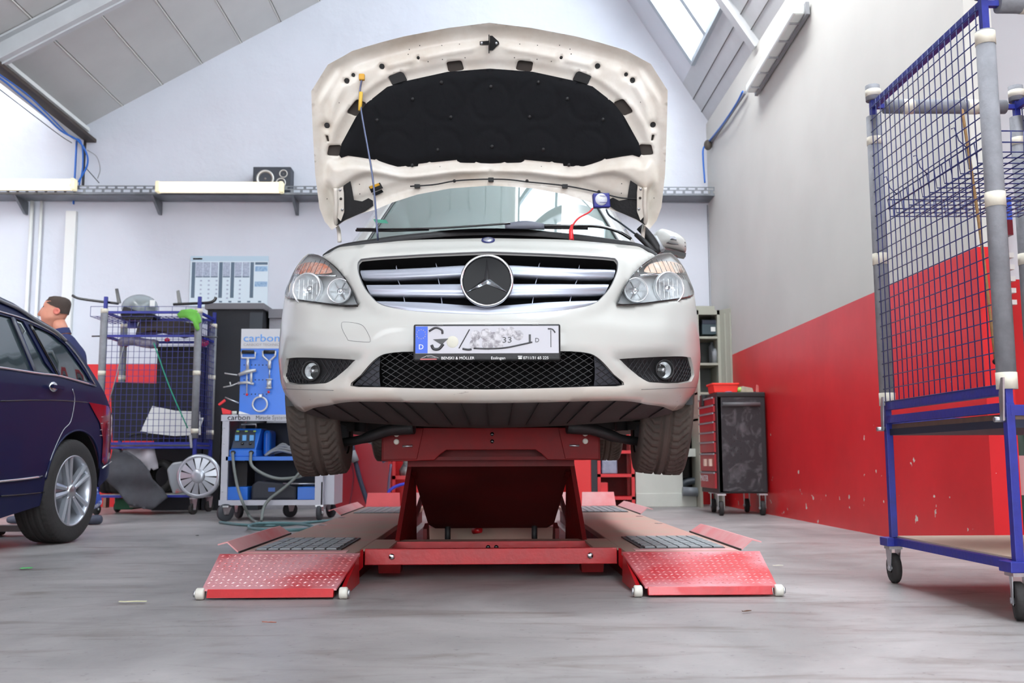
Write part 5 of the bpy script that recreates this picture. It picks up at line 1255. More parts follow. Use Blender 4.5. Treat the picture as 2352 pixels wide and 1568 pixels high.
# ================================================================== mechanic, mid-stride behind the estate car
PYY = 8.45
m_skin = mat('skin', (206, 142, 118), .5, var=.08, vscale=14); m_hair = mat('hair', (66, 54, 48), .8, bump=.4, bscale=90); m_jacket = mat('jacket_navy', (38, 46, 92), .8, var=.12, vscale=8, bump=.12, bscale=14)
m_trous = mat('trousers_blue', (38, 64, 150), .75, vcol=(198, 204, 222), vscale=7, sharp=(.50, .56)); m_shoe = mat('shoe_grey', (66, 70, 86), .6)
def skinbody(name, verts, edges, radii, m, parent, sub=2, root=0, flat=None):
    org = np.array(parent.location); me = bpy.data.meshes.new(name); me.from_pydata([tuple(np.array(v)-org) for v in verts], edges, []); me.materials.append(m)
    o = bpy.data.objects.new(name, me); COL.objects.link(o); o.parent = parent
    md = o.modifiers.new('skin', 'SKIN'); md.use_smooth_shade = True; md.branch_smoothing = .4
    for i, r in enumerate(radii):
        sv = me.skin_vertices[0].data[i]; sv.radius = r if hasattr(r, '__len__') else (r, r); sv.use_root = (i == root)
    s = o.modifiers.new('sub', 'SUBSURF'); s.levels = sub; s.render_levels = sub
    return o
def pp(px, py, dy=0.): return at(px, py, PYY+dy)
man = thing('person', 'man with short dark hair in a navy work jacket walking left behind the estate car', 'person', at(190, 1205, PYY)*np.array((1, 1, 0)))
feet_z = 0.
hd = pp(128, 722); neck = pp(140, 762); ch = pp(159, 806); pel = pp(168, 925)
# trousers and legs: one body skin from pelvis
nk_b = pp(143, 764)
V_ = [pel, pel*.5+ch*.5+np.array((.02, 0, 0)), ch+np.array((.01, 0, 0)), nk_b, pp(137, 757),
      ch+np.array((-.0, -.17, .03)), ch+np.array((.03, -.22, -.26)), ch+np.array((-.14, -.20, -.44)),
      ch+np.array((-.02, .19, .02)), ch+np.array((-.08, .25, -.28)), ch+np.array((-.28, .20, -.40))]
Ed = [(0, 1), (1, 2), (2, 3), (3, 4), (2, 5), (5, 6), (6, 7), (2, 8), (8, 9), (9, 10)]
skinbody('jacket', V_[:4]+V_[5:], [(0, 1), (1, 2), (2, 3), (2, 4), (4, 5), (5, 6), (2, 7), (7, 8), (8, 9)], [(.13, .13), (.135, .135), (.135, .135), (.072, .072), (.085, .085), (.065, .065), (.05, .05), (.085, .085), (.065, .065), (.05, .05)], m_jacket, man)
fR = at(222, 1196, PYY); fR[2] = .09; fL = fR+np.array((-.62, .16, 0)); kR = pel*.45+fR*.55+np.array((-.10, 0, .02)); kL = pel*.5+fL*.5+np.array((-.08, 0, 0))
skinbody('trousers', [pel+np.array((0, 0, .02)), pel+np.array((0, -.09, -.08)), kR, fR+np.array((0, 0, .04)), pel+np.array((0, .09, -.08)), kL, fL+np.array((0, 0, .04))], [(0, 1), (1, 2), (2, 3), (0, 4), (4, 5), (5, 6)], [(.15, .12), (.105, .105), (.075, .075), (.072, .072), (.105, .105), (.075, .075), (.068, .068)], m_trous, man)
for f in (fR, fL):
    skinbody('shoe', [f+np.array((.05, 0, -.045)), f+np.array((-.06, 0, -.05)), f+np.array((-.20, 0, -.055))], [(0, 1), (1, 2)], [(.05, .045), (.05, .042), (.04, .033)], m_shoe, man)
for hs_, k in ((V_[7], -1), (V_[10], 1)):   # hands with palm, thumb and four fingers
    h0 = hs_; h1 = hs_+np.array((-.07, 0, -.06)); vs = [h0, h1]; es = [(0, 1)]; rs = [(.028, .028), (.038, .018)]
    for j in range(4):
        b = h1+np.array((0, (j-1.5)*.019, 0)); L1 = (.045, .052, .05, .038)[j]
        i0 = len(vs); vs += [b+np.array((-.02, 0, -.015)), b+np.array((-.02-L1*.8, 0, -.02-L1*.6)), b+np.array((-.02-L1*.7, 0, -.02-L1*1.5))]; es += [(1, i0), (i0, i0+1), (i0+1, i0+2)]; rs += [(.0095, .0095), (.009, .009), (.007, .007)]
    i0 = len(vs); vs += [h0+np.array((-.03, k*.035, -.01)), h0+np.array((-.07, k*.045, -.03))]; es += [(0, i0), (i0, i0+1)]; rs += [(.011, .011), (.009, .009)]
    skinbody('hand', vs, es, rs, m_skin, man, 1)
# head: profile lofted, facing left (-X)
S = (pp(128, 800)[2]-pp(128, 682)[2]); S = pp(124, 682)[2]-pp(124, 752)[2]; hz0 = pp(124, 752)[2]; hx = pp(124, 700)[0]
pxm = PYY/FPX*1.05
def hx_(px): return pp(px, 715)[0]
prof = [(752, 108, 134), (747, 101, 138), (742, 98.5, 142), (738, 96.5, 146), (733, 96, 149), (729, 94.5, 151.5), (724, 93.5, 154), (720, 93, 156), (716, 93.5, 157.5), (711, 97, 158.5), (706, 99.5, 159.5), (701, 99, 160), (696, 101, 160), (691, 104.5, 158.5), (687, 109.5, 155), (684, 116, 148), (682, 126, 138)]
rows = []
for y_, xa, xb in prof:
    z_ = pp(124, y_)[2]; A, B = hx_(xa), hx_(xb); c = (A+B)/2; h = (B-A)/2; wv = min(.078, h*.80)*(1.0 if y_ < 735 else .86)
    rows.append([(c-h*math.cos(t)*(1 if True else 1), PYY+wv*math.sin(t)*(1.0-.22*max(0, math.cos(t))**2), z_) for t in np.linspace(0, 2*PI, 29)[:-1]])
hm = MB(); hm.grid(rows, True, True); hm.add([rows[-1][i] for i in range(28)], [tuple(range(28))], True)
hm.build('head', m_skin, man, sub=1)
MB().tube([pp(133, 738), pp(139, 752), pp(146, 772)], [.054, .056, .06], 16).build('neck', m_skin, man, sub=0)
nz = MB(); q = [pp(98, 705), pp(86, 720), pp(88, 725), pp(97, 727)]
nz.add([q[0]+np.array((0, -.008, 0)), q[0]+np.array((0, .008, 0)), q[1], q[2]+np.array((0, -.014, 0)), q[2]+np.array((0, .014, 0)), q[3]+np.array((0, -.016, 0)), q[3]+np.array((0, .016, 0)), pp(103, 715)], [(0, 1, 2), (0, 2, 3), (1, 4, 2), (2, 4, 3), (3, 4, 6, 5), (0, 3, 5, 7), (1, 7, 6, 4)], True); nz.build('nose', m_skin, man)
e_ = MB(); e_.M = Matrix.Translation(pp(131, 715, -.074).tolist()) @ Matrix.Rotation(.2, 4, 'Y'); e_.lathe([(.026, 0), (.030, -.008), (.022, -.014), (.010, -.006), (.001, -.004)], (0, 0, 0), (0, 1, 0), 16); e_o = e_.build('ear', mat('ear_skin', (214, 120, 104), .5), man); e_o.scale = (1, 1, 1)
for dy in (-1, 1):
    MB().ball(pp(103, 712)+np.array((.012, dy*.030, 0)), .011, 10, (.8, 1, .7)).build('eye', mat('eye_dark', (40, 32, 30), .3) if 'eye_dark' not in MATS else MATS['eye_dark'], man)
    MB().tube([pp(100, 706)+np.array((.004, dy*.018, 0)), pp(104, 704)+np.array((.004, dy*.04, 0))], .004, 6).build('eyebrow', m_hair, man)
MB().tube([pp(97.5, 733)+np.array((0, -.022, 0)), pp(95.5, 733)+np.array((0, 0, 0)), pp(97.5, 733)+np.array((0, .022, 0))], .004, 6).build('mouth', mat('lip', (176, 98, 88), .5), man)
# cropped hair cap over crown and nape
rows = []
for y_, xa, xb in [(722, 146, 157), (716, 143, 158.7), (710, 140, 160), (703, 124, 161.5), (697, 113, 161.8), (691, 106, 160), (687, 109, 156.5), (683.5, 116, 149.5), (681, 126, 138)]:
    z_ = pp(124, y_)[2]; B = hx_(xb); A = hx_(xa); full = hx_([p_[1] for p_ in prof if abs(p_[0]-y_) < 4][0]); c = (full+B)/2; h = (B-full)/2; wv = min(.082, h*.84)
    ca = max(-1, min(1, (A-c)/h)); t0 = math.acos(-ca) if abs(ca) < 1 else .05
    rows.append([(c-h*math.cos(t), PYY+wv*1.02*math.sin(t)*(1-.22*max(0, math.cos(t))**2), z_) for t in np.linspace(t0, 2*PI-t0, 22)])
MB().grid(rows, True).build('hair', m_hair, man)
MB().lathe([(.075, 0), (.068, .05), (.064, .05), (.066, 0)], nk_b+np.array((.0, 0, -.02)), (-.25, 0, 1), 20).build('collar', m_jacket, man)
# ================================================================== left parts rack
def wheelcaster(parent, c, r=.05, w_=.028, ang=0., m=m_rubber, top=None, name='caster'):
    top = top or r*2.6; d = np.array((math.sin(ang), math.cos(ang), 0)); s_ = np.array((d[1], -d[0], 0)); c = np.array(c, float)
    k = MB(); k.lathe([(r*.3, -w_/2), (r*.92, -w_/2), (r, -w_/3), (r, w_/3), (r*.92, w_/2), (r*.3, w_/2)], c+np.array((0, 0, r)), s_, 20)
    o = k.build(name, m, parent)
    for e in (-1, 1): MB().prism([c+s_*e*w_*.62+d*a+np.array((0, 0, z)) for a, z in ((-r*.25, r*.8), (r*.25, r*.8), (r*.6, top-.012), (-r*.5, top-.012))], s_*e*.003).build('fork', m_steel, o)
    MB().cyl(c+np.array((0, 0, r))-s_*w_*.9, c+np.array((0, 0, r))+s_*w_*.9, r*.16, 10).build('axle', m_steel, o)
    MB().box(c+np.array((-w_, -w_, top-.014)), c+np.array((w_, w_, top))).build('swivel_plate', m_steel, o)
    return o
m_wire = mat('wire_blue', (40, 46, 120), .4)
LR = thing('parts_rack', 'blue wire mesh parts trolley with grey foam posts standing against the back wall', 'rack', (-3.45, 10.3, 0), 'blue mesh parts trolleys')
xa, xb, ya, yb = -3.90, -2.955, 10.05, 10.60
for (x, y, ztop) in ((xa, ya, 2.18), (xb, ya, 2.18), (xa, yb, 2.10), (xb, yb, 2.10)):
    MB().box((x-.016, y-.016, .17), (x+.016, y+.016, ztop)).build('post', m_blue, LR)
    MB().cyl((x-.004, y-.01, .75 if x > -3.5 else .8), (x-.004, y-.01, ztop-.14), .036, 14).build('foam_sleeve', m_foam, LR)
    for z in (.80, ztop-.17, 1.38): MB().cyl((x-.004, y-.01, z), (x-.004, y-.01, z+.045), .038, 14).build('tape_band', m_tape, LR)
    wheelcaster(LR, (x+.01, y-.02, 0), .055, .03, .5 if x > -3.5 else .2, top=.165)
for z in (.70, .66, .18, 2.02, 1.78):
    for y in (ya, yb): MB().bar((xa, y, z), (xb, y, z), .025, .025 if z != .66 else .02).build('rail', m_blue, LR)
    for x in (xa, xb): MB().bar((x, ya, z), (x, yb, z), .025, .025).build('rail', m_blue, LR)
MB().box((xa, ya, .185), (xb, yb, .195)).build('bottom_shelf', m_cream, LR); MB().box((xa, ya+.02, .68), (xb, yb, .688)).build('middle_shelf', m_cream, LR)
wm = MB(); 
for x in np.linspace(xa+.03, xb-.03, 17): wm.bar((x, ya-.014, .71), (x, ya-.014, 1.95), .0042, .0042)
for z in np.linspace(.75, 1.93, 20): wm.bar((xa, ya-.018, z), (xb, ya-.018, z), .0042, .0042)
wm.build('mesh_front', m_wire, LR)
wm = MB()
for y in np.linspace(ya+.05, yb-.05, 8): wm.bar((xb+.018, y, .71), (xb+.018, y, 1.95), .0045, .0045)
for z in np.linspace(.75, 1.93, 20): wm.bar((xb+.02, ya, z), (xb+.02, yb, z), .0045, .0045)
wm.build('mesh_side', m_wire, LR)
wm = MB()
for x in np.linspace(xa-.15, xb, 20): wm.bar((x, ya, 1.98), (x, yb, 1.98), .005, .005)
for y in np.linspace(ya, yb, 8): wm.bar((xa-.15, y, 1.98), (xb, y, 1.98), .005, .005)
wm.bar((xa-.15, ya, 2.08), (xb, ya, 2.08), .005, .005)
for x in np.linspace(xa-.15, xb, 9): wm.bar((x, ya, 1.98), (x, ya, 2.08), .004, .004)
wm.build('top_basket', m_wire, LR)
def RP(px, py, Y=10.1): return at(px, py, Y)
# things on the rack
def bent(name, label, pts, r, m, cat, flat=1.): return tag(MB().tube(smooth_pts(pts, 4), r, 8).build(name, m), label, cat)
b1 = thing('bumper_bracket', 'black bent metal carrier bar sticking out left over the rack', 'car part', RP(220, 690))
MB().tube(smooth_pts([RP(166, 678), RP(180, 685), RP(220, 691), RP(272, 697)], 4), .014, 6).build('bar', m_blackg, b1); MB().prism([RP(264, 663), RP(270, 662), RP(277, 695), RP(269, 697)], (0, .02, 0)).build('tab', m_blackg, b1)
b2 = thing('bumper_bracket', 'black bent metal carrier bar at the right end over the rack', 'car part', RP(440, 697))
MB().tube(smooth_pts([RP(398, 699), RP(440, 697), RP(478, 695), RP(492, 690), RP(496, 682)], 4), .015, 6).build('bar', m_blackg, b2); MB().prism([RP(405, 668), RP(411, 666), RP(417, 697), RP(408, 699)], (0, .02, 0)).build('tab', m_blackg, b2)
hl = thing('headlamp_unit', 'old headlamp wrapped in clear film on top of the left rack', 'headlamp', RP(320, 732, 10.25))
mb = MB(); c = RP(321, 706, 10.25); mb.ball(c, .19, 18, (.98, .7, .72)); mb.build('film_wrap', clear_mat('film_wrap', (214, 218, 222), 1.6, .15, fog=.35), hl)
mb = MB(); mb.ball(c+np.array((.02, 0, -.005)), .155, 16, (.95, .6, .6)); mb.build('lamp_body', mat('lamp_mottled', (64, 66, 70), .3, vcol=(206, 208, 212), vscale=9, sharp=(.44, .56)), hl)
MB().prism([RP(276, 722, 10.1), RP(284, 702, 10.1), RP(310, 712, 10.1), RP(355, 722, 10.1), (RP(350, 734, 10.1)), RP(282, 734, 10.1)], (0, .2, 0)).build('black_mount', m_black, hl, bevel=.006)
MB().cbox(RP(350, 697, 10.14), (.05, .01, .07)).build('label', m_white, hl)
def cloth(name, label, poly, Y, m, cat='cloth', amp=.02, th=.012, fr=7):
    Q = [np.array(p, float) for p in poly]
    mb = panel([p for p in Q], [], lambda a, b, o=0: at(a, b, Y)+np.array((0, amp*math.sin(a/fr)+amp*.6*math.sin(b/9.+a/13.), 0)), 6., step=5.)
    return tag(mb.build(name, m, solid=th, weld=True), label, cat)
cloth('green_cloth', 'lime green microfibre cloth hanging over the rack corner post', [(406, 722), (418, 712), (433, 711), (440, 709), (452, 712), (457, 722), (463, 738), (461, 742), (456, 742), (458, 756), (452, 759), (447, 752), (442, 738), (430, 730), (412, 730)], 9.98, mat('cloth_green', (112, 186, 78), .8))
MB_ = MB
t_ = tag(MB().prism([RP(a, b, 10.2) for a, b in ((310, 768), (318, 740), (340, 735), (410, 736), (444, 742), (446, 760), (405, 770), (385, 764), (355, 758), (335, 761))], (0, .28, 0)).build('arch_liner', mat('felt_brown', (66, 60, 58), .9), bevel=.01), 'dark felt wheel arch liner lying on the upper basket of the left rack', 'car part')
tag(MB().tube(smooth_pts([RP(211, 772), RP(300, 771), RP(400, 772), RP(500, 774)], 3), .008, 6).build('thin_bar', m_blackg), 'thin straight black bar laid across the left rack, ends sticking out', 'bar')
t_ = tag(MB().tube(smooth_pts([RP(272, 788, 10.3), RP(300, 782, 10.3), RP(335, 788, 10.3), RP(362, 790, 10.3)], 4), [.03, .05, .06, .055, .05, .05, .05, .05, .05, .05, .05, .045, .04], 10).build('wrapped_part', mat('plastic_wrap_grey', (112, 106, 122), .25, vcol=(152, 146, 160), vscale=14)), 'long part wrapped in grey plastic film inside the left rack', 'car part')
tag(MB().box(RP(293, 738, 10.3), RP(316, 754, 10.34)).build('blue_box', m_tb if 'tester_blue' in MATS else m_blue), 'small blue plastic box under the top basket of the left rack', 'box')
tag(MB().prism([RP(a, b, 10.3) for a, b in ((411, 750), (443, 753), (444, 757), (412, 763))], (0, .04, 0)).build('red_reflector', mat('reflector_red', (200, 70, 76), .3)), 'red reflector strip lying in the left rack below the green cloth', 'reflector')
tl = tag(MB().ball(RP(466, 787, 10.35), .06, 12, (1, .6, .8)).build('tail_light_unit', mat('light_crimson', (186, 24, 70), .15, coat=.5)), 'crimson tail light sticking out right of the left rack', 'tail light')
tag(MB().ball(RP(384, 780, 10.2), .025, 10, (1.2, .6, .8)).build('red_plug', mat('cap_red', (226, 34, 44), .4)), 'small bright red plastic plug in the middle of the left rack', 'plug')
tag(MB().prism([RP(a, b, 10.25) for a, b in ((380, 860), (385, 850), (450, 850), (455, 860), (455, 1000), (385, 1000))], (0, .03, 0)).build('door_lining', mat('panel_black', (28, 28, 36), .7)), 'upright black door lining panel behind the mesh of the left rack', 'car part')
tag(MB().prism([RP(a, b, 10.35) for a, b in ((255, 900), (262, 878), (362, 880), (362, 1012), (258, 1012))], (0, .03, 0)).build('trim_sheet', MATS['panel_black']), 'lower black trim panel at the left inside the left rack', 'car part')
tag(MB().prism([RP(a, b, 10.12) for a, b in ((322, 992), (350, 932), (404, 943), (458, 945), (460, 998), (400, 1001))], (0, .02, 0)).build('body_sheet', m_white), 'bent white body panel standing on the middle shelf of the left rack', 'car part')
tag(MB().prism([RP(a, b, 10.2) for a, b in ((440, 958), (467, 959), (458, 985), (440, 985))], (0, .02, 0)).build('white_offcut', m_white), 'small white panel corner poking out right of the rack post', 'car part')
tag(MB().tube(smooth_pts([RP(296, 1001), RP(310, 996), RP(330, 995), RP(342, 1000)], 4), .018, 8).build('grab_bar', m_black), 'black curved grab handle lying on the middle shelf of the left rack', 'handle')
c_ = [RP(353, 787, 9.98), RP(390, 890, 9.98), RP(431, 983, 9.98)]; tag(MB().tube(smooth_pts(c_, 3), .006, 6).build('elastic_rope', mat('cord_green', (24, 140, 112), .6)), 'taut green elastic cord slanting across the front of the left rack', 'cord')
tag(MB().tube([RP(284, 795, 10.03), RP(268, 860, 10.0), RP(250, 925, 10.0)], .005, 6).build('thin_rope', m_grey), 'thin grey cord hanging on the left side of the left rack', 'cord')
MB().prism([RP(434, 998, 10.0), RP(440, 998, 10.0), RP(442, 1028, 10.0), RP(437, 1028, 10.0)], (0, .01, 0)).build('latch_hook', m_steel, LR)
# undertray leaning in front, tyre, bag, hub cap, white cloth, green crate
us = [(262, 1030), (290, 1035), (318, 1055), (345, 1080), (352, 1100), (372, 1122), (385, 1142), (360, 1165), (350, 1170), (296, 1160), (268, 1125), (240, 1095)]
mb = panel([np.array(p, float) for p in us], [], lambda a, b, o=0: at(a, b, 9.93+.08*(1165-b)/130.)+np.array((0, .02*math.sin(a/15.)+.02*math.sin(b/11.), 0)), 7., step=6.)
und = tag(mb.build('engine_undertray', mat('undertray_grey', (58, 58, 64), .7, var=.3, vscale=8), solid=.02, weld=True), 'grey crumpled plastic engine undertray leaning against the left rack', 'car part')
cloth('dust_sheet', 'pale grey cloth hanging from the middle shelf of the left rack', [(276, 1024), (354, 1024), (358, 1050), (362, 1075), (352, 1080), (347, 1074), (345, 1082), (320, 1065), (290, 1040)], 10.1, mat('cloth_grey', (172, 166, 172), .8, var=.1))
def tyre(name, label, c, R, Wd, ax, m=m_rubber):
    pf = [(R*.62, -Wd*.42), (R*.75, -Wd*.5), (R*.93, -Wd*.47), (R*.985, -Wd*.40), (R, -Wd*.3), (R, -Wd*.13), (R*.975, -Wd*.12), (R*.975, -Wd*.06), (R, -Wd*.05)]
    pf = pf+[(a, -b) for a, b in pf[::-1]]
    return tag(MB().lathe(pf, c, ax, 40).build(name, m), label, 'tyre')
tyre('spare_tyre', 'black tyre lying at the right on the bottom shelf of the left rack', (RP(370, 1105, 10.3)[0], 10.32, .37), .17, .24, (0.05, 1, 0))
tyre('spare_tyre', 'black tyre tread just right of the estate car bumper on the rack shelf', (RP(258, 1110, 10.3)[0], 10.3, .37), .17, .22, (1, .0, 0))
tag(MB().prism([RP(a, b, 10.1) for a, b in ((382, 1078), (395, 1062), (420, 1058), (425, 1100), (420, 1132), (396, 1134), (388, 1110))], (0, .12, 0)).build('plastic_bag', mat('bag_grey', (150, 154, 160), .3, vcol=(196, 100, 96), vscale=5, sharp=(.6, .64)), bevel=.02), 'grey plastic bag with red print beside the hub cap on the left rack', 'bag')
hc = thing('hub_cap', 'silver ten-hole wheel trim leaning on the right leg of the left rack', 'hub cap', (RP(457, 1092, 9.97)[0], 9.97, .2))
ctr = RP(456, 1093, 9.98); Rh = .215
wh_ = MB(); n_ = 13
for k in range(n_):
    a0 = 2*PI*k/n_; a1 = a0+2*PI/n_*.60
    for (ra, rb, da, db) in ((.055, .20, .012, .0),):
        def pt(r, a, y): return ctr+np.array((r*math.cos(a), y, r*math.sin(a)))
        wid = .40
        A0, A1 = a0, a0+2*PI/n_*.80; m_ = (A0+A1)/2
        wh_.prism([pt(.06, m_-.225, -.02), pt(.06, m_+.225, -.02), pt(.195, A1, 0), pt(.195, A0, 0)], (0, .010, 0))
wh_.build('vanes', m_alloy, hc)
MB().lathe([(.18, -.004), (.198, -.010), (.215, .0), (.218, .02), (.21, .03), (.19, .01), (.18, .004)], ctr, (0, 1, 0), 44).build('rim_ring', m_alloy, hc)
MB().lathe([(.07, -.018), (.062, -.028), (.03, -.032), (.001, -.034)], ctr, (0, 1, 0), 26).build('centre_cap', m_alloy, hc)
MB().lathe([(.19, .028), (.001, .03)], ctr, (0, 1, 0), 30).build('dark_back', m_black, hc)
tag(MB().box(RP(262, 1170, 10.3), RP(330, 1142, 10.6)).build('green_crate', mat('crate_green', (12, 92, 58), .5), bevel=.01), 'dark green crate on the floor under the left rack', 'crate')
tag(MB().box(RP(296, 1166, 10.15), RP(345, 1146, 10.25)).build('grey_box', mat('box_mud', (112, 110, 104), .7), bevel=.01), 'muddy grey box on the floor under the left rack beside the undertray', 'box')
tag(MB().box(RP(236, 1166, 10.5), RP(252, 1142, 10.6)).build('brown_box', mat('box_brown', (150, 112, 98), .7)), 'small brownish box on the floor left of the green crate', 'box')

# ================================================================== black cabinet behind trolley, worktop
kb = thing('tall_cabinet', 'tall matt black cabinet between the left rack and the blue trolley', 'cabinet', (-2.75, 10.95, 0))
x0_, x1_ = -3.10, -2.50
MB().box((x0_, 10.85, 0), (x1_, 11.5, 2.17)).build('body', mat('cabinet_black', (30, 31, 38), .6, var=.15), kb); MB().box((x0_+.46, 10.845, 0), (x1_, 10.85, 2.14)).build('side_panel', mat('cabinet_slate', (46, 52, 60), .5), kb)
MB().box((x0_-.02, 10.80, 2.17), (x1_+.02, 11.5, 2.235)).build('top', mat('cab_top', (110, 108, 112), .5), kb)
kb2 = thing('low_cabinet', 'lower black cabinet standing behind the mesh of the left rack', 'cabinet', (-3.7, 10.95, 0))
q0_, q1_ = at(362, 800, 10.9), at(470, 800, 10.9)
MB().box((q0_[0], 10.9, 0), (x0_-.03, 11.5, q0_[2])).build('body', MATS['cabinet_black'], kb2); MB().box((q0_[0]-.01, 10.88, q0_[2]), (x0_-.03, 11.5, q0_[2]+.02)).build('top', MATS['cabinet_black'], kb2)
bx_ = thing('grey_locker', 'light grey locker partly hidden behind the pegboard of the blue trolley', 'locker', (-2.2, 11.2, 0))
MB().box((-2.47, 11.05, 0), (-1.82, 11.6, 2.10)).build('body', mat('locker_grey', (168, 168, 176), .5, vcol=(130, 128, 132), vscale=1.5), bx_); MB().box((-2.47, 11.0, 2.10), (-1.82, 11.6, 2.2)).build('top', mat('locker_top', (120, 118, 124), .5), bx_)

# ================================================================== blue pulling-tool trolley
TY = 8.9
T3 = lambda px, py, Y=TY: at(px, py, Y)
tro = thing('tool_trolley', 'grey and blue workshop trolley with a pegboard, standing left of the lift', 'trolley', (-1.9, 9.15, 0))
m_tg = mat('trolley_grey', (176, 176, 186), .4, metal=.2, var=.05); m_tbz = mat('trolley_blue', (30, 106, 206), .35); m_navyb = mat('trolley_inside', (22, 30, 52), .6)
X0, X1 = T3(507, 1000)[0], T3(766, 1000)[0]; Yb = 9.52; zt_, zb_ = T3(600, 952)[2], T3(600, 1160)[2]
X1 = T3(738, 1100)[0]
for x in (X0, X1-.055):
    MB().box((x, TY, zb_), (x+.07, TY+.03, zt_)).build('corner_post', m_tg, tro); MB().box((x, Yb-.03, zb_), (x+.07, Yb, zt_)).build('corner_post', m_tg, tro)
for k, x in enumerate((X0, X1)): MB().box((x, TY, zb_), (x+.012, Yb, zt_ if k == 0 else zb_+.2)).build('side_panel', m_tg, tro)
MB().box((X1-.02, TY+.1, zb_), (X1+.10, TY+.6, zt_-.1)).build('gas_bottle_bay', m_tg, tro)
MB().box((X0, TY-.004, zt_-.055), (X1, TY+.02, zt_)).build('top_fascia', m_tg, tro)
MB().box((X0, TY, zt_-.012), (X1, Yb, zt_)).build('top_shelf', m_tg, tro)
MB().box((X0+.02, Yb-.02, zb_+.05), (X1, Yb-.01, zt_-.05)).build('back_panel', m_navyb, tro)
zm = T3(600, 1048)[2]; MB().box((X0+.05, TY, zm-.035), (X1, Yb, zm)).build('middle_shelf', m_tbz, tro)
MB().box((X0, TY-.004, zb_), (X1, TY+.02, zb_+.045)).build('bottom_rail', m_tg, tro); MB().box((X0, TY, zb_+.03), (X1, Yb, zb_+.045)).build('bottom_shelf', m_tg, tro)
for q in range(5): MB().lathe([(.006, 0), (.005, .002), (.001, .002)], (X0+.03, TY-.001, zb_+.12+.14*q), (0, -1, 0), 8).build('rivet', m_steel, tro)
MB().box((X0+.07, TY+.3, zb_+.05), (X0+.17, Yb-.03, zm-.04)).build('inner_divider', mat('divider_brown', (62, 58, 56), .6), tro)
for (px, py, r, a) in ((517, 1197, .075, .9), (548, 1190, .07, -.7), (679, 1184, .07, .9), (734, 1195, .07, .1), (760, 1188, .07, -.7)):
    c = atz(px, py, 0); c[2] = 0; c[1] = min(c[1], 9.45); wheelcaster(tro, c, r, .035, a, top=zb_-.0, m=mat('caster_dark', (52, 54, 60), .6) if 'caster_dark' not in MATS else MATS['caster_dark'])
text('letters', 'carbon', m_blackg, tro, T3(522, 964, TY-.006), .066, sx=1.1); text('letters', 'Miracle System', m_blackg, tro, T3(587, 963, TY-.006), .050, sx=.9)
# pegboard
PB = TY+.30; b0 = at(549, 952, PB); b1_ = at(700, 800, PB); b2_ = at(700, 755, PB)
MB().box((b0[0], PB, b0[2]), (b1_[0], PB+.02, b1_[2])).build('pegboard', mat('peg_blue', (58, 122, 222), .35), tro)
MB().box((b0[0], PB-.003, b1_[2]), (b1_[0], PB+.02, b2_[2])).build('sign_board', mat('sign_grey', (204, 204, 208), .5), tro)
m_signb = mat('sign_blue', (86, 152, 224), .4)
text('letters', 'carbon', m_signb, tro, at(558, 784, PB-.005), .098, sx=1.25, ext=.002); text('letters', 'CARBODY TECHNIC', mat('sign_small', (168, 160, 160), .5), tro, at(559, 794, PB-.005), .034, sx=1.05)
for r_ in (838, 872, 905):
    for k in range(7): MB().lathe([(.006, .001), (.001, .001)], at(561+8.5*k, r_, PB-.002), (0, -1, 0), 7).build('peg_hole', m_navyb, tro)
# tools hanging on the board (things of their own)
m_cast = mat('cast_grey', (196, 196, 196), .35, metal=.4)
def TT(px, py, dy=.0): return at(px, py, PB-.05+dy)
pt1 = thing('dent_puller', 'grey pulling tool with two long splayed jaws hanging on the pegboard', 'pulling tool', TT(568, 900))
MB().cyl(TT(556, 808), TT(583, 808), .018, 12).build('handle', m_black, pt1); MB().tube([TT(555, 808), TT(555, 822), TT(586, 822), TT(586, 808)], .009, 8).build('yoke', m_cast, pt1); MB().cyl(TT(569, 822), TT(569, 850), .014, 10).build('shaft', m_cast, pt1)
MB().tube([TT(588, 850), TT(568, 853), TT(548, 861)], [.014, .022, .014], 8).build('clamp_body', m_cast, pt1); MB().tube([TT(545, 861), TT(535, 860), TT(516, 857)], .007, 6).build('jaw', m_cast, pt1)
MB().tube([TT(583, 882), TT(568, 878), TT(546, 880)], [.012, .014, .012], 8).build('clamp_body', m_cast, pt1); MB().tube([TT(545, 880), TT(530, 886), TT(513, 889)], .006, 6).build('jaw', m_cast, pt1); MB().tube([TT(530, 885), TT(528, 877)], .006, 6).build('jaw_tip', m_cast, pt1)
MB().cyl(TT(567, 855), TT(567, 905), .006, 8).build('rod', m_cast, pt1); MB().cyl(TT(577, 855), TT(577, 880), .012, 8).build('link', m_cast, pt1); MB().ball(TT(567, 906), .012, 8).build('tip', m_redc, pt1)
pt2 = thing('slide_hammer', 'grey y-shaped slide hammer hanging at the right on the pegboard', 'pulling tool', TT(618, 860))
MB().cyl(TT(606, 808), TT(632, 808), .018, 12).build('handle', m_black, pt2); MB().tube([TT(604, 806), TT(604, 818), TT(618, 830), TT(632, 818), TT(632, 806)], .010, 8).build('yoke', m_cast, pt2); MB().cyl(TT(619, 828), TT(619, 846), .016, 10).build('shaft', m_cast, pt2)
MB().cyl(TT(619, 846), TT(619, 870), .006, 8).build('rod', m_steel, pt2); MB().cyl(TT(618, 870), TT(618, 893), .022, 14).build('weight', m_cast, pt2); MB().cyl(TT(618, 870), TT(618, 872), .030, 14).build('flange', m_cast, pt2); MB().cyl(TT(618, 890), TT(618, 892), .030, 14).build('flange', m_cast, pt2); MB().ball(TT(617, 900), .012, 8).build('tip', m_redc, pt2)
rg = thing('clamp_ring', 'round silver ring clamp hanging low on the pegboard', 'ring clamp', TT(598, 945))
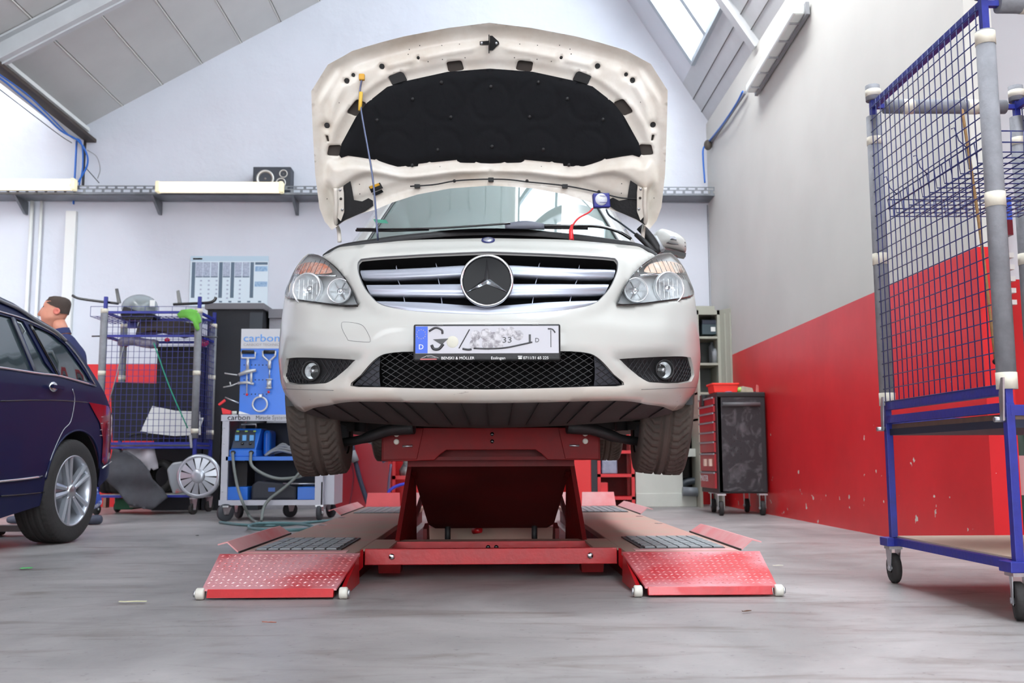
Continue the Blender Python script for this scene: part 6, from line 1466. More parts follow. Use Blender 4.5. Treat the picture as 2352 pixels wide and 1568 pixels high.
rc = TT(597, 928); MB().tube([rc+np.array((.066*math.cos(a), 0, .066*math.sin(a))) for a in np.linspace(0, 2*PI, 29)[:-1]], .009, 8, closed=True).build('ring', m_cast, rg); MB().cbox(TT(599, 909), (.03, .03, .03)).build('clamp', m_steel, rg, bevel=.004)
# on the shelves
rk_ = thing('red_clamp', 'red handled locking pliers lying at the left end on the trolley top', 'pliers', (T3(515, 950)[0], TY+.1, zt_))
MB().prism([T3(a, b, TY+.08) for a, b in ((500, 928), (515, 916), (518, 921), (504, 932))], (0, .02, 0)).build('grip', m_redc, rk_, bevel=.004); MB().prism([T3(a, b, TY+.08) for a, b in ((508, 936), (530, 943), (530, 951), (511, 951))], (0, .03, 0)).build('grip', m_redc, rk_, bevel=.004); MB().tube([T3(517, 912, TY+.1), T3(530, 918, TY+.1), T3(548, 925, TY+.1)], .006, 6).build('jaw', m_steel, rk_)
tag(MB().cyl(T3(538, 952, TY+.1), T3(538, 944, TY+.1), .022, 12).build('small_pot', m_cream), 'small pale pot between red pliers and pegboard on the trolley top', 'pot')
tag(MB().prism([T3(a, b, TY+.15) for a, b in ((548, 951), (549, 944), (572, 951))], (0, .05, 0)).build('white_wedge', m_white), 'white triangular scraper at the foot of the pegboard', 'scraper')
we = thing('spot_welder', 'blue spot welding unit with dark control panel on the trolley shelf', 'welder', (T3(555, 1040)[0], TY+.1, zm))
zz0 = zm; wx0, wx1 = T3(525, 1040)[0], T3(588, 1040)[0]
MB().box((wx0, TY+.02, zz0), (wx1, TY+.35, zz0+.06)).build('base', m_tbz, we, bevel=.006)
MB().prism([(wx0+.01, TY+.03, zz0+.06), (wx0+.035, TY+.12, zz0+.25), (wx0+.035, TY+.34, zz0+.25), (wx0+.01, TY+.34, zz0+.06)], (wx1-wx0-.02, 0, 0)).build('case', m_tbz, we, bevel=.005)
cp_ = MB().prism([(wx0+.02, TY+.022, zz0+.075), (wx1-.02, TY+.022, zz0+.075), (wx1-.035, TY+.10, zz0+.235), (wx0+.035, TY+.10, zz0+.235)], (0, .006, 0)).build('control_panel', mat('panel_dark', (52, 60, 76), .4), we)
for k in range(3): MB().cbox((wx0+.06+.065*k, TY+.045, zz0+.165), (.035, .012, .05)).build('display', mat('display_blue', (90, 160, 220), .3) if 'display_blue' not in MATS else MATS['display_blue'], cp_)
for k in range(3): MB().cbox((wx0+.055+.075*k, TY+.085, zz0+.225), (.022, .012, .012)).build('button', mat('button_green', (150, 190, 80), .4) if 'button_green' not in MATS else MATS['button_green'], cp_)
for k in range(2): MB().lathe([(.014, 0), (.012, .012), (.001, .012)], (wx0+.11+.07*k, TY+.035, zz0+.115), (0, -1, .3), 14).build('knob', m_blackg, cp_)
MB().tube([(wx0+.07, TY+.15, zz0+.25), (wx0+.07, TY+.15, zz0+.29), (wx1-.04, TY+.15, zz0+.29), (wx1-.04, TY+.15, zz0+.25)], .009, 8).build('handle', m_steel, we)
MB().box((wx1+.01, TY+.2, zz0), (wx1+.08, TY+.45, zz0+.24)).build('transformer', m_tbz, we, bevel=.03)
for k in range(2): MB().cyl((wx0+.04+.16*k, TY-.02, zz0+.035), (wx0+.04+.16*k, TY+.03, zz0+.035), .018, 12).build('socket', m_black, we)
m_hose = mat('hose_grey', (112, 118, 116), .5)
tag(MB().tube(smooth_pts([(wx0+.04, TY-.02, zz0+.035), T3(537, 1070, TY-.04), T3(545, 1115, TY-.05), T3(558, 1155, TY-.1), atz(575, 1188, .03), atz(590, 1200, .012)], 6), .013, 8).build('welding_cable', m_hose), 'grey welding cable dropping from the left socket of the blue welder', 'cable')
tag(MB().tube(smooth_pts([(wx0+.20, TY-.02, zz0+.035), T3(578, 1068, TY-.05), T3(605, 1088, TY-.06), T3(640, 1099, TY-.06), T3(680, 1096, TY-.05), T3(700, 1090, TY-.03)], 6), .014, 8).build('welding_cable', m_hose), 'grey welding cable sagging to the right across the blue trolley', 'cable')
tag(MB().tube(smooth_pts([T3(692, 1080, TY-.07), T3(675, 1100, TY-.08), T3(650, 1122, TY-.09), T3(620, 1145, TY-.1), T3(606, 1165, TY-.12), atz(600, 1196, .012)], 6), .013, 8).build('hose', m_hose), 'grey hose crossing down from the tyre to the floor before the trolley', 'hose')
m_teal = mat('hose_teal', (84, 120, 124), .45)
cp2 = [atz(505, 1199, .012), atz(560, 1205, .012), atz(640, 1206, .012), atz(715, 1199, .012), atz(770, 1194, .012)]
tag(MB().tube(smooth_pts(cp2, 8), .011, 8).build('air_hose', m_teal), 'teal air hose lying along the floor in front of the blue trolley', 'hose')
lc = [atz(571, 1210, .03), atz(585, 1203, .03), atz(630, 1201, .03), atz(690, 1203, .03), atz(719, 1210, .03), atz(690, 1216, .03), atz(630, 1217, .03), atz(585, 1214, .03)]
tag(MB().tube(smooth_pts(lc, 6, True), .012, 8, closed=True).build('hose_coil', m_teal), 'teal hose coil looped on the floor left of the lift platform', 'hose')
lt_ = MB()
for k in range(6):
    (lt_.tube(smooth_pts([T3(608+3*k, 1046-(k % 3)*3, TY+.1+.03*k), T3(635+5*k, 1034-5*(k % 4), TY+.15), T3(672, 1040-6*(k % 3), TY+.12+.02*k)], 5), .012, 6))
tag(lt_.build('lead_tangle', m_grey), 'tangle of grey leads right of the blue welder on the trolley shelf', 'cables', kind='stuff')
zsh = zb_+.045
for (a, b, l) in ((516, 567, 'left'), (681, 724, 'right')):
    p0, p1 = T3(a, 1147), T3(b, 1118); tag(MB().box((p0[0], TY+.03, zsh), (p1[0], TY+.33, p1[2])).build('storage_box', m_tbz, bevel=.005), 'bright blue open storage box at the %s of the bottom trolley shelf' % l, 'box')
cs = thing('tool_case', 'black padded tool case lying between two blue boxes on the trolley', 'case', (T3(625, 1147)[0], TY+.1, zsh))
p0, p1 = T3(573, 1147), T3(679, 1103)
MB().prism([(p0[0], TY+.05, zsh), (p1[0], TY+.05, zsh), (p1[0], TY+.05, p1[2]-.06), (p1[0]-.08, TY+.05, p1[2]-.03), (p0[0]+.06, TY+.05, p1[2]), (p0[0], TY+.05, p1[2]-.04)], (0, .3, 0)).build('case', mat('case_black', (38, 40, 50), .6), cs, bevel=.02)
MB().cbox(T3(624, 1124, TY+.045), (.06, .006, .035)).build('emblem', mat('emblem_blue', (50, 90, 160), .4), cs)
tag(MB().cyl(T3(650, 1110, TY+.05), T3(724, 1111, TY+.05), .008, 8).build('steel_rod', m_steel), 'thin steel rod lying on top of the black case and right blue box', 'rod')
# ================================================================== behind the lift
WYB = 11.2
rm_ = thing('red_cabinet', 'large dark red metal cabinet on the floor behind the left front tyre', 'cabinet', (-1.45, 11.2, 0))
m_rc = mat('cabinet_red', (168, 22, 34), .35, vcol=(150, 46, 60), vscale=1.2)
p0, p1 = at(765, 985, WYB), at(900, 985, WYB)
MB().box((p0[0], WYB, .0), (p1[0], WYB+.5, p0[2])).build('body', m_rc, rm_, bevel=.01); MB().box((p0[0]-.01, WYB-.02, p0[2]), (p1[0]+.01, WYB+.5, p0[2]+.04)).build('rim', m_rc, rm_, bevel=.008)
MB().box((at(893, 985, WYB)[0], WYB-.006, 0), (p1[0], WYB, p0[2])).build('edge_strip', mat('strip_bright', (206, 30, 40), .4), rm_)
m_hosed = mat('hose_slate', (52, 58, 78), .45)
hz = thing('suction_hose', 'dark slate suction hose hanging in front of the red cabinet', 'hose', at(815, 1140, 10.9)*np.array((1, 1, 0)))
MB().tube(smooth_pts([at(a, b, 10.9) for a, b in ((806, 1000), (811, 1035), (819, 1070), (828, 1105), (843, 1150), (850, 1172))], 6), .026, 10).build('hose', m_hosed, hz); MB().tube([at(808, 1036, 10.88), at(817, 1060, 10.88)], .040, 10).build('cuff', m_grey, hz)
MB().tube(smooth_pts([at(a, b, 10.95) for a, b in ((806, 1060), (812, 1090), (808, 1130), (803, 1158))], 5), .008, 6).build('thin_hose', mat('hose_wine', (128, 44, 60), .5), hz)
hb2 = thing('spray_nozzle', 'silver hose nozzle with a blue lead behind the lift beam', 'nozzle', at(862, 1030, 10.6)*np.array((1, 1, 0)))
MB().tube(smooth_pts([at(a, b, 10.6) for a, b in ((852, 1010), (862, 1022), (872, 1040), (885, 1060))], 4), .030, 10).build('nozzle', mat('nozzle_blue', (92, 120, 150), .35), hb2); MB().ball(at(850, 1011, 10.58), .035, 10).build('nozzle_tip', m_steel, hb2)
MB().tube(smooth_pts([at(a, b, 10.8) for a, b in ((898, 1065), (894, 1100), (891, 1140), (889, 1172))], 4), .014, 6).build('lead', mat('lead_slate', (110, 96, 120), .5), hb2)
tag(MB().tube(smooth_pts([at(a, b, 10.5) for a, b in ((888, 1175), (891, 1136), (900, 1122), (920, 1113), (945, 1108))], 5), .016, 8).build('blue_hose', mat('hose_blue', (62, 64, 196), .4)), 'bright blue hose leading behind the left scissor arm', 'hose')
def shelfunit(name, label, xa, xb, Y, ztop, levels, m, depth=.4, back=True):
    t = thing(name, label, 'shelf', ((xa+xb)/2, Y+depth/2, 0))
    for x in (xa, xb-.035):
        for y in (Y, Y+depth-.03): MB().box((x, y, 0), (x+.035, y+.03, ztop)).build('upright', m, t)
    for z in levels: MB().box((xa, Y, z-.035), (xb, Y+depth, z)).build('shelf', m, t)
    if back: MB().box((xa, Y+depth, 0), (xb, Y+depth+.01, ztop)).build('back', m_reddark, t)
    return t
m_sr = mat('shelf_red', (204, 24, 34), .35)
SY = 11.15
xl, xr = at(1372, 1050, SY)[0], at(1457, 1050, SY)[0]; zt3 = at(1420, 1002, SY)[2]
lv = [at(1420, y, SY)[2] for y in (1034, 1088, 1140)]
su = shelfunit('red_shelf', 'red steel shelf unit between the lift and the right front tyre', xl, xr, SY, zt3, lv+[zt3], m_sr)
pc = thing('red_locker', 'bright red steel cupboard left of the red shelf unit behind the lift', 'cupboard', (at(1336, 1100, SY)[0], SY, 0))
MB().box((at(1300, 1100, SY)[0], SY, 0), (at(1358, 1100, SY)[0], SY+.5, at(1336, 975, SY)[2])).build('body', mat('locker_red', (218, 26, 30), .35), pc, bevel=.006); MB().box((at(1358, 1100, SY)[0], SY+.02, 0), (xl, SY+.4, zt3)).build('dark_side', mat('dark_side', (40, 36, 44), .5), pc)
sl2 = thing('red_shelf', 'narrow red shelf seen between left scissor arm and red cabinet', 'shelf', (at(925, 1090, SY)[0], SY, 0))
a_, b_ = at(901, 1090, SY)[0], at(960, 1090, SY)[0]
for z in (at(930, 1092, SY)[2], at(930, 1020, SY)[2]): MB().box((a_, SY, z-.04), (b_, SY+.35, z)).build('shelf', m_sr, sl2)
MB().box((a_, SY, 0), (a_+.035, SY+.03, .85)).build('upright', m_sr, sl2); MB().box((b_, SY, 0), (b_+.035, SY+.03, .85)).build('upright', m_sr, sl2)
tag(MB().lathe([(.001, 0), (.07, 0), (.075, .06), (.05, .10), (.03, .14), (.05, .2), (.02, .22), (.001, .22)], np.array((at(930, 1090, SY)[0], SY+.12, at(930, 1092, SY)[2])), (0, 0, 1), 18).build('spray_gun_pot', mat('pot_dark', (66, 64, 72), .4, vcol=(170, 166, 160), vscale=12)), 'dark spray pot standing on the narrow red shelf by the scissor arm', 'pot')
tag(MB().box((at(1369, 1, SY)[0] if False else at(1370, 1088, SY)[0], SY+.05, lv[1]), (at(1381, 1088, SY)[0], SY+.25, lv[1]+.14)).build('blue_bin', mat('bin_blue', (26, 60, 190), .4), bevel=.004), 'small dark blue bin on the middle level of the red shelf', 'bin')
jr = tag(MB().box((at(1383, 1088, SY)[0], SY+.03, lv[1]), (at(1419, 1088, SY)[0], SY+.25, lv[1]+.155)).build('clear_bin', mat('bin_frost', (132, 134, 156), .25, var=.15, vscale=12), bevel=.012), 'frosted clear plastic bin on the middle level of the red shelf', 'bin')
tag(MB().box((at(1370, 1140, SY)[0], SY+.05, lv[2]), (at(1398, 1140, SY)[0], SY+.25, lv[2]+.155)).build('red_bin', m_redc, bevel=.006), 'red box with pale label on the lower level of the red shelf', 'box')
tag(MB().box((at(1372, 1, SY)[0] if False else at(1373, 1130, SY)[0], SY+.04, lv[2]), (at(1388, 1130, SY)[0], SY+.05, lv[2]+.05)).build('white_tub', m_white), 'small white tub in front of the red box on the red shelf', 'tub')
ob = thing('pale_blue_drum', 'pale blue drum seen through the gap above the lift beam', 'drum', (at(1168, 1, 11)[0] if False else at(1168, 980, 10.9)[0], 11.1, .0))
MB().lathe([(.001, 0), (.23, 0), (.235, .02), (.235, .9), (.22, .96), (.001, .97)], (at(1168, 980, 10.9)[0], 11.15, 0), (0, 0, 1), 30).build('drum', mat('drum_blue', (168, 184, 206), .4), ob)
rs_ = thing('red_jerrycan', 'bright red canister beside the pale blue drum above the lift beam', 'canister', (at(1245, 982, 10.9)[0], 11, 0))
MB().box((at(1225, 980, 10.9)[0], 10.95, 0), (at(1264, 980, 10.9)[0], 11.2, at(1240, 975, 10.9)[2])).build('body', m_redc, rs_, bevel=.02); MB().box((at(1068, 980, 10.9)[0], 10.98, 0), (at(1114, 980, 10.9)[0], 11.2, at(1090, 984, 10.9)[2])).build('body', m_redc, rs_, bevel=.02)
# grey bench with base behind the right tyre, tall open cabinet
gb = thing('grey_cupboard', 'low pale grey cupboard on a plinth behind the right front tyre', 'cupboard', (2.0, 11.45, 0))
GY = 11.2; a_, b_ = at(1460, 1100, GY)[0], at(1568, 1100, GY)[0]
MB().box((a_, GY, .12), (b_, GY+.5, at(1460, 990, GY)[2])).build('body', m_cream, gb, bevel=.004); MB().box((a_, GY-.01, 0), (at(1640, 1, GY)[0] if False else at(1600, 1150, GY)[0], GY+.5, .15)).build('plinth', m_cream, gb, bevel=.004)
MB().box((b_, GY+.3, .15), (2.34, GY+.5, 1.2)).build('back', m_blackg, gb); MB().box((b_, GY, at(1600, 1048, GY)[2]), (2.34, GY+.5, at(1600, 1030, GY)[2])).build('side_shelf', m_cream, gb)
tag(MB().tube(smooth_pts([at(a, b, 11.3) for a, b in ((1565, 1120), (1575, 1108), (1600, 1104), (1625, 1108))], 4), .04, 8).build('dark_hose', mat('hose_dark', (56, 62, 70), .5)), 'dark hose bundle on the floor left of the red tool chest', 'hose')
tag(MB().tube([at(1568, 1128, 11.15), at(1610, 1130, 11.15)], .05, 12).build('grey_cylinder', mat('cyl_grey', (120, 124, 130), .4)), 'grey cylinder lying on the plinth behind the red tool chest', 'cylinder')
CY = 11.0
oc = thing('open_cabinet', 'tall grey steel cabinet with its right door open, right of the white car', 'cabinet', (2.3, CY+.2, 0))
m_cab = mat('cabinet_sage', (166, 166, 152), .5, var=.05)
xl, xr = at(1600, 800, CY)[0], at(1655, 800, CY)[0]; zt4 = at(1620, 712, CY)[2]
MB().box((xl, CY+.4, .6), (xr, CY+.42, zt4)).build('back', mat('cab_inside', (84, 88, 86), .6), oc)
MB().box((xl, CY, zt4-.05), (xr, CY+.42, zt4)).build('top', m_cab, oc); MB().box((xl, CY+.02, zt4), (at(1648, 1, CY)[0] if False else at(1645, 800, CY)[0], CY+.3, zt4+.05)).build('crown', m_cab, oc)
MB().box((xr-.03, CY, .0), (xr, CY+.42, zt4)).build('side', m_cab, oc); MB().box((xl, CY, 0), (xl+.03, CY+.42, zt4)).build('side', m_cab, oc)
for y_ in (772, 833, 900, 960): z = at(1630, y_, CY)[2]; MB().box((xl, CY+.01, z-.025), (xr, CY+.4, z)).build('shelf', m_cab, oc)
MB().prism([(xr, CY, 1.0), (xr+.16, CY-.32, 1.0), (xr+.16, CY-.32, zt4), (xr, CY, zt4)], (.018, .008, 0)).build('door', m_cab, oc)
for k in (.25, .5, .8): MB().bar((xr+.16*k-.004, CY-.32*k, 1.05), (xr+.16*k-.004, CY-.32*k, zt4-.05), .012, .01).build('door_rib', m_cab, oc)
for (a, b, c, d, m, l, nm) in ((1612, 768, 1650, 745, mat('file_dark', (58, 74, 82), .5), 'dark green box with white label on the top shelf of the open cabinet', 'label_box'), (1612, 745, 1648, 735, mat('file_navy', (40, 48, 66), .5), 'flat dark box on top of the labelled one in the open cabinet', 'flat_box'), (1638, 832, 1648, 806, m_grey, 'short grey spray can on the second shelf of the open cabinet', 'spray_can'), (1636, 806, 1644, 788, mat('can_dark', (96, 98, 104), .5), 'dark can standing behind the grey can in the open cabinet', 'spray_can')):
    q0, q1 = at(a, b, CY+.08), at(c, d, CY+.08)
    if nm == 'spray_can':
        zz_ = [at(1630, y_, CY)[2] for y_ in (833,)][0]; xx = (q0[0]+q1[0])/2; hh = .17 if a == 1638 else .26
        tag(MB().lathe([(.001, 0), (.035, 0), (.035, hh*.8), (.02, hh*.88), (.018, hh), (.001, hh)], (xx, CY+(.1 if a == 1638 else .2), zz_), (0, 0, 1), 16).build(nm, m), l, 'can')
    else:
        o = tag(MB().box((q0[0], CY+.06, q0[2]), (q1[0], CY+.3, q1[2])).build(nm, m, bevel=.004), l, 'box')
        if nm == 'label_box': MB().cbox((q0[0]*.35+q1[0]*.65, CY+.055, (q0[2]+q1[2])/2), (.05, .006, .05)).build('label', m_white, o)

# ================================================================== red and black tool chest
tc_ = thing('tool_chest', 'red and black roller tool chest with dusty side, against the red wall', 'tool chest', (2.4, 9.9, 0))
A = at(1645, 905, 9.5); Bx = at(1768, 905, 9.5)[0]; zt5 = A[2]; zb5 = at(1645, 1133, 9.5)[2]
FX = A[0]; xback = 2.63
D0 = 9.5; D1 = 10.05
m_chest = mat('chest_black', (34, 34, 38), .5, var=.2); 
def chest_side():
    m = mat('chest_dusty', (36, 35, 40), .5); nt = m.node_tree; b = nt.nodes['Principled BSDF']; L = nt.links.new
    tc = nt.nodes.new('ShaderNodeTexCoord'); n = nt.nodes.new('ShaderNodeTexNoise'); n.inputs['Scale'].default_value = 5.0; n.inputs['Detail'].default_value = 8; n.inputs['Distortion'].default_value = 2.6; L(tc.outputs['Object'], n.inputs['Vector'])
    r = nt.nodes.new('ShaderNodeValToRGB'); r.color_ramp.elements[0].position = .48; r.color_ramp.elements[1].position = .78; r.color_ramp.elements[0].color = lin((34, 33, 38)); r.color_ramp.elements[1].color = lin((96, 94, 98)); L(n.outputs[0], r.inputs[0]); L(r.outputs[0], b.inputs['Base Color']); return m
MB().box((FX, D0, zb5), (xback, D1, zt5)).build('body', m_chest, tc_, bevel=.01)
MB().box((FX+.04, D0-.008, zb5+.02), (xback-.05, D0, zt5-.03)).build('side_panel', chest_side(), tc_)
MB().box((FX, D0-.01, zt5-.03), (xback, D1+.01, zt5+.02)).build('top_rim', m_black, tc_, bevel=.01)
MB().cyl((FX+.05, D0-.035, zt5-.10), (xback-.06, D0-.035, zt5-.10), .02, 12).build('push_handle', mat('handle_grey', (92, 90, 92), .6), tc_)
for k in range(12):
    for j in range(5): MB().lathe([(.004, .0005), (.001, .0005)], (FX+.10+.03*j, D0-.0085, zb5+.25+.03*k), (0, -1, 0), 6).build('perforation', m_blackg, tc_) if (k*5+j) % 2 == 0 else None
# drawer front: slanted so that its drawers face the hall's left
dz = [(912, 927), (930, 945), (948, 966), (969, 989), (992, 1012), (1015, 1038), (1042, 1082), (1086, 1122)]
m_dr = mat('drawer_red', (168, 30, 40), .4, var=.1)
ux = np.array((-.30, .42, 0)); ux = at(1608, 1000, 10.15)-at(1646, 1000, 9.5); ux[2] = 0
MB().prism([np.array((FX, D0, zb5)), np.array((FX, D0, zb5))+ux, np.array((FX+.1, D1, zb5)), np.array((FX+.1, D0, zb5))], (0, 0, zt5-zb5)).build('front_frame', m_chest, tc_)
fn = np.array((-ux[1], ux[0], 0)); fn /= np.linalg.norm(fn)
for k, (ya_, yb_) in enumerate(dz):
    za, zb = at(1646, ya_, 9.5)[2], at(1646, yb_, 9.5)[2]; a = np.array((FX, D0, 0))+ux*.10; b = np.array((FX, D0, 0))+ux*.95
    dr = MB().prism([np.array((a[0], a[1], zb)), np.array((b[0], b[1], zb)), np.array((b[0], b[1], za)), np.array((a[0], a[1], za))], fn*.018).build('drawer', m_dr, tc_)
    MB().bar(np.array((a[0], a[1], za))+fn*.022, np.array((b[0], b[1], za))+fn*.022, .014, .016).build('grip', m_grey, dr)
    if k == 6: 
        for f_ in (.2, .55): q = a*(1-f_)+b*f_; MB().cbox(np.array((q[0], q[1], (za+zb)/2))+fn*.02, (.05, .06, .07)).build('sticker', mat('sticker_cream', (206, 176, 160), .5) if 'sticker_cream' not in MATS else MATS['sticker_cream'], dr)
    if k == 7: text('letters', 'MASTER', m_txt, dr, np.array((b[0], b[1], (za+zb)/2-.01))+fn*.021, .085, rot=(PI/2, 0, math.atan2(-ux[1], -ux[0])), ext=.001)
for (px, py) in ((1622, 1172), (1657, 1184), (1716, 1172), (1759, 1183)):
    c = atz(px, py, 0); c[2] = 0; c[1] = min(c[1], 10.0); c[0] = min(c[0], 2.55); wheelcaster(tc_, c, .068, .04, .1, top=zb5)
rb = thing('red_tub', 'bright red open plastic tub on the tool chest', 'tub', (FX+.05, 9.7, zt5+.02))
q0, q1 = at(1638, 905, 9.6), at(1690, 880, 9.6)
MB().prism([(q0[0], 9.55, zt5+.02), (q1[0], 9.55, zt5+.02), (q1[0]+.015, 9.55, q1[2]), (q0[0]-.01, 9.55, q1[2])], (0, .25, 0)).build('tub', mat('tub_red', (240, 48, 34), .4), rb, bevel=.006); MB().box((q0[0]-.02, 9.54, q1[2]-.02), (q1[0]+.02, 9.81, q1[2])).build('rim', MATS['tub_red'], rb, bevel=.004)
for (a, b, c, d, col, nm, l, yy) in ((1692, 905, 1712, 886, (166, 206, 96), 'green_cloth', 'small lime green rag between tub and carton on the tool chest', 9.65), (1703, 904, 1735, 886, (190, 182, 160), 'carton', 'open beige carton lying on the tool chest', 9.6), (1738, 900, 1752, 882, (214, 120, 112), 'paper_slip', 'pink and white paper slip sticking up on the tool chest', 9.75), (1667, 907, 1683, 898, (150, 164, 206), 'blue_rag', 'crumpled pale blue rag on the front edge of the tool chest', 9.5), (1730, 918, 1766, 896, (40, 40, 46), 'black_bag', 'black crumpled bag at the right rear of the tool chest', 9.8)):
    q0, q1 = at(a, b, yy), at(c, d, yy); z0_ = zt5+.02; h_ = q1[2]-z0_ if q1[2] > z0_ else .04
    mb = MB(); mb.M = Matrix.Translation(((q0[0]+q1[0])/2, yy+.04, z0_)) @ Matrix.Rotation(.2, 4, 'Z')
    w_ = q1[0]-q0[0]
    if nm in ('carton', 'paper_slip'): mb.prism([(-w_/2, 0, 0), (w_/2, 0, 0), (w_/2*.8, 0, h_*.75), (-w_/2*.7, 0, h_)], (0, .08 if nm == 'carton' else .01, 0))
    else: mb.ball((0, 0, h_*.42), 1., 10, (w_/2, .05, h_*.45))
    tag(mb.build(nm, mat(nm+'_c', col, .7, var=.2, vscale=20), bevel=.003), l, 'box' if nm == 'carton' else ('bag' if nm == 'black_bag' else 'cloth' if 'cloth' in nm or 'rag' in nm else 'paper'))
lb_ = thing('level_case', 'grey and black flat meter lying on the left corner of the tool chest', 'meter', at(1625, 925, 9.9)); MB().box(at(1612, 932, 9.9), at(1640, 908, 10.0)).build('body', m_black, lb_, bevel=.005); MB().cbox(at(1622, 922, 9.89), (.03, .01, .03)).build('dial', m_white, lb_)

# ================================================================== right parts rack
RR = thing('parts_rack', 'large blue wire mesh parts trolley with foam wrapped posts at the right edge', 'rack', (2.0, 3.75, 0), 'blue mesh parts trolleys')
XA = 1.70; XB_ = 2.345; YN, YFa = 3.24, 4.24
# posts: far-left, near-left, far-right, near-right
for (x, y) in ((XA, YFa), (XA, YN), (XB_, YFa), (XB_, YN)):
    MB().box((x-.014, y-.014, .155), (x+.014, y+.014, .70)).build('leg', m_blue, RR, bevel=.002)
    MB().box((x-.012, y-.012, .70), (x+.012, y+.012, 2.10)).build('post', m_blue, RR)
    MB().cyl((x+.004, y+.008, .76), (x+.004, y+.008, 2.03 if y == YFa else 1.98), .0315, 18).build('foam_sleeve', m_foam, RR)
    MB().cyl((x+.002, y, 2.10), (x+.002, y, 2.17), .031, 18).build('foam_cap', m_foam, RR)
    for z in ((.745, .80), (1.36, 1.41), (1.90, 1.935) if y == YFa else (1.93, 1.975), (2.12, 2.15)): MB().cyl((x+.004, y+.008 if z[0] < 2.1 else y, z[0]), (x+.004, y+.008 if z[0] < 2.1 else y, z[1]), .0335, 18).build('tape_band', m_tape, RR)
    MB().box((x-.045, y-.04, .155), (x+.045, y+.04, .19)).build('foot_block', m_blue, RR, bevel=.003)
    wheelcaster(RR, (x, y+.01, 0), .062, .028, .05 if y == YFa else .35, top=.155)
zt6 = 2.075
MB().bar((XA, YFa, zt6), (XA, YN, zt6), .022, .03).build('top_rail', m_blue, RR); MB().bar((XB_, YFa, zt6), (XB_, YN, zt6), .022, .03).build('top_rail', m_blue, RR)
for y in (YFa, YN):
    MB().bar((XA, y, zt6), (XB_, y, zt6), .02, .02).build('cross_rail', m_blue, RR); MB().cyl((XA+.05, y, zt6), (XB_-.05, y, zt6), .031, 16).build('foam_sleeve', m_foam, RR)
    for x in (XA+.13, XA+.42): MB().cyl((x, y, zt6), (x+.05, y, zt6), .033, 16).build('tape_band', m_tape, RR)
for z, h in ((.79, .03), (.735, .032)): 
    for x in (XA, XB_): MB().bar((x, YFa, z-.05), (x, YN, z-.05), .03, h).build('shelf_rail', m_blue, RR)
for z in (.665,):
    for y in (YFa, YN): MB().bar((XA, y, z+.01), (XB_, y, z+.01), .03, .035).build('shelf_rail', m_blue, RR)
MB().box((XA+.01, YN, .645), (XB_, YFa, .665)).build('upper_shelf', mat('shelf_ply', (120, 96, 84), .6, var=.15, stretch=(1, 8, 1)), RR); MB().box((XA, YN, .618), (XB_, YFa, .645)).build('shelf_frame', m_navyb, RR)
for x in (XA, XB_): MB().bar((x, YFa, .175), (x, YN, .175), .03, .03).build('bottom_rail', m_blue, RR)
for y in (YFa, YN): MB().bar((XA, y, .175), (XB_, y, .175), .03, .03).build('bottom_rail', m_blue, RR)
MB().box((XA+.01, YN, .186), (XB_, YFa, .196)).build('bottom_shelf', mat('shelf_board', (196, 176, 156), .5, var=.1), RR)
m_wire2 = mat('wire_navy', (40, 46, 104), .4)
mw = MB(); ys = np.linspace(YN+.03, YFa-.02, 21); zs_ = np.linspace(.76, 2.06, 25)
for y in ys: mw.cyl((XA-.014, y, .75), (XA-.014, y, 2.085), .0022, 5)
for z in zs_: mw.cyl((XA-.018, YN+.01, z), (XA-.018, YFa-.01, z), .0022, 5)
mw.build('mesh_side', m_wire2, RR)
mw = MB()
for y in np.linspace(YN+.03, YFa-.02, 18): mw.cyl((XB_+.014, y, .75), (XB_+.014, y, 2.085), .0022, 5)
for z in zs_: mw.cyl((XB_+.018, YN+.01, z), (XB_+.018, YFa-.01, z), .0022, 5)
mw.build('mesh_side', m_wire2, RR)
MB().bar((XA-.01, YFa-.01, .745), (XA-.01, YN+.01, .745), .012, .03).build('mesh_frame', m_blue, RR)
# wire basket shelf inside
zb6 = 1.565; bk = MB()
x_a, x_b, y_a, y_b = XA+.03, XB_-.03, YN+.05, YFa-.04
for y in np.linspace(y_a, y_b, 15): bk.tube([(x_a, y, zb6+.075), (x_a+.008, y, zb6), (x_b-.008, y, zb6), (x_b, y, zb6+.075)], .0024, 5)
for x in np.linspace(x_a+.02, x_b-.02, 13): bk.tube([(x, y_a, zb6+.075), (x, y_a+.008, zb6-.004), (x, y_b-.008, zb6-.004), (x, y_b, zb6+.075)], .0024, 5)
for z in (zb6+.075, zb6+.035):
    bk.tube([(x_a, y_a, z), (x_b, y_a, z), (x_b, y_b, z), (x_a, y_b, z)], .003, 5, closed=True)
bk.build('wire_basket', m_wire2, RR)
for y in (YN+.25, YN+.58, YN+.88): MB().tube([(XA-.016, y, zb6+.15), (XA-.004, y, zb6+.155), (XA-.0, y-.02, zb6+.10), (x_a, y-.02, zb6+.07)], .0022, 5).build('basket_hook', m_wire2, RR)
for y, z in ((YFa, .70), (YN, .70)):
    hk = MB(); hk.prism([(XA-.036, y-.03, z-.06), (XA-.036, y-.012, z-.06), (XA-.036, y-.012, z+.03), (XA-.036, y-.03, z+.08), (XA-.036, y-.045, z+.08)], (.006, 0, 0)); hk.build('latch_hook', m_steel, RR)
    MB().cyl((XA-.05, y, .645), (XA-.01, y, .645), .009, 8).build('bolt', m_steel, RR)
ycord = YN+.24
cd_ = thing('bungee_cord', 'frayed tan elastic cord hung inside the mesh of the right rack', 'cord', (XA+.02, ycord, 1.0))
p1_ = at(2210, 252, 3.52); p2_ = at(2287, 830, 3.36)
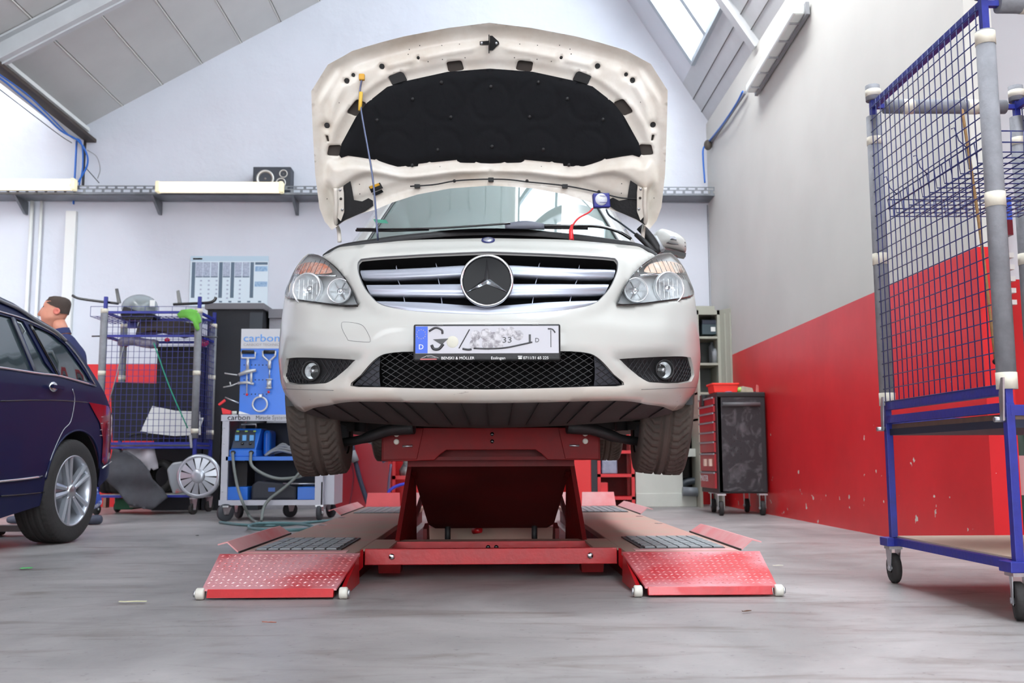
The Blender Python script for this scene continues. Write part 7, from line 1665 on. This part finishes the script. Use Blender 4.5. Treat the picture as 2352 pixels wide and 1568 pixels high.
MB().tube(smooth_pts([p1_, p1_*.5+p2_*.5+np.array((.006, 0, 0)), p2_], 8), .0055, 8).build('cord', mat('cord_tan', (150, 116, 74), .8, var=.2, vscale=60), cd_)
MB().tube(smooth_pts([p1_, p1_+np.array((-.012, 0, .03)), p1_+np.array((.005, 0, .045)), p1_+np.array((.02, 0, .02))], 4), .0025, 6).build('hook', m_steel, cd_); MB().ball(p2_, .011, 8).build('knot', m_black, cd_); MB().tube([p2_, p2_+np.array((.006, 0, -.06))], .002, 5).build('hook_wire', m_steel, cd_)

# ================================================================== things in the bay beyond the right wall end
SYD = 6.2
gbt = thing('green_cylinder', 'dark green gas cylinder with pink label behind the right rack', 'gas cylinder', (at(2330, 1200, 5.9)[0], 5.9, 0))
c = at(2332, 1100, 5.9); zt7 = at(2332, 975, 5.9)[2]
MB().lathe([(.001, 0), (.10, 0), (.105, .02), (.105, zt7-.12), (.08, zt7-.04), (.035, zt7), (.001, zt7)], (c[0]+.03, 5.9, 0), (0, 0, 1), 26).build('body', mat('cyl_green', (14, 48, 30), .5), gbt)
zl0, zl1 = at(2320, 1137, 5.8)[2], at(2320, 1046, 5.8)[2]; MB().lathe([(.1065, zl0), (.1065, zl1)], (c[0]+.03, 5.9, 0), (0, 0, 1), 26).build('label', mat('label_pink', (206, 150, 150), .5, vcol=(196, 60, 60), vscale=14, sharp=(.62, .64)), gbt)
cols = ((226, 228, 236), (176, 12, 26))
q = thing('folder_rack', 'wall rack of red and white folders seen beyond the end of the right wall', 'folder rack', (at(2290, 700, 6.1)[0], 6.1, .9))
xa_, xb_ = at(2278, 600, 6.1)[0], at(2330, 600, 6.1)[0]
MB().box((xa_+.0, 6.16, at(2290, 830, 6.1)[2]), (xb_, 6.25, at(2290, 450, 6.1)[2])).build('backboard', mat('board_red', (150, 12, 26), .5), q)
for k in range(5): za = at(2290, 580+27*k+11, 6.1)[2]; zb = at(2290, 580+27*k, 6.1)[2]; MB().box((xa_+.005, 6.10, za), (xb_, 6.16, zb)).build('folder', m_white, q)
MB().box((xa_-.01, 6.09, at(2290, 505, 6.1)[2]), (xb_, 6.16, at(2290, 453, 6.1)[2])).build('blue_folder', mat('folder_blue', (60, 96, 214), .4), q); MB().box((xa_+.0, 6.09, at(2290, 540, 6.1)[2]), (xb_, 6.16, at(2290, 505, 6.1)[2])).build('dark_folder', mat('folder_wine', (110, 8, 30), .4), q)
